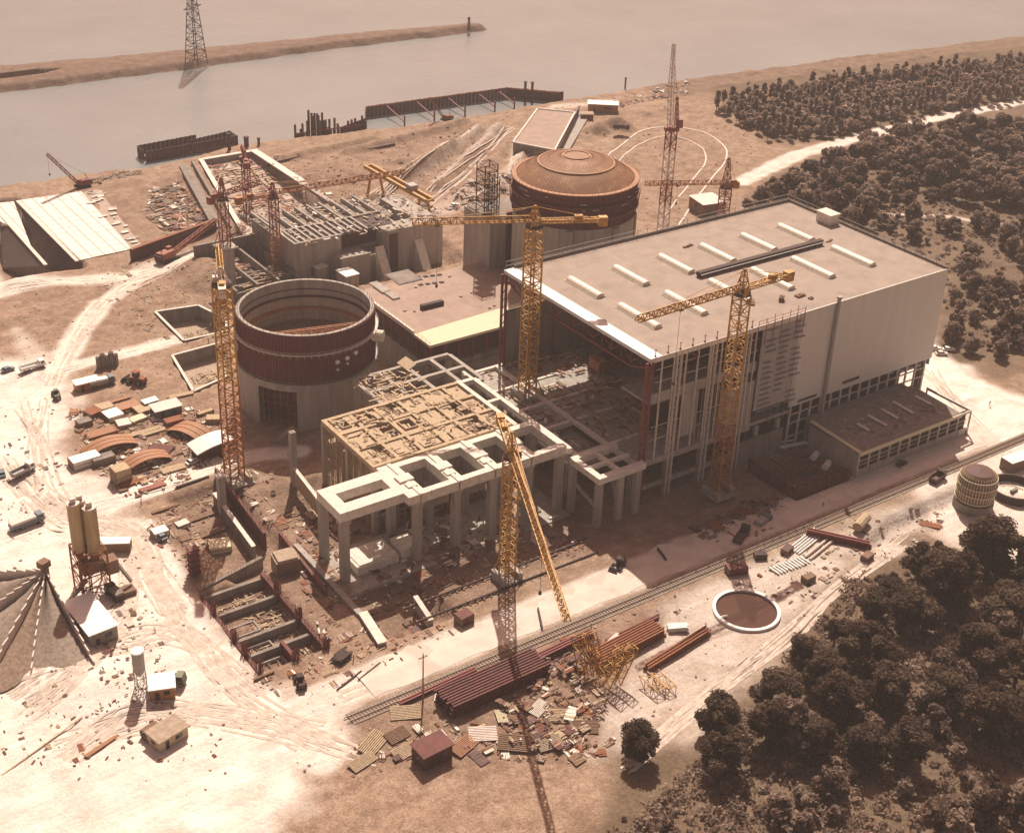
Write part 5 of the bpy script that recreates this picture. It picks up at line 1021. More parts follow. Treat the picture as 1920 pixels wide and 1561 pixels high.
def hut(px_, py_, l, wd, h, az, lab, wm_='timber_d', rm='white', name='site_hut', cat='hut', gable=.5, flat=False):
    t = thing(name, GH(px_,py_), lab, cat, az); mb = MB(); mb.bx(-l/2,-wd/2,-.4,l/2,wd/2,h); wl = mesh_obj('walls', mb, MT[wm_], t); mb = MB(); o_ = .3
    if flat: mb.add([(-l/2-o_,-wd/2-o_,h+.003),(l/2+o_,-wd/2-o_,h+.003),(l/2+o_,wd/2+o_,h+.25),(-l/2-o_,wd/2+o_,h+.25),(-l/2-o_,-wd/2-o_,h+.2),(l/2+o_,-wd/2-o_,h+.2),(l/2+o_,wd/2+o_,h+.45),(-l/2-o_,wd/2+o_,h+.45)], MB.BF)
    else: mb.add([(-l/2-o_,-wd/2-o_,h),(l/2+o_,-wd/2-o_,h),(l/2+o_,0,h+gable),(-l/2-o_,0,h+gable),(l/2+o_,wd/2+o_,h),(-l/2-o_,wd/2+o_,h),(-l/2-o_,-wd/2-o_,h+.15),(l/2+o_,-wd/2-o_,h+.15),(l/2+o_,0,h+gable+.15),(-l/2-o_,0,h+gable+.15),(l/2+o_,wd/2+o_,h+.15),(-l/2-o_,wd/2+o_,h+.15)], [(0,3,2,1),(3,5,4,2),(6,7,8,9),(9,8,10,11),(0,1,7,6),(5,11,10,4),(1,2,8,7),(2,4,10,8),(0,6,9,3),(3,9,11,5)])
    mesh_obj('roof', mb, MT[rm], t); mb = MB(); mb.bx(-l*.3,-wd/2-.05,0,-l*.3+.9,-wd/2-.01,min(2,h*.8)); mesh_obj('door', mb, MT['dark'], t); mb = MB(); mb.bx(l*.05,-wd/2-.05,h*.4,l*.3,-wd/2-.01,h*.75); mesh_obj('window', mb, MT['glass'], t); mb = MB(); mb.bx(-l/2-.05,-.6,h*.4,-l/2-.01,.6,h*.75); mesh_obj('window', mb, MT['glass'], t); return t
def planks(px_, py_, l, wd, h, az, lab, m='timber', jit=.06, name='timber_stack', cat='timber stack', z=None, bw=.28):
    p = GH(px_,py_) if z is None else G(px_,py_,z); t = thing(name, p, lab, cat, az); mb = MB(); nl = max(1, int(h/.2))
    for k in range(nl):
        for i in range(max(1, int(wd/(bw+.04)))): mb.rb((random.uniform(-jit,jit)*l, -wd/2+(i+.5)*(bw+.04), .2+k*.2+.08), (l*random.uniform(1-2*jit,1), bw, .16), random.uniform(-.012,.012))
    mesh_obj('boards', mb, MT[m], t); mb = MB()
    for s in (-.36,0,.36): mb.bx(l*s-.12,-wd/2,-.2,l*s+.12,wd/2,.18)
    mesh_obj('bearers', mb, MT['timber_d'], t); return t
def pipes(px_, py_, l, n_, r, az, lab, m='rust', name='pipe_stack', cat='pipes', rows=2, gap=1.05):
    t = thing(name, GH(px_,py_), lab, cat, az); mb = MB()
    for k in range(rows):
        for i in range(n_-k): mb.tube((-l/2+random.uniform(-.2,.2),(i-(n_-k)/2)*2*r*gap,r+.2+k*1.73*r),(l/2+random.uniform(-.2,.2),(i-(n_-k)/2)*2*r*gap,r+.2+k*1.73*r),r,10)
    mesh_obj('pipes', mb, MT[m], t); mb = MB()
    for s in (-.3,.3): mb.bx(l*s-.12,-n_*r,-.2,l*s+.12,n_*r,.19)
    mesh_obj('bearers', mb, MT['timber_d'], t); return t
def girders(px_, py_, l, n_, az, lab, m='steel_red', rows=1, h=.7, gap=.75, name='girder_stack', cat='girders'):
    t = thing(name, GH(px_,py_), lab, cat, az); mb = MB()
    for k in range(rows):
        for i in range(n_):
            y = (i-(n_-1)/2)*gap; z = .2+k*(h+.06); dx = random.uniform(-.5,.5); x0, x1 = -l/2+dx, l/2+dx
            mb.bx(x0,y-.2,z,x1,y+.2,z+.07); mb.bx(x0,y-.2,z+h-.07,x1,y+.2,z+h); mb.bx(x0,y-.04,z+.07,x1,y+.04,z+h-.07)
    mesh_obj('girders', mb, MT[m], t); mb = MB()
    for s in (-.35,.35): mb.bx(l*s-.15,-n_*gap/2,-.2,l*s+.15,n_*gap/2,.19)
    mesh_obj('bearers', mb, MT['timber_d'], t); return t
def arch(px_, py_, l, wd, rise, az, lab, m='timber_o', n_=3):
    t = thing('curved_formwork', GH(px_,py_), lab, 'formwork', az); K = 12
    for j in range(n_):
        mb = MB(); y0_ = -wd/2+j*wd/n_; y1_ = y0_+wd/n_-.25; L1 = [(-l/2+l*k/K, .4+rise*(1-(2*k/K-1)**2)) for k in range(K+1)]; vs = []
        for x, z in L1: vs += [(x,y0_,z),(x,y1_,z),(x,y0_,z+.25),(x,y1_,z+.25)]
        fs = []
        for k in range(K): a = 4*k; fs += [(a,a+1,a+5,a+4),(a+2,a+6,a+7,a+3),(a,a+4,a+6,a+2),(a+1,a+3,a+7,a+5)]
        mb.add(vs, fs+[(0,2,3,1),(4*K,4*K+1,4*K+3,4*K+2)]); mesh_obj('curved_panel', mb, MT[m], t)
    mb = MB()
    for k in range(1,K,2): x, z = L1[k]; mb.bx(x-.08,-wd/2,z-.35,x+.08,wd/2-.2,z-.003)
    for s in (-.42,.42): mb.bx(l*s-.15,-wd/2,-.2,l*s+.15,wd/2,.4)
    mesh_obj('ribs', mb, MT['dark'], t); return t
def panels(px_, py_, l, wd, az, lab, m='timber', slope=0.0, n_=9, h=.5):
    t = thing('formwork_panel', GH(px_,py_), lab, 'slatted_formwork', az); mb = MB(); rt_ = Matrix.Rotation(slope,3,'X');  # slatted formwork panels resting on bearers
    for i in range(n_): y = -wd/2+(i+.5)*wd/n_; mb.rb((0,y*math.cos(slope),h+y*math.sin(slope)),(l,wd/n_*.6,.14),0,tilt=rt_)
    mesh_obj('battens', mb, MT[m], t); mb = MB()
    mb.rb((0,0,h-.15),(l*.98,wd*.98,.08),0,tilt=rt_); mesh_obj('backing', mb, MT['timber_d'], t); mb = MB()
    for s in (-.4,.4): mb.bx(l*s-.1,-wd/2*.9,-.2,l*s+.1,wd/2*.9,max(.1,h-.25-abs(math.sin(slope))*wd/2*0))
    mesh_obj('bearers', mb, MT['timber_d'], t); return t
def crate(px_, py_, l, wd, h, az, lab, m='timber', name='crate', cat='crate', rim=True):
    t = thing(name, GH(px_,py_), lab, cat, az); mb = MB(); mb.bx(-l/2,-wd/2,-.2,l/2,wd/2,h)
    mesh_obj('box', mb, MT[m], t); mb = MB()
    for x in (-l/2,l/2): mb.bx(x-.08,-wd/2-.06,-.1,x+.08,wd/2+.06,h+.06)
    mb.bx(-l/2+.08,-wd/2-.07,h*.45,l/2-.08,-wd/2-.003,h*.45+.15); mesh_obj('battens', mb, MT['timber_d'], t); return t
def loader(px_, py_, az, lab, m='orange', s=1.0):
    t = thing('wheel_loader', GH(px_,py_), lab, 'wheel loader', az); wheels(t, (-1.5*s,1.4*s), (-1*s,1*s), .75*s, .5*s); mb = MB(); mb.bx(-2.6*s,-.75*s,.9*s,.2*s,.75*s,1.9*s); mb.bx(.2*s,-.6*s,.8*s,1.6*s,.6*s,1.5*s); mesh_obj('body', mb, MT[m], t)
    mb = MB(); mb.bx(-.7*s,-.65*s,1.91*s,.6*s,.65*s,3.0*s); cb = mesh_obj('cab', mb, MT['glass'], t); mb = MB(); mb.bx(-.8*s,-.75*s,3.01*s,.7*s,.75*s,3.12*s); mesh_obj('cab_roof', mb, MT[m], cb)
    mb = MB(); mb.bar((.8*s,-.5*s,1.5*s),(3*s,-.5*s,.7*s),.22*s); mb.bar((.8*s,.5*s,1.5*s),(3*s,.5*s,.7*s),.22*s); mesh_obj('lift_arm', mb, MT[m], t); mb = MB(); mb.add([(2.9*s,-1.2*s,.2*s),(3.9*s,-1.2*s,.15*s),(3.9*s,1.2*s,.15*s),(2.9*s,1.2*s,.2*s),(2.7*s,-1.2*s,1.2*s),(3.0*s,-1.2*s,1.2*s),(3.0*s,1.2*s,1.2*s),(2.7*s,1.2*s,1.2*s)], MB.BF); mesh_obj('bucket', mb, MT['dark'], t); return t
def drum(px_, py_, r, h, lab, m='rust', name='drum', cat='drum'):
    t = thing(name, GH(px_,py_), lab, cat); mb = MB(); mb.tube((0,0,-.1),(0,0,h),r,16); mesh_obj('shell', mb, MT[m], t); mb = MB(); mb.tube((0,0,h),(0,0,h+.12),r*1.06,16); mesh_obj('lid', mb, MT['dark'], t); return t
random.seed(21)
XA = 0.0; YA = R(90)
# -- storage yard left of the open reactor
hut(163,728,7,3,2.6,XA,'small hut with orange brown front and white roof, left end of the yard row','timber_o','white',flat=True)
truck(192,722,XA,'grey truck with white covered load in the yard row, right of the white roofed hut',MT['blue'],MT['steel'],8,MT['white'])
for i in range(5):
    drum(186+i*8,690-i*1.6,.8,3.6+(i%2)*.9,'tall grey gas cylinder, '+('first','second','middle','fourth','last')[i]+' from the left in the row of five','conc_dark','gas_cylinder','cylinder')
loader(256,718,R(120),'brown excavator parked at the right end of the yard row','rust',1.3)
loader(106,745,R(80),'small dark loader standing alone on the dusty ground left of the yard','green',.9)
hut(312,775,8,4.5,2.6,XA,'long dark-walled hut with pale roof at the upper right corner of the yard','blue','cwhite',flat=True)
hut(282,760,4,2,1.6,R(5),'low white topped bin just left of the dark-walled hut','dark','white',flat=True)
arch(205,840,15,6,1.9,R(2),'orange brown curved formwork stack at the lower left of the yard')
arch(272,868,14,5.5,2.0,R(4),'orange brown curved formwork stack beside the dusty road, nearer the camera')
arch(355,812,12,6.5,1.6,R(-62),'orange brown curved formwork stack turned end-on, left of the white canopy')
planks(190,815,9,4,1.2,R(2),'flat brown timber stack behind the lower left curved formwork','timber_o')
for a, b_, l, wd, h_, az_, m_, lab in ((212,782,5,5,1.6,.1,'white','white-topped pallet load in the middle of the yard'),(232,797,4,4,1.2,-.1,'cwhite','pale square pallet load left of centre in the yard'),(258,788,5,3,1,.2,'cream','cream pallet load right of centre in the yard'),(196,768,5,4,1.5,0,'timber','tan crate near the upper left edge of the yard'),(175,778,4,4,1.6,.3,'rust','rusty bin near the left edge of the yard'),(240,765,7,4,1.2,.05,'timber_o','orange timber bin near the top of the yard'),(268,770,5,5,1.2,.1,'timber','square tan timber pallet near the dark-walled hut'),
   (158,796,4,3,1.6,.1,'conc_dark','grey block pallet at the far left edge of the yard'),(160,868,8,4,2.2,.04,'white','white box container below the yard, next to the dusty field'),(194,866,6,3,2.0,.04,'conc_dark','dark open skip just right of the white box container'),(228,900,4.5,4,4.2,.05,'timber_y','upright yellow timber crate at the near end of the yard'),(400,790,4,3,1.6,-.5,'timber_y','yellow crate on the ground left of the crane mast'),(385,776,5,1.4,1,.1,'timber_y','low yellow crate behind the other yellow crate'),(326,795,5,3,1.8,0,'rust','rust-coloured bin below the dark-walled hut'),
   (410,838,5,3,2,-.2,'green','dark green container behind the white canopy'),(300,1000,4,3,1.3,0,'white','white crate beside the dusty road, left of the foundation pit'),(342,985,3.5,2.4,1,.1,'cwhite','small white crate above the dark vehicle'),(412,1027,5.5,4.5,1.6,-.3,'cream','cream-topped crate standing by the column form'),(870,1165,3.5,3,2.4,.1,'maroon','dark box by the haul road below the middle yellow crane'),(1380,1072,5,2.8,2,-.35,'maroon','dark red container between the railway and the round tank'),(1905,875,9,4,3.2,-.1,'timber_d','brown-walled container with white lid at the far right'),
   (215,1030,8,2.8,2.6,-.5,'timber_d','brown container with pale top right of the batching plant')):
    c_ = crate(a,b_,l,wd,h_,az_,lab,m_,'container' if 'container' in lab else 'crate','container' if 'container' in lab else ('bin' if 'bin' in lab or 'skip' in lab else 'crate'))
    if 'lid' in lab or 'pale top' in lab: mb = MB(); mb.rb((0,0,h_+.15),(l+.2,wd+.2,.2)); mesh_obj('lid', mb, MT['white'], c_)
for k, (a, b_, l, wd, az_, m_, lab) in enumerate(((255,815,16,2.2,.03,'timber','long plank pile through the middle of the yard'),(300,808,12,1.6,.06,'timber_y','long yellowish plank pile below the dark-walled hut'),(210,755,12,1.4,.05,'timber_o','thin orange plank pile along the top of the yard'),(340,742,8,2,-.1,'timber','plank pile near the lower basin'),(250,905,8,2.4,.05,'rust','rusty bar pile below the curved formwork'),(285,915,7,2,.03,'cred','reddish bar pile by the dusty road'),(325,880,7,3,.0,'timber','scattered plank pile left of the crane foot'),(300,845,7,6,R(-50),'maroon','dark red rebar mat lying flat in the yard'),(360,905,10,.8,.06,'dark','dark pipe lying by the dusty road'),(405,960,11,2.0,.06,'timber_d','dark beam pile just left of the grey column'),(365,975,10,1.6,.05,'timber_d','dark beam pile in the fan of material right of the dusty road'),(310,955,8,1.2,.05,'timber_d','dark beam pile at the left of the material fan'),(400,1000,8,1.4,.05,'timber_d','short beam pile above the cream-topped crate'))):
    planks(a,b_,l,wd,.5,az_,lab,m_,.04)
# canopy / white curved-roof shelter
t = thing('canopy_shelter', GH(398,850), 'shelter with white curved canopy roof next to the tall yellow crane', 'shelter', R(4)); mb = MB(); K = 10; L1 = [(-6+12*k/K, 3.4+1.2*math.sin(math.pi*k/K*.8)) for k in range(K+1)]; vs = []
for x, z in L1: vs += [(x,-3.2,z-.5),(x,3.2,z),(x,-3.2,z-.2),(x,3.2,z+.3)]
fs = []
for k in range(K): a = 4*k; fs += [(a,a+1,a+5,a+4),(a+2,a+6,a+7,a+3),(a,a+4,a+6,a+2),(a+1,a+3,a+7,a+5)]
mb.add(vs, fs+[(0,2,3,1),(4*K,4*K+1,4*K+3,4*K+2)]); mesh_obj('canopy_roof', mb, MT['white'], t); mb = MB()
for x in (-5.5,-2,2,5.5):
    for y in (-3,3): mb.bar((x,y,0),(x,y,3.2),.18)
mesh_obj('posts', mb, MT['dark'], t); mb = MB(); mb.bx(-5,-2,0,5,2.6,1.7); mesh_obj('stored_goods', mb, MT['maroon_d'], t)
car(362,868,R(10),'white car parked in front of the white canopy shelter',MT['white'])
car(302,1008,R(100),'dark car parked below the white crate by the dusty road',MT['blue'])
car(852,387,R(10),'white car parked left of the scaffold tower near the dome',MT['white'])
car(15,695,R(8),'dark car at the left edge on the dusty field',MT['blue'])
truck(62,692,R(5),'white truck on the dusty field near the left edge',MT['white'],MT['white'],8)
truck(52,985,R(8),'grey lorry trailer standing alone on the bright ground at the left',MT['blue'],MT['blue'],9,MT['cwhite'])
truck(44,888,R(20),'pale truck on the bright ground above the lone lorry trailer',MT['white'],MT['steel'],7)
car(4,890,R(80),'dark car cut by the left edge of the bright ground',MT['blue'])
hut(35,505,3,3,2.6,R(10),'tiny hut at the foot of the left wing wall','timber_o','white')
# batching plant
bp_ = thing('batching_plant', GH(180,1110), 'ochre twin-silo concrete batching plant with tall cylinders and tangled steel legs', 'batching plant')
for x, y, z0_, z1_, r_, m_ in ((-2.3,1.4,12.2,25,1.45,'yellow'),(1.0,.4,11.2,23.4,1.6,'yellow'),(-.4,2.6,13,24.5,1.2,'orange')):
    mb = MB(); mb.tube((x,y,z0_),(x,y,z1_),r_,20); s_ = mesh_obj('silo', mb, mat('silo_ochre', (.50,.36,.19), .7, .35, .6, streak=True) if z1_ == 25 else bpy.data.materials['silo_ochre'], bp_); mb = MB(); mb.tube((x,y,z0_-3.2),(x,y,z0_),.4,16,r_,False); mesh_obj('hopper', mb, MT['rust'], s_); mb = MB(); mb.tube((x,y,z1_),(x,y,z1_+.3),r_+.1,20); mb.rb((x,y,z1_+.9),(1.2,1,1.2)); mesh_obj('silo_top', mb, MT['cwhite'], s_)
mb = MB(); mb.lattice((-.3,1,0),(-.3,1,12.6),6.6,3.1,.36,.2); mb.lattice((-2.5,-2,0),(-2.5,-2,11),2.0,2.2,.2,.12); mesh_obj('legs', mb, MT['rust'], bp_)
mb = MB(); mb.bx(-2.5,-1,6,2.5,3,9.4); mb.bx(2.6,-2,5,5.6,1.4,8.6); mesh_obj('mixer_house', mb, MT['timber_d'], bp_); mb = MB(); mb.bar((5,-1,8),(7.8,-3,2),.9,.5); mesh_obj('conveyor', mb, MT['conc_dark'], bp_); mb = MB(); mb.bar((-2,-1,5),(-9,-3.5,1.2),.9,.5); mesh_obj('conveyor', mb, MT['conc_dark'], bp_); mb = MB(); mb.bx(-8,-6.5,0,-3,-3.5,3.2); mb.bx(3,-5.5,0,8,-2.5,1.2); mesh_obj('dosing_bins', mb, MT['timber_d'], bp_)
truck(215,1118,R(100),'dark mixer truck waiting under the batching plant',MT['dark'],MT['dark'],6,MT['conc_dark'])
hut(172,1175,6.5,14.5,3.6,R(4),'long white-roofed shed next to the fan of aggregate bins','conc_dark','white',flat=True)
p = GH(265,1290); t = thing('small_silo', p, 'small pale grey silo on a lattice stand at the lower left', 'silo'); mb = MB(); mb.tube((0,0,5),(0,0,10),1.3,20); mesh_obj('shell', mb, MT['conc'], t); mb = MB(); mb.tube((0,0,10),(0,0,10.3),1.4,20); mesh_obj('lid', mb, MT['white'], t); mb = MB(); mb.tube((0,0,3.6),(0,0,5),.3,16,1.3,False); mesh_obj('hopper', mb, MT['steel'], t); mb = MB(); mb.lattice((0,0,0),(0,0,5),2.0,1.6,.16,.1); mesh_obj('stand', mb, MT['steel'], t)
hut(305,1297,5.2,4.6,2.8,R(-20),'orange brown hut with white roof right of the small silo','timber_o','white',flat=True)
truck(328,1280,R(-40),'dark green truck parked behind the orange brown hut',MT['green'],MT['green'],5)
hut(315,1385,7,4.5,2.6,R(14),'tan flat-roofed hut near the bottom left','timber','sand',flat=True)
planks(285,1378,4,3,1.8,.3,'dark junk pile against the left side of the tan flat-roofed hut','timber_d'); planks(85,1395,22,.5,.3,R(22),'long thin pole lying on the bright ground at the bottom left','timber')
planks(190,1400,8,1.2,.4,R(18),'orange plank pile at the bottom left edge','timber_o')
# aggregate star: radial bays
apex = G(88,1092,4.5); ag = thing('aggregate_bins', (0,0,0), 'fan of aggregate heaps divided by radial walls below a radial scraper', 'aggregate bins')
rimp = [(-90,1085),(-60,1180),(-30,1290),(60,1262),(178,1250)]; rim_ = [G(*q) for q in rimp]
for i in range(len(rim_)-1):
    a, b_ = rim_[i], rim_[i+1]; mb = MB(); NN = 14; MM = 14; vs = []
    for u in range(NN+1):
        for v in range(MM+1):
            e = a.lerp(b_, v/MM); bul = math.sin(math.pi*v/MM); c_ = apex.lerp(e, u/NN); hh = 7.4*(1-u/NN)**.9*(0.55+.5*bul); out = 1+(.12*bul*u/NN); vs.append((apex.x+(c_.x-apex.x)*out, apex.y+(c_.y-apex.y)*out, max(hh, -.1)+random.uniform(-.12,.12)))
    mb.add(vs, [(u*(MM+1)+v, u*(MM+1)+v+1, (u+1)*(MM+1)+v+1, (u+1)*(MM+1)+v) for u in range(NN) for v in range(MM)]); mesh_obj('heap', mb, MT['gravel'] if i != 2 else mat('brown_gravel', (.30,.215,.16), .97, .4, 1.1, bump=.8), ag, smooth=True)
for i, e in enumerate(rim_):
    mb = MB(); d = (e-apex); d.z = 0; L = d.length; ns = 10
    for k in range(ns):
        p = Vector((apex.x, apex.y, 0))+d*(k/ns); q = Vector((apex.x, apex.y, 0))+d*((k+1)/ns); h_ = 7.6*(1-k/ns)**.8+.4; mb.bx(0,0,0,0,0,0) if 0 else mb.rb(((p.x+q.x)/2,(p.y+q.y)/2,h_/2-.3),(L/ns*.98,.3,h_+.6),math.atan2(d.y,d.x))
    mesh_obj('divider_wall', mb, MT['cwhite'], ag)
mb = MB(); mb.tube((apex.x,apex.y,0),(apex.x,apex.y,9.2),.9,12); mb.rb((apex.x,apex.y+.5,9.6),(2.4,2.2,1.6),.4); mesh_obj('scraper_post', mb, MT['timber_d'], ag)
rr0 = math.atan2(apex.y, apex.x); mb = MB(); K = 12; 
for k in range(K):
    t0 = R(60)+R(110)*k/K; t1 = R(60)+R(110)*(k+1)/K; a = Vector((apex.x+9*math.cos(t0)-2, apex.y+9*math.sin(t0)+1, 0)); b_ = Vector((apex.x+9*math.cos(t1)-2, apex.y+9*math.sin(t1)+1, 0)); c_ = (a+b_)/2
    if k not in (5,6): mb.rb((c_.x,c_.y,1.2),((b_-a).length*1.05,.3,2.6),math.atan2(b_.y-a.y,b_.x-a.x))
mesh_obj('curved_wall', mb, MT['conc_dark'], ag)
# -- foreground yard along the railway
girders(925,1290,26,9,R(1),'big stack of long dark red steel girders just below the railway','maroon',4,.75,.8)
girders(820,1290,20,2,R(2),'thin row of dark girders between the railway and the big girder stack','steel_red',1)
girders(1060,1215,16,3,R(3),'short row of red beams below the railway, right of the crane shadow','steel_red',2)
girders(1175,1215,20,7,R(4),'wide low stack of rust-red beams right of the scattered scrap','rust',3)
girders(1270,1222,21,3,R(8),'long slim rust girder lying on the sand, pointing at the round tank','rust',2)
planks(1240,1232,7,1.6,.8,R(12),'pale plank bundle at the left end of the slim rust girder','cwhite'); planks(1148,1205,5.5,1.6,.9,R(18),'pale plank bundle standing out on the rust-red beams','cwhite')
girders(1185,1182,17,2,R(3),'narrow row of dark beams beside the railway above the rust-red stack','steel_red',1); planks(1270,1180,5,2.2,1.4,R(-25),'small white-topped pile at the right end of the rust-red beams','white')
hut(810,1420,7,4.5,3.4,R(3),'dark red open-fronted storage rack near the bottom edge','maroon_d','maroon',flat=True)
L_ = [(760,1338,6.5,4,-.45,'timber','slatted tan panel on the ground left of the girder stack'),(830,1310,3.5,2.4,-.7,'white','small pile of white slats below the telegraph pole'),(700,1395,7,4,.5,'timber_y','slatted yellow panel at the bottom, leftmost'),(745,1380,5,3.4,.1,'timber_d','brown slatted panel at the bottom, second from the left'),(760,1410,5.5,3.4,.1,'timber','tan slatted panel next to the dark storage rack'),(905,1378,6,4,-.5,'cwhite','pale striped panel right of the dark storage rack'),(965,1395,7,4.5,-.7,'timber_d','brown slatted panel leaning right at the bottom centre'),(1060,1345,7.5,4,-.6,'timber','tan slatted panel below the yellow lattice pieces'),(1095,1365,6,3.6,-.6,'timber_d','brown slatted panel right of the tan one'),(1030,1395,5.5,3.6,-.2,'sand','plain sandy panel at the bottom, right of centre'),(1010,1330,5,3,.4,'conc_new','pale panel on the scrap heap'),(940,1345,4,2.4,1.2,'cream','cream upright panel near the scrap heap'),(870,1400,6,3.5,.3,'timber_o','orange slatted panel behind the pale striped one'),(680,1430,6,3,.2,'timber','tan slatted panel at the lower left of the foreground yard')]
for a, b_, l, wd, az_, m_, lab in L_: panels(a,b_,l,wd,az_,lab,m_,.12)
for (a, b_, c_, d, h_, lab) in ((1100,1270,1085,1190,3.4,'tall yellow lattice crane section standing among the scrap'),(1130,1285,1165,1215,3,'yellow lattice crane section lying beside the standing one'),(1205,1270,1240,1300,3,'yellow lattice frame lying on the sand, rightmost')):
    p = G(a,b_,.9); q = G(c_,d,.9 if 'standing' not in lab else 9); t = thing('crane_section', (0,0,0), lab, 'crane section'); mb = MB(); mb.lattice(p,q,2.4,1.8,.2,.12); mb.lattice(p+Vector((2.8,-.6,0)),q+Vector((2.6,-.6,0)),2.1,1.8,.2,.12); mesh_obj('lattice_frame', mb, MT['yellow'], t)
# scrap heap stuff
def scatter(name, lab, cat, poly, n_, smin, smax, mats, zmax=.5, px=True, thin=.3, lo=.1):
    n_ = int(n_*1.5)
    P = pxy(poly) if px else poly; xs_ = [p[0] for p in P]; ys_ = [p[1] for p in P]; mb = MB(); k = 0; arr = np.array
    while k < n_:
        x = random.uniform(min(xs_),max(xs_)); y = random.uniform(min(ys_),max(ys_))
        if not inpoly(np.array([[x]]), np.array([[y]]), P)[0,0]: continue
        if (x-201.6)**2+(y-181.6)**2 < 85: continue
        l = (smin+(smax-smin)*random.random()**2.2)*.8; zb_ = hz(x,y); rz_ = random.choice((0,1.57,.1,random.random()*3)); mi = random.randrange(len(mats)); bw_ = random.uniform(.12,min(.9,thin*l)); nb_ = random.choice((1,1,1,2,4,6)); cs_, sn_ = math.cos(rz_), math.sin(rz_); k += nb_; zq = zb_+random.uniform(lo,zmax)*random.random()
        if name == 'stones': mb.rb((x,y,zb_),(l*.7,l*.55,l*.4),random.random()*3,mi,tilt=Matrix.Rotation(random.uniform(-.5,.5),3,'X')); continue
        for b__ in range(nb_):
            o_ = (b__-nb_/2)*(bw_+.08); mb.rb((x-sn_*o_,y+cs_*o_,zq),(l*random.uniform(.85,1),bw_,random.uniform(.1,.3)),rz_+random.uniform(-.05,.05),mi if random.random() < .8 else random.randrange(len(mats)),tilt=Matrix.Rotation(random.uniform(-.1,.1),3,'Y'))
    return stuff(name, mb, mats, lab, cat)
T3 = [MT['timber'],MT['timber_d'],MT['timber_d'],MT['rust'],MT['sand'],NW,MT['maroon_d'],MT['maroon']]
scatter('scrap_heap','heap of mixed timber and metal scrap in the foreground yard','scrap heap',[(930,1330),(1000,1260),(1090,1250),(1140,1320),(1100,1400),(960,1410)],560,.6,3.4,T3,1.7)
scatter('scrap_heap','jumble of steel offcuts between the railway and the yellow lattice pieces','scrap heap',[(980,1245),(1080,1190),(1130,1200),(1090,1260),(1010,1260)],320,.6,3.5,[MT['maroon_d'],MT['rust'],MT['conc_dark']],1.2)
scatter('scattered_timber','loose boards strewn along the bottom of the foreground yard','timber',[(650,1395),(860,1340),(960,1390),(1150,1380),(1150,1425),(670,1430)],240,.6,4,T3,.6)
scatter('yard_debris','loose boards and blocks strewn through the storage yard','debris',[(120,770),(330,745),(430,800),(420,880),(240,935),(190,890)],1100,.4,3.2,T3+[MT['timber_o'],MT['white']],.7)
scatter('site_debris','loose boards and rubble between the foundation pit and the pedestal','debris',[(490,960),(600,930),(640,1000),(640,1200),(600,1230),(540,1000),(430,940),(430,880),(540,870)],520,.5,3.5,T3,.5)
scatter('site_debris','rubble and boards around the foot of the pale pedestal','debris',[(640,1100),(950,960),(1100,960),(1100,1040),(830,1100),(700,1160)],420,.5,4,T3,.8)
scatter('pedestal_debris','planks and blocks on the slab under the pedestal columns','debris',rect(130,238,190,284),520,.8,5,T3,1.2,px=False,lo=.4)
scatter('site_debris','strewn pieces beside the haul road at the lower left','debris',[(470,1290),(600,1200),(800,1150),(860,1190),(640,1290),(560,1310)],240,.3,3,T3,.3)
scatter('site_debris','material strewn over the dusty fan left of the tall crane foot','debris',[(250,1000),(330,940),(410,905),(410,1010),(350,1060)],260,.4,4,T3,.4)
scatter('site_debris','dark clutter in the shade below the right yellow crane','debris',[(1290,985),(1420,930),(1480,930),(1440,1000),(1330,1020)],420,.5,5,[MT['timber_d'],MT['maroon_d'],MT['rust'],MT['conc_dark']],1.5)
scatter('site_debris','pieces on the floor of the operating deck near the deck crane','debris',rect(196.5,244,232,296),360,.6,5,T3,13.6,px=False,lo=12.6) if 0 else None
mb = MB()
for k in range(300):
    x = random.uniform(197,236); y = random.uniform(246,296); z = 13.1 if x > 207.9 else (12.45 if y > 260 else (10.1 if x > 200 else 12.05)); mb.rb((x,y,z+random.uniform(.05,.8)),(random.uniform(.8,5),random.uniform(.2,.8),.2),random.choice((0,1.57,random.random()*3)),random.randrange(4))
stuff('deck_debris', mb, [MT['timber'],MT['timber_d'],NW,MT['rust']], 'planks and blocks strewn over the operating deck near the deck crane', 'debris')
mb = MB()
for k in range(130): mb.rb((random.uniform(212,232), random.uniform(238,262), 13.1+random.uniform(.1,.5)), (random.uniform(3,7), .4, .15), R(90)+random.uniform(-.1,.1))
stuff('floor_boarding', mb, MT['timber_y'], 'yellowish boarding laid over the operating floor at the open hall end', 'boarding')
t = thing('excavated_hole', (0,0,0), 'dark orange machine block standing on the operating floor of the open hall', 'machine block'); p = G(1135,690,13.1); mb = MB(); mb.rb((p.x,p.y,15),(9,5,4)); mesh_obj('casing', mb, MT['orange'], t); mb = MB(); mb.rb((p.x+1,p.y,17.3),(5,4,.6)); mesh_obj('cover', mb, MT['dark'], t); t.name = 'machine_block'
scatter('shuttering_clutter','dark shuttering, beams and planks crowded around the feet of the red left cranes','shuttering',[(420,440),(540,400),(560,470),(640,520),(600,545),(430,530)],420,1,6,[MT['maroon_d'],MT['timber_d'],MT['rust'],MT['timber'],MT['conc_dark']],4.5)
scatter('basin_edge_clutter','planks, cages and steel along the right edge of the intake basin and the slope beside it','site clutter',[(500,300),(530,300),(680,420),(600,430)],300,.6,5,[MT['timber'],MT['rust'],MT['maroon_d'],NW],1.6)
scatter('site_debris','odds and ends lying around the batching plant and the white-roofed shed','debris',[(110,1050),(260,1040),(300,1200),(330,1330),(180,1340),(190,1210)],260,.25,1.8,T3+[MT['conc_dark']],.6)
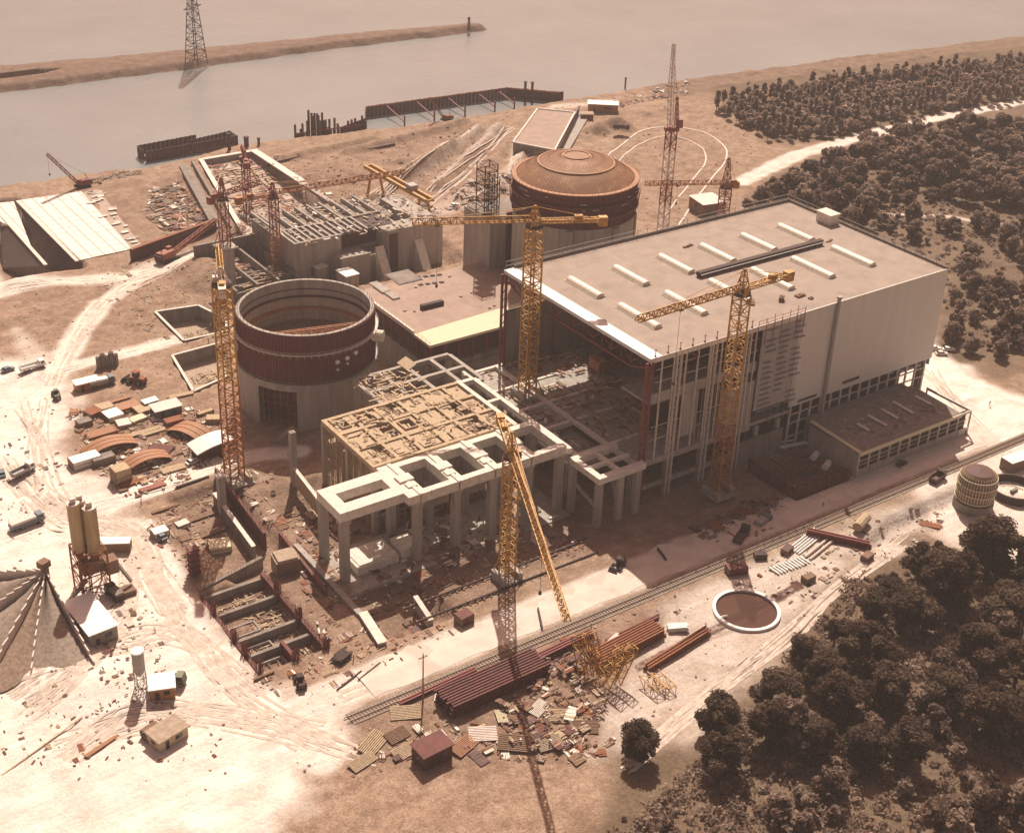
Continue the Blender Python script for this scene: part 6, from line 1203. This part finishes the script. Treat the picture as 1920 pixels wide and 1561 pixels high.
scatter('site_debris','scraps and blocks on the bright ground at the bottom left','debris',[(-40,1290),(200,1250),(420,1370),(400,1430),(-60,1430)],200,.25,1.8,[MT['timber_d'],MT['mud'],MT['gravel'],MT['timber'],MT['rust']],.3)
scatter('site_debris','scattered goods on the bright ground at the left edge','debris',[(-40,820),(110,840),(130,960),(60,1030),(-60,1040)],110,.3,2.2,T3+[MT['conc_dark']],.5)
scatter('site_debris','churned odds and ends on the dusty slope left of the upper basin','debris',[(180,500),(400,480),(430,580),(300,640),(230,640)],260,.3,2.6,[MT['gravel'],MT['timber_d'],MT['timber']],.3)
scatter('site_debris','loose rubble along the railway at the lower right','debris',[(1260,1150),(1600,980),(1780,930),(1760,1000),(1560,1110),(1500,1130)],320,.25,2.4,T3,.3)
scatter('stones','stones and clods of earth lying loose over the whole site','stones',[(-100,560),(420,480),(560,860),(640,1330),(1240,1110),(1600,960),(1640,1060),(1150,1440),(200,1500),(-200,1300)],2600,.2,1.3,[MT['gravel'],MT['sand'],MT['mud']],.15,thin=.9,lo=-.05)
scatter('stones','stones scattered over the far slopes and the oval road ground','stones',[(520,290),(1000,190),(1300,170),(1480,310),(1260,440),(830,480),(560,390)],1200,.3,1.8,[MT['gravel'],MT['timber_d'],MT['mud']],.15,thin=.9,lo=-.05)
scatter('shore_debris','piled material and planks on the terrace beside the intake basin','debris',[(270,395),(285,350),(340,335),(395,410),(390,432),(325,450)],800,.8,6,[MT['timber_d'],MT['maroon_d'],MT['rust'],MT['conc_dark'],MT['timber'],NW],1.4)
scatter('bank_rubble','row of rubble along the river bank','rubble',[(165,338),(235,322),(265,318),(265,326),(170,346)],160,.5,2,[MT['conc_dark'],MT['gravel'],MT['timber_d']],.8,thin=.8)
scatter('slope_stakes','dark stakes and tufts dotted over the excavated slope','stakes',[(690,285),(880,240),(930,245),(820,340),(740,345)],240,.3,1.5,[MT['dark'],MT['timber_d']],.6)
scatter('slope_rubble','rubble across the brown slope left of the gantry crane','rubble',[(560,300),(690,290),(690,370),(620,400),(580,380)],220,.3,2,[MT['timber_d'],MT['rust'],MT['timber']],.4)
scatter('yard_material','dark steel and planks heaped below the gantry crane','steel stock',[(700,395),(790,375),(830,395),(800,430),(720,425)],320,.6,5,[MT['maroon_d'],MT['timber_d'],NW,MT['rust']],1.4)
scatter('yard_material','steel stock laid out left of the dome','steel stock',[(830,370),(920,330),(960,330),(950,370),(880,400),(840,395)],260,.8,6,[MT['maroon_d'],MT['steel'],MT['rust']],1.2)
scatter('bank_material','machinery and stock strewn along the far bank behind the tall crane','stock',[(1150,190),(1290,150),(1290,175),(1170,205)],220,.6,3.5,[MT['maroon_d'],MT['white'],MT['rust'],MT['timber_d']],1.5,thin=.7)
for i, (a, b_, c_, d, lab) in enumerate(((905,365,960,318,'upper'),(885,400,935,345,'lower'))): wall('low_wall', 'dark low beam on the slope left of the dome, '+lab+' one', 'wall', (a,b_), (c_,d), -.5, 1.0, .9, MT['maroon_d'])
for a, b_, c_, d, lab in ((500,310,700,264,'longest'),(650,290,740,272,'middle'),(720,275,840,240,'farthest')): wall('slope_beam', 'dark shoring beam along the crest of the excavated slope, '+lab+' of the three', 'beam', (a,b_), (c_,d), -.5, 1.0, .9, MT['maroon_d'])
# storage building at the far bank
fbk = thing('flat_store', (0,0,0), 'low rectangular store with flat roof and pale edges beyond the dome', 'building'); P = [G(1008,205,5),G(1078,212,5),G(1040,283,5),G(962,268,5)]
mb = MB(); mb.prism([(p.x,p.y) for p in P], -.5, 4.8); mesh_obj('wall', mb, MT['conc_dark'], fbk); mb = MB(); mb.prism([(p.x,p.y) for p in P], 4.81, 5.2); mesh_obj('roof', mb, MT['auxroof'], fbk); mb = MB()
for i in range(3): a, b_ = P[i], P[(i+1)%4]; mb.bar((a.x,a.y,5.45),(b_.x,b_.y,5.45),.8,.45)
a, b_ = P[3], P[0]; mb.bar((a.x,a.y,5.45),(b_.x,b_.y,5.45),.8,.45); mesh_obj('roof_edge', mb, MT['conc_new'], fbk)
mb = MB(); q = [G(1085,212),G(1108,214),G(1062,292),G(1040,290)]; mb.prism([(p.x,p.y) for p in q], -.2, .8); mesh_obj('loading_ramp', mb, MT['conc'], fbk); mb = MB(); a, b_ = G(1085,205,3), G(1045,285,3); mb.bar(a, b_, .8, 3); mesh_obj('ramp_wall', mb, MT['maroon_d'], fbk)
hut(1130,208,15,6,4,R(-38),'shed with bright white roof near the far bank, beyond the dome','timber_o','white',flat=True); hut(1100,222,6,4,2.5,R(-30),'small brown hut left of the bright white roofed shed','rust','sand',flat=True); truck(1165,243,R(-40),'dark truck below the bright white roofed shed',MT['dark'],MT['maroon_d'],8)
hut(975,278,5,4,2.8,R(30),'small pale hut in front of the low rectangular store','blue','white',flat=True); hut(1025,285,8,3,2.2,R(2),'grey bin store just above the dome','conc_dark','steel',flat=True)
hut(1325,395,11,11,5,R(-10),'dark brown shed with pale roof between the oval road and the dark red crane','timber_d','cwhite',flat=True)
# right foreground: round tank, pools
pd_ = G(1399,1146); t = thing('round_tank', pd_, 'round in-ground tank with white rim and dark red water', 'tank'); mb = MB(); mb.lathe([(7.3,-.5),(7.3,.75),(8.1,.75),(8.1,-.5)], 80); mesh_obj('rim', mb, MT['white'], t); mb = MB(); mb.lathe([(7.32,.25),(.01,.25)], 64); mesh_obj('water', mb, MT['waterpool'], t)
mb = MB(); mb.bar((-7.2,1.2,.7),(-5.4,.8,.7),.15); mb.bar((-7.2,.9,.7),(-5.6,.4,.7),.12); mesh_obj('ladder', mb, MT['white'], t)
pt_ = G(1823,948); t = thing('tank_formwork', pt_, 'barrel-shaped tank wrapped in brown scaffolding by the right edge', 'tank'); mb = MB(); mb.lathe([(4.3,0),(4.7,2.6),(5.0,3.0),(5.0,8),(4.4,10.4),(3.6,11.2)], 48); mesh_obj('shell', mb, MT['timber_d'], t); mb = MB(); mb.lathe([(3.6,11.2),(.01,11.6)], 32); mesh_obj('top', mb, MT['maroon_d'], t); mb = MB()
for i in range(40): a = 2*math.pi*i/40; c_, s_ = math.cos(a), math.sin(a); mb.bar((4.9*c_,4.9*s_,2.8),(5.25*c_,5.25*s_,8),.14); mb.bar((5.25*c_,5.25*s_,8),(4.5*c_,4.5*s_,10.6),.14)
for z, r_ in ((3.2,5.15),(5.4,5.25),(7.6,5.3),(9.6,4.9)): mb.lathe([(r_,z),(r_+.15,z),(r_+.15,z+.2),(r_,z+.2)], 48)
mesh_obj('scaffold_ring', mb, MT['cream'], t); mb = MB(); mb.lathe([(4.9,-.3),(5.3,-.3),(5.3,2.4),(4.9,2.4)], 48); mesh_obj('footing', mb, MT['conc_dark'], t)
pt2 = G(1900,925); t = thing('tank_ring', pt2, 'half-built tank ring with dark wall and white segment, cut by the right edge', 'tank'); mb = MB(); mb.lathe([(6.2,-.4),(6.2,2.4),(6.7,2.4),(6.7,-.4)], 64); mesh_obj('outer_wall', mb, MT['dark'], t); mb = MB(); mb.lathe([(4.2,.2),(6.15,.2)], 48); mb.lathe([(.01,.25),(4.2,.25)], 32, m=1); mesh_obj('floor_segment', mb, [MT['white'],MT['sand']], t); mb = MB(); mb.rb((0,0,.9),(2.5,.8,1)); mesh_obj('centre_block', mb, MT['conc_dark'], t)
pipes(1605,984,.9*7,1,1.35,R(20),'large ochre pipe end lying at the start of the trench','timber_y','large_pipe','pipe',1)
girders(1572,1016,16,2,R(-55),'long dark red trough girder on the sand left of the large pipe','steel_red',2,.9,1.0)
pipes(1510,1015,13,5,.26,R(14),'bundle of pale pipes above the white concrete posts','white','pipe_stack','pipes',1,1.5); pipes(1530,1030,11,2,.35,R(14),'two thick pale pipes below the bundle of pale pipes','cwhite','pipe_stack','pipes',1,2)
t = thing('post_row', GH(1480,1062), 'row of white concrete posts laid side by side on the sand', 'posts', R(-5)); 
for i in range(11): mb = MB(); mb.rb((-5+i*1.0,random.uniform(-.2,.2),.45),(.38,3.4,.4),R(8)+random.uniform(-.05,.05)); mesh_obj('post', mb, MT['white'], t)
mb = MB(); mb.bx(-5.6,-1.2,-.1,5.6,-.9,.24); mb.bx(-5.6,.9,-.1,5.6,1.2,.24); mesh_obj('bearers', mb, MT['timber_d'], t)
for a, b_, az_, lab, m_ in ((1475,1035,.3,'dark crate left of the bundle of pale pipes','maroon_d'),(1425,1045,-.5,'dark compressor trailer on the sand above the post row','dark'),(1515,1088,0,'small dark box below the post row','timber_d'),(1625,1048,.2,'small brown box right of the trough girder','timber_d')): crate(a,b_,3,2,1.5,az_,lab,m_)
planks(1745,985,6,2.4,.3,R(-50),'slim rust bars lying on the sand left of the barrel-shaped tank','rust',.1); planks(1610,1085,10,.4,.3,R(24),'thin brown pole at the edge of the dark wood','timber_d')
truck(1390,1010,R(28),'dark flat truck in the shade at the foot of the right yellow crane',MT['dark'],MT['maroon_d'],8); planks(1455,905,13,.7,.5,R(-58),'long pale beam lying in the shade left of the sheet-piled pit','conc_new'); truck(1430,985,R(12),'grey trailer with pale load in the shade by the haul road',MT['blue'],MT['steel'],6,MT['steel'])
for a, b_, l, az_, lab in ((1012,1160,7.5,R(62),'dark girder lying across the bright haul road'),(1240,1040,5.5,R(74),'dark girder lying alone on the shaded haul road')): girders(a,b_,l,1,az_,lab,'dark',1,.6)
loader(563,1283,R(75),'small dark forklift driving beside the haul road at the lower left','dark',.9); loader(1160,1062,R(200),'dark grader at the edge of the hall shadow','dark',.9)
for a, b_, lab, l in ((655,1275,'dark beam pair beside the lower edge of the foundation area',9),(690,1260,'dark pole right of the beam pair near the haul road',8)): planks(a,b_,l,.6,.3,R(20),lab,'dark',.05)
planks(640,1235,4,3,1.4,.4,'tangled dark equipment beside the end of the pale beam','dark',.2); planks(495,1268,5,.7,.4,R(2),'short brown beam at the lower corner of the foundation pit','timber_d',.02)
# crane track rails on the ground
for y, x0_, x1_, lab in ((225.2,133,158,'rear crane rail left of the middle yellow crane'),(219.3,133,186,'front crane rail running under the middle yellow crane'),(225.2,164,186,'rear crane rail right of the middle yellow crane')):
    t = thing('crane_rail', (x0_,y,.1), lab, 'crane rail'); mb = MB(); L = x1_-x0_; mb.bx(0,-.18,.1,L,.18,.5); mesh_obj('rail_beam', mb, MT['dark'], t); mb = MB()
    for i in range(int(L/2)): mb.bx(i*2,-1,-.25,i*2+.4,1,.099)
    mesh_obj('sleepers', mb, MT['timber_d'], t)
# fence along the haul road end and cars behind the hall
for i, (a, b_, lab, m_) in enumerate(((1752,655,'white van nearest the hall corner','white'),(1765,665,'pale car below the white van at the hall corner','cwhite'),(1778,657,'white car farthest right of the three at the hall corner','white'))): car(a,b_,R(-30),lab,MT[m_])
car(1690,872,R(8),'dark car parked along the annex wall',MT['dark']); truck(1757,900,R(10),'dark flat wagon by the railway near the barrel-shaped tank',MT['dark'],MT['maroon_d'],6)
# telegraph pole
p = GH(793,1314); t = thing('telegraph_pole', p, 'tall thin telegraph pole standing below the railway', 'pole'); mb = MB(); mb.tube((0,0,-.5),(0,0,13),.2,8,.12); mesh_obj('pole_shaft', mb, MT['timber_d'], t); mb = MB(); mb.bar((-1.1,0,12),(1.1,0,12),.16); mesh_obj('cross_arm', mb, MT['timber_d'], t); mb = MB()
for x in (-.9,.9): mb.tube((x,0,12.1),(x,0,12.4),.09,6)
mesh_obj('insulators', mb, MT['white'], t)
# ================================================================= PEOPLE (tiny figures)
def make_body(step):
    V = [(0,0,.95),(0,0,1.2),(0,0,1.42),(0,0,1.52),(0,.01,1.66),(0,.01,1.76),(-.19,0,1.40),(-.25,.03,1.12),(-.24,.12,.88),(.19,0,1.40),(.25,-.02,1.12),(.24,.06,.86),(-.10,0,.88),(-.12,step,.48),(-.12,step*1.1-.03,.07),(-.12,step*1.1+.12,.04),(.10,0,.88),(.12,-step,.48),(.12,-step*1.5,.07),(.12,-step*1.5+.14,.04)]
    E = [(0,1),(1,2),(2,3),(3,4),(4,5),(2,6),(6,7),(7,8),(2,9),(9,10),(10,11),(0,12),(12,13),(13,14),(14,15),(0,16),(16,17),(17,18),(18,19)]
    RR = [.14,.15,.16,.06,.10,.07,.07,.05,.04,.07,.05,.04,.09,.07,.05,.045,.09,.07,.05,.045]
    me_ = bpy.data.meshes.new('person'); me_.from_pydata(V, E, []); o = bpy.data.objects.new('tmp', me_); COL.objects.link(o); md = o.modifiers.new('s','SKIN'); o.modifiers.new('u','SUBSURF').levels = 1
    for i, r_ in enumerate(RR): me_.skin_vertices[0].data[i].radius = (r_, r_)
    me_.skin_vertices[0].data[0].use_root = True
    dg = bpy.context.evaluated_depsgraph_get(); dg.update(); m2 = bpy.data.meshes.new_from_object(o.evaluated_get(dg)); bpy.data.objects.remove(o)
    for m_ in ('skin','shirt','trousers'): m2.materials.append(MT[m_])
    for pl in m2.polygons: z = pl.center.z; pl.material_index = 0 if z > 1.5 or (z < .95 and abs(pl.center.x) > .21) else (1 if z > .97 else 2); pl.use_smooth = True
    return m2
bodies = [make_body(.12), make_body(.02)]
for i, (a, b_, lab) in enumerate(((890,645,''),(265,946,'person in work clothes standing on the dusty road near the yard'),(1108,1178,'person in work clothes walking beside the railway near the dark girder'),(663,1237,'person standing beside the haul road, left of the telegraph pole'),(1543,950,'person standing on the shaded haul road near the sheet-piled pit'),(391,642,'person on the low wall of the lower basin'),(648,366,'person on the yard right of the intake basin'),(1810,815,'person on the bright road past the annex end'),(1030,1398,'person standing at the bottom among the slatted panels'),(1855,760,'person walking on the bright ground right of the annex'),(320,892,'person at the lower edge of the storage yard'),(1170,232,'person on the gravel below the bright white roofed shed'))):
    if not lab: continue
    p = GH(a,b_); o = bpy.data.objects.new('person', bodies[i%2]); COL.objects.link(o); o.location = p; o.rotation_euler = (0,0,random.random()*6); tag(o, lab, 'person')
    mb = MB(); mb.lathe([(.01,1.84),(.09,1.82),(.125,1.76),(.15,1.74)], 10); mesh_obj('hard_hat', mb, MT['white'], o)
# ================================================================= TREES
def leaf_cloud(mb, blobs, n_, size, rng, mats=3):
    B = np.array(blobs); wts = B[:,3]**2; wts /= wts.sum(); idx = rng.choice(len(B), n_, p=wts)
    d = rng.normal(size=(n_,3)); d /= np.linalg.norm(d, axis=1)[:,None]; rad = B[idx,3]*(rng.rand(n_)**.38)*(0.85+.3*rng.rand(n_)); c_ = B[idx,:3]+d*rad[:,None]*np.array([1,1,.8])
    nn_ = d+rng.normal(size=(n_,3))*.8+np.array([0,0,.35]); nn_ /= np.linalg.norm(nn_, axis=1)[:,None]; a = np.cross(nn_, rng.normal(size=(n_,3))); a /= np.linalg.norm(a, axis=1)[:,None]; b_ = np.cross(nn_, a); s_ = size*(.6+.8*rng.rand(n_))[:,None]
    V = np.stack([c_-a*s_-b_*s_*.6, c_+a*s_*.8-b_*s_*.7, c_+a*s_+b_*s_*.7, c_-a*s_*.7+b_*s_*.8], 1).reshape(-1,3); tone = rng.rand(len(B)); k0 = len(mb.v)
    mb.v += [tuple(v) for v in V]; mb.f += [(k0+4*i,k0+4*i+1,k0+4*i+2,k0+4*i+3) for i in range(n_)]
    tt_ = tone[idx]+rng.normal(size=n_)*.22; mb.m += [0 if q < .38 else (1 if q < .8 else 2) for q in tt_]
def blobs_for(rng, h, r, nb, x=0, y=0, z=0, col=False):
    L = []; ex = rng.uniform(.75,1.25); ey = rng.uniform(.75,1.25)
    for i in range(nb):
        t = rng.rand(); zz = h*(.28+.66*t); rr__ = r*(1.05-abs(t-.4)*1.1)*(.5+.6*rng.rand()); a = rng.rand()*6.283; L.append((x+math.cos(a)*rr__*ex*(.85 if not col else .4), y+math.sin(a)*rr__*ey*(.85 if not col else .4), z+zz, r*(.16+.26*rng.rand()**1.5)))
    L.append((x,y,z+h*.55,r*.55)); return L
def tree_meshes(seed, h, r, nb, nl, size, col=False, lf=('leaf1','leaf2','leaf3')):
    rng = np.random.RandomState(seed); B = blobs_for(rng, h, r, nb, col=col); mb = MB(); leaf_cloud(mb, B, nl, size, rng)
    me_ = bpy.data.meshes.new('crown'); me_.from_pydata(mb.v, [], mb.f)
    for k in lf: me_.materials.append(MT[k])
    me_.polygons.foreach_set('material_index', mb.m); tb = MB(); tb.tube((0,0,-.6),(0,0,h*.45),h*.022+.08,7,h*.014+.04); tb.tube((0,0,h*.45),(rng.normal()*.3,rng.normal()*.3,h*.85),h*.014+.04,6,.04)
    for b_ in B[:9]: tb.tube((0,0,h*(.2+.25*rng.rand())),b_[:3],h*.010+.03,5,.03)
    m2 = bpy.data.meshes.new('trunk'); m2.from_pydata(tb.v, [], tb.f); m2.materials.append(MT['bark']); return me_, m2
big = [tree_meshes(100+i, 13, 5.6, 34, 11000, .24) for i in range(5)]
mid = [tree_meshes(200+i, 8, 4.6, 26, 2600, .44, False, ('leaf4','leaf5','leaf6') if i % 2 else ('leaf1','leaf5','leaf4')) for i in range(7)]; tall = [tree_meshes(300+i, 12, 2.3, 12, 900, .5, True) for i in range(3)]
shrubs = [tree_meshes(400+i, 3.2, 2.4, 8, 500, .36, False, ('leaf4','leaf5','leaf6')) for i in range(3)]; scr = [tree_meshes(500, 8.5, 3.0, 14, 1500, .26)]
NT = 0
def tree(protos, i, x, y, s, lab, grp, name='broadleaf_tree', cat='tree', sz=1.0):
    global NT; cr_, tk = protos[i % len(protos)]; t = thing(name, (x,y,hz(x,y)), lab, cat, random.random()*6.28, grp); t.scale = (s,s,s*sz); NT += 1
    for nm, m_ in (('crown',cr_),('trunk',tk)): o = bpy.data.objects.new(nm, m_); COL.objects.link(o); o.parent = t
random.seed(5)
def poisson(poly, dmin, n_max, jit=0):
    P = pxy(poly); xs_ = [p[0] for p in P]; ys_ = [p[1] for p in P]; out = []; tries = 0
    while len(out) < n_max and tries < n_max*60:
        tries += 1; x = random.uniform(min(xs_),max(xs_)); y = random.uniform(min(ys_),max(ys_))
        if not inpoly(np.array([[x]]), np.array([[y]]), P)[0,0]: continue
        if all((x-a)**2+(y-b_)**2 > dmin**2 for a, b_ in out): out.append((x,y))
    return out
def inview(x, y, z=5, m=70):
    a, b_ = PX((x,y,z)); return -m < a < 1920+m and -m < b_ < 1561+m
# lower right wood: placed crowns first
for i, (a, b_, s) in enumerate(((1195,1420,.68),(1345,1385,.80),(1355,1440,.75),(1460,1330,.92),(1440,1400,.8),(1530,1420,.7),(1545,1290,.75),(1620,1250,.95),(1700,1180,1.0),(1640,1160,.7),(1775,1130,1.15),(1850,1080,1.15),(1740,1090,.85),(1880,1180,1.05),(1820,1240,.9),(1570,1350,.85),(1660,1330,.9),(1900,1290,1.0),(1760,1330,.85),(1700,1430,.8),(1840,1380,.95),(1620,1430,.75),(1920,1120,.9),(1930,1380,1.0),(1590,1210,.5),(1665,1120,.55),(1500,1250,.6))):
    p = G(a,b_); tree(big, i, p.x, p.y, s*1.28, 'big dark leafy tree of the dense wood at the lower right corner', 'trees of the lower right wood', sz=random.uniform(.65,.85))
p = G(1562,1215); tree(scr, 0, p.x, p.y, 1.0, 'thin scrawny tree standing out at the edge of the lower right wood', None, 'scrawny_tree')
p = G(1195,1400); 
for i, (x, y) in enumerate(poisson([(1350,1470),(1500,1300),(1700,1200),(1960,1060),(2050,1300),(1950,1700),(1200,1900),(1180,1480)], 4.0, 75)):
    if inview(x,y): tree(shrubs if i % 3 else mid, i, x, y, random.uniform(.7,1.3), 'low bush under the dark trees at the lower right corner', 'undergrowth bushes of the lower right wood', 'bush', 'bush')
# wood behind the hall, near part
W1 = poisson([(1395,395),(1480,335),(1600,292),(1700,258),(1790,252),(1960,240),(1960,395),(1760,395),(1640,392),(1600,440),(1500,385)], 4.9, 165)
for i, (x, y) in enumerate(W1):
    if inview(x,y): tree(mid, i, x, y, random.choice((.6,.8,.95,1.1,1.35))*random.uniform(.9,1.1), 'bushy tree of the wood between the pale track and the machine hall', 'trees of the wood behind the machine hall')
W2 = poisson([(1640,412),(1760,412),(1960,445),(1960,520),(1830,440),(1740,460),(1650,440)], 5.5, 26)+poisson([(1790,560),(1850,520),(1960,560),(1960,640),(1850,680),(1770,640)], 4.2, 34)+poisson([(1800,470),(1950,460),(1950,560),(1800,540)], 9, 10)
for i, (x, y) in enumerate(W2):
    if inview(x,y): tree(mid if i % 3 else shrubs, i, x, y, random.uniform(.55,.95), 'small tree or bush in the scrubby clearing right of the machine hall', 'scrub trees right of the machine hall', 'scrub_tree')
# far wood as one mass
rng = np.random.RandomState(9); mb = MB(); far = poisson([(1330,205),(1400,190),(1600,155),(1960,118),(1960,182),(1760,212),(1620,240),(1580,258),(1440,262)], 4.6, 700); B = []
for i, (x, y) in enumerate(far):
    tl = rng.rand() < .5; h_ = rng.uniform(8,13) if tl else rng.uniform(4,8); B_ = blobs_for(rng, h_, 2.2 if tl else 4.0, 9, x, y, 0, tl); leaf_cloud(mb, B_, 260 if y < 480 else 180, .8, rng); mb.tube((x,y,-.5),(x,y,h_*.7),.16,5,.08,m=3)
stuff('woodland', mb, [MT['leaf4'],MT['leaf5'],MT['leaf6'],MT['bark']], 'far band of pale slender woodland between the river bank and the track', 'woodland')
# low ground cover under the woods
mb = MB(); rng = np.random.RandomState(77)
for poly, n_, lo_, hi_ in (([(1330,1400),(1450,1270),(1600,1090),(1960,1060),(2000,1500),(1800,1900),(1100,1600)],1300,.7,2.0),([(1380,390),(1480,320),(1600,280),(1960,230),(1960,660),(1800,660),(1760,560),(1600,440)],900,.5,1.5)):
    P = pxy(poly); xs_ = [p[0] for p in P]; ys_ = [p[1] for p in P]; XX = rng.uniform(min(xs_),max(xs_),n_*4); YY = rng.uniform(min(ys_),max(ys_),n_*4); ok = inpoly(XX[None],YY[None],P)[0]; XX = XX[ok][:n_]; YY = YY[ok][:n_]
    for x, y in zip(XX, YY):
        if not inview(x, y): continue
        r_ = rng.uniform(lo_, hi_); leaf_cloud(mb, [(x,y,hz(x,y)+r_*.3,r_),(x+r_*rng.normal(),y+r_*rng.normal(),hz(x,y)+r_*.2,r_*.7)], 60, .3, rng)
stuff('undergrowth', mb, [MT['leaf4'],MT['leaf5'],MT['leaf6']], 'low bushes and weeds covering the ground under the woods', 'undergrowth')
# ================================================================= HAZE
mb = MB(); mb.bx(-6900,-6900,-11,6900,6900,205); hzo = mesh_obj('haze', mb, bpy.data.materials.new('haze')); hm = hzo.data.materials[0]; hm.use_nodes = True; n = hm.node_tree; n.nodes.clear(); pv = n.nodes.new('ShaderNodeVolumePrincipled'); pv.inputs['Density'].default_value = .00018; pv.inputs['Color'].default_value = (.97,.92,.90,1); pv.inputs['Anisotropy'].default_value = 0.0
oo = n.nodes.new('ShaderNodeOutputMaterial'); n.links.new(pv.outputs[0], oo.inputs['Volume']); tag(hzo, 'thin warm haze over the whole site', 'haze', kind='stuff')
# ================================================================= put every root at the base of its thing
bpy.context.view_layer.update()
ch = {}
for o in COL.objects:
    if o.parent: ch.setdefault(o.parent.name, []).append(o)
for o in list(COL.objects):
    if o.type != 'EMPTY' or o.parent or o.location.length > .01: continue
    L = [Vector(c) for k in ch.get(o.name, []) if k.type == 'MESH' for c in k.bound_box]
    if not L: continue
    c_ = Vector(((min(v.x for v in L)+max(v.x for v in L))/2, (min(v.y for v in L)+max(v.y for v in L))/2, 0)); o.location = c_
    for k in ch[o.name]: k.location = -c_
lb = {}
for o in COL.objects:
    if not o.parent and 'label' in o and 'group' not in o: lb.setdefault(o['label'], []).append(o.name)
for k, v in lb.items():
    if len(v) > 1: print('DUPLABEL', k, v)
print('objects', len(COL.objects), 'trees', NT)
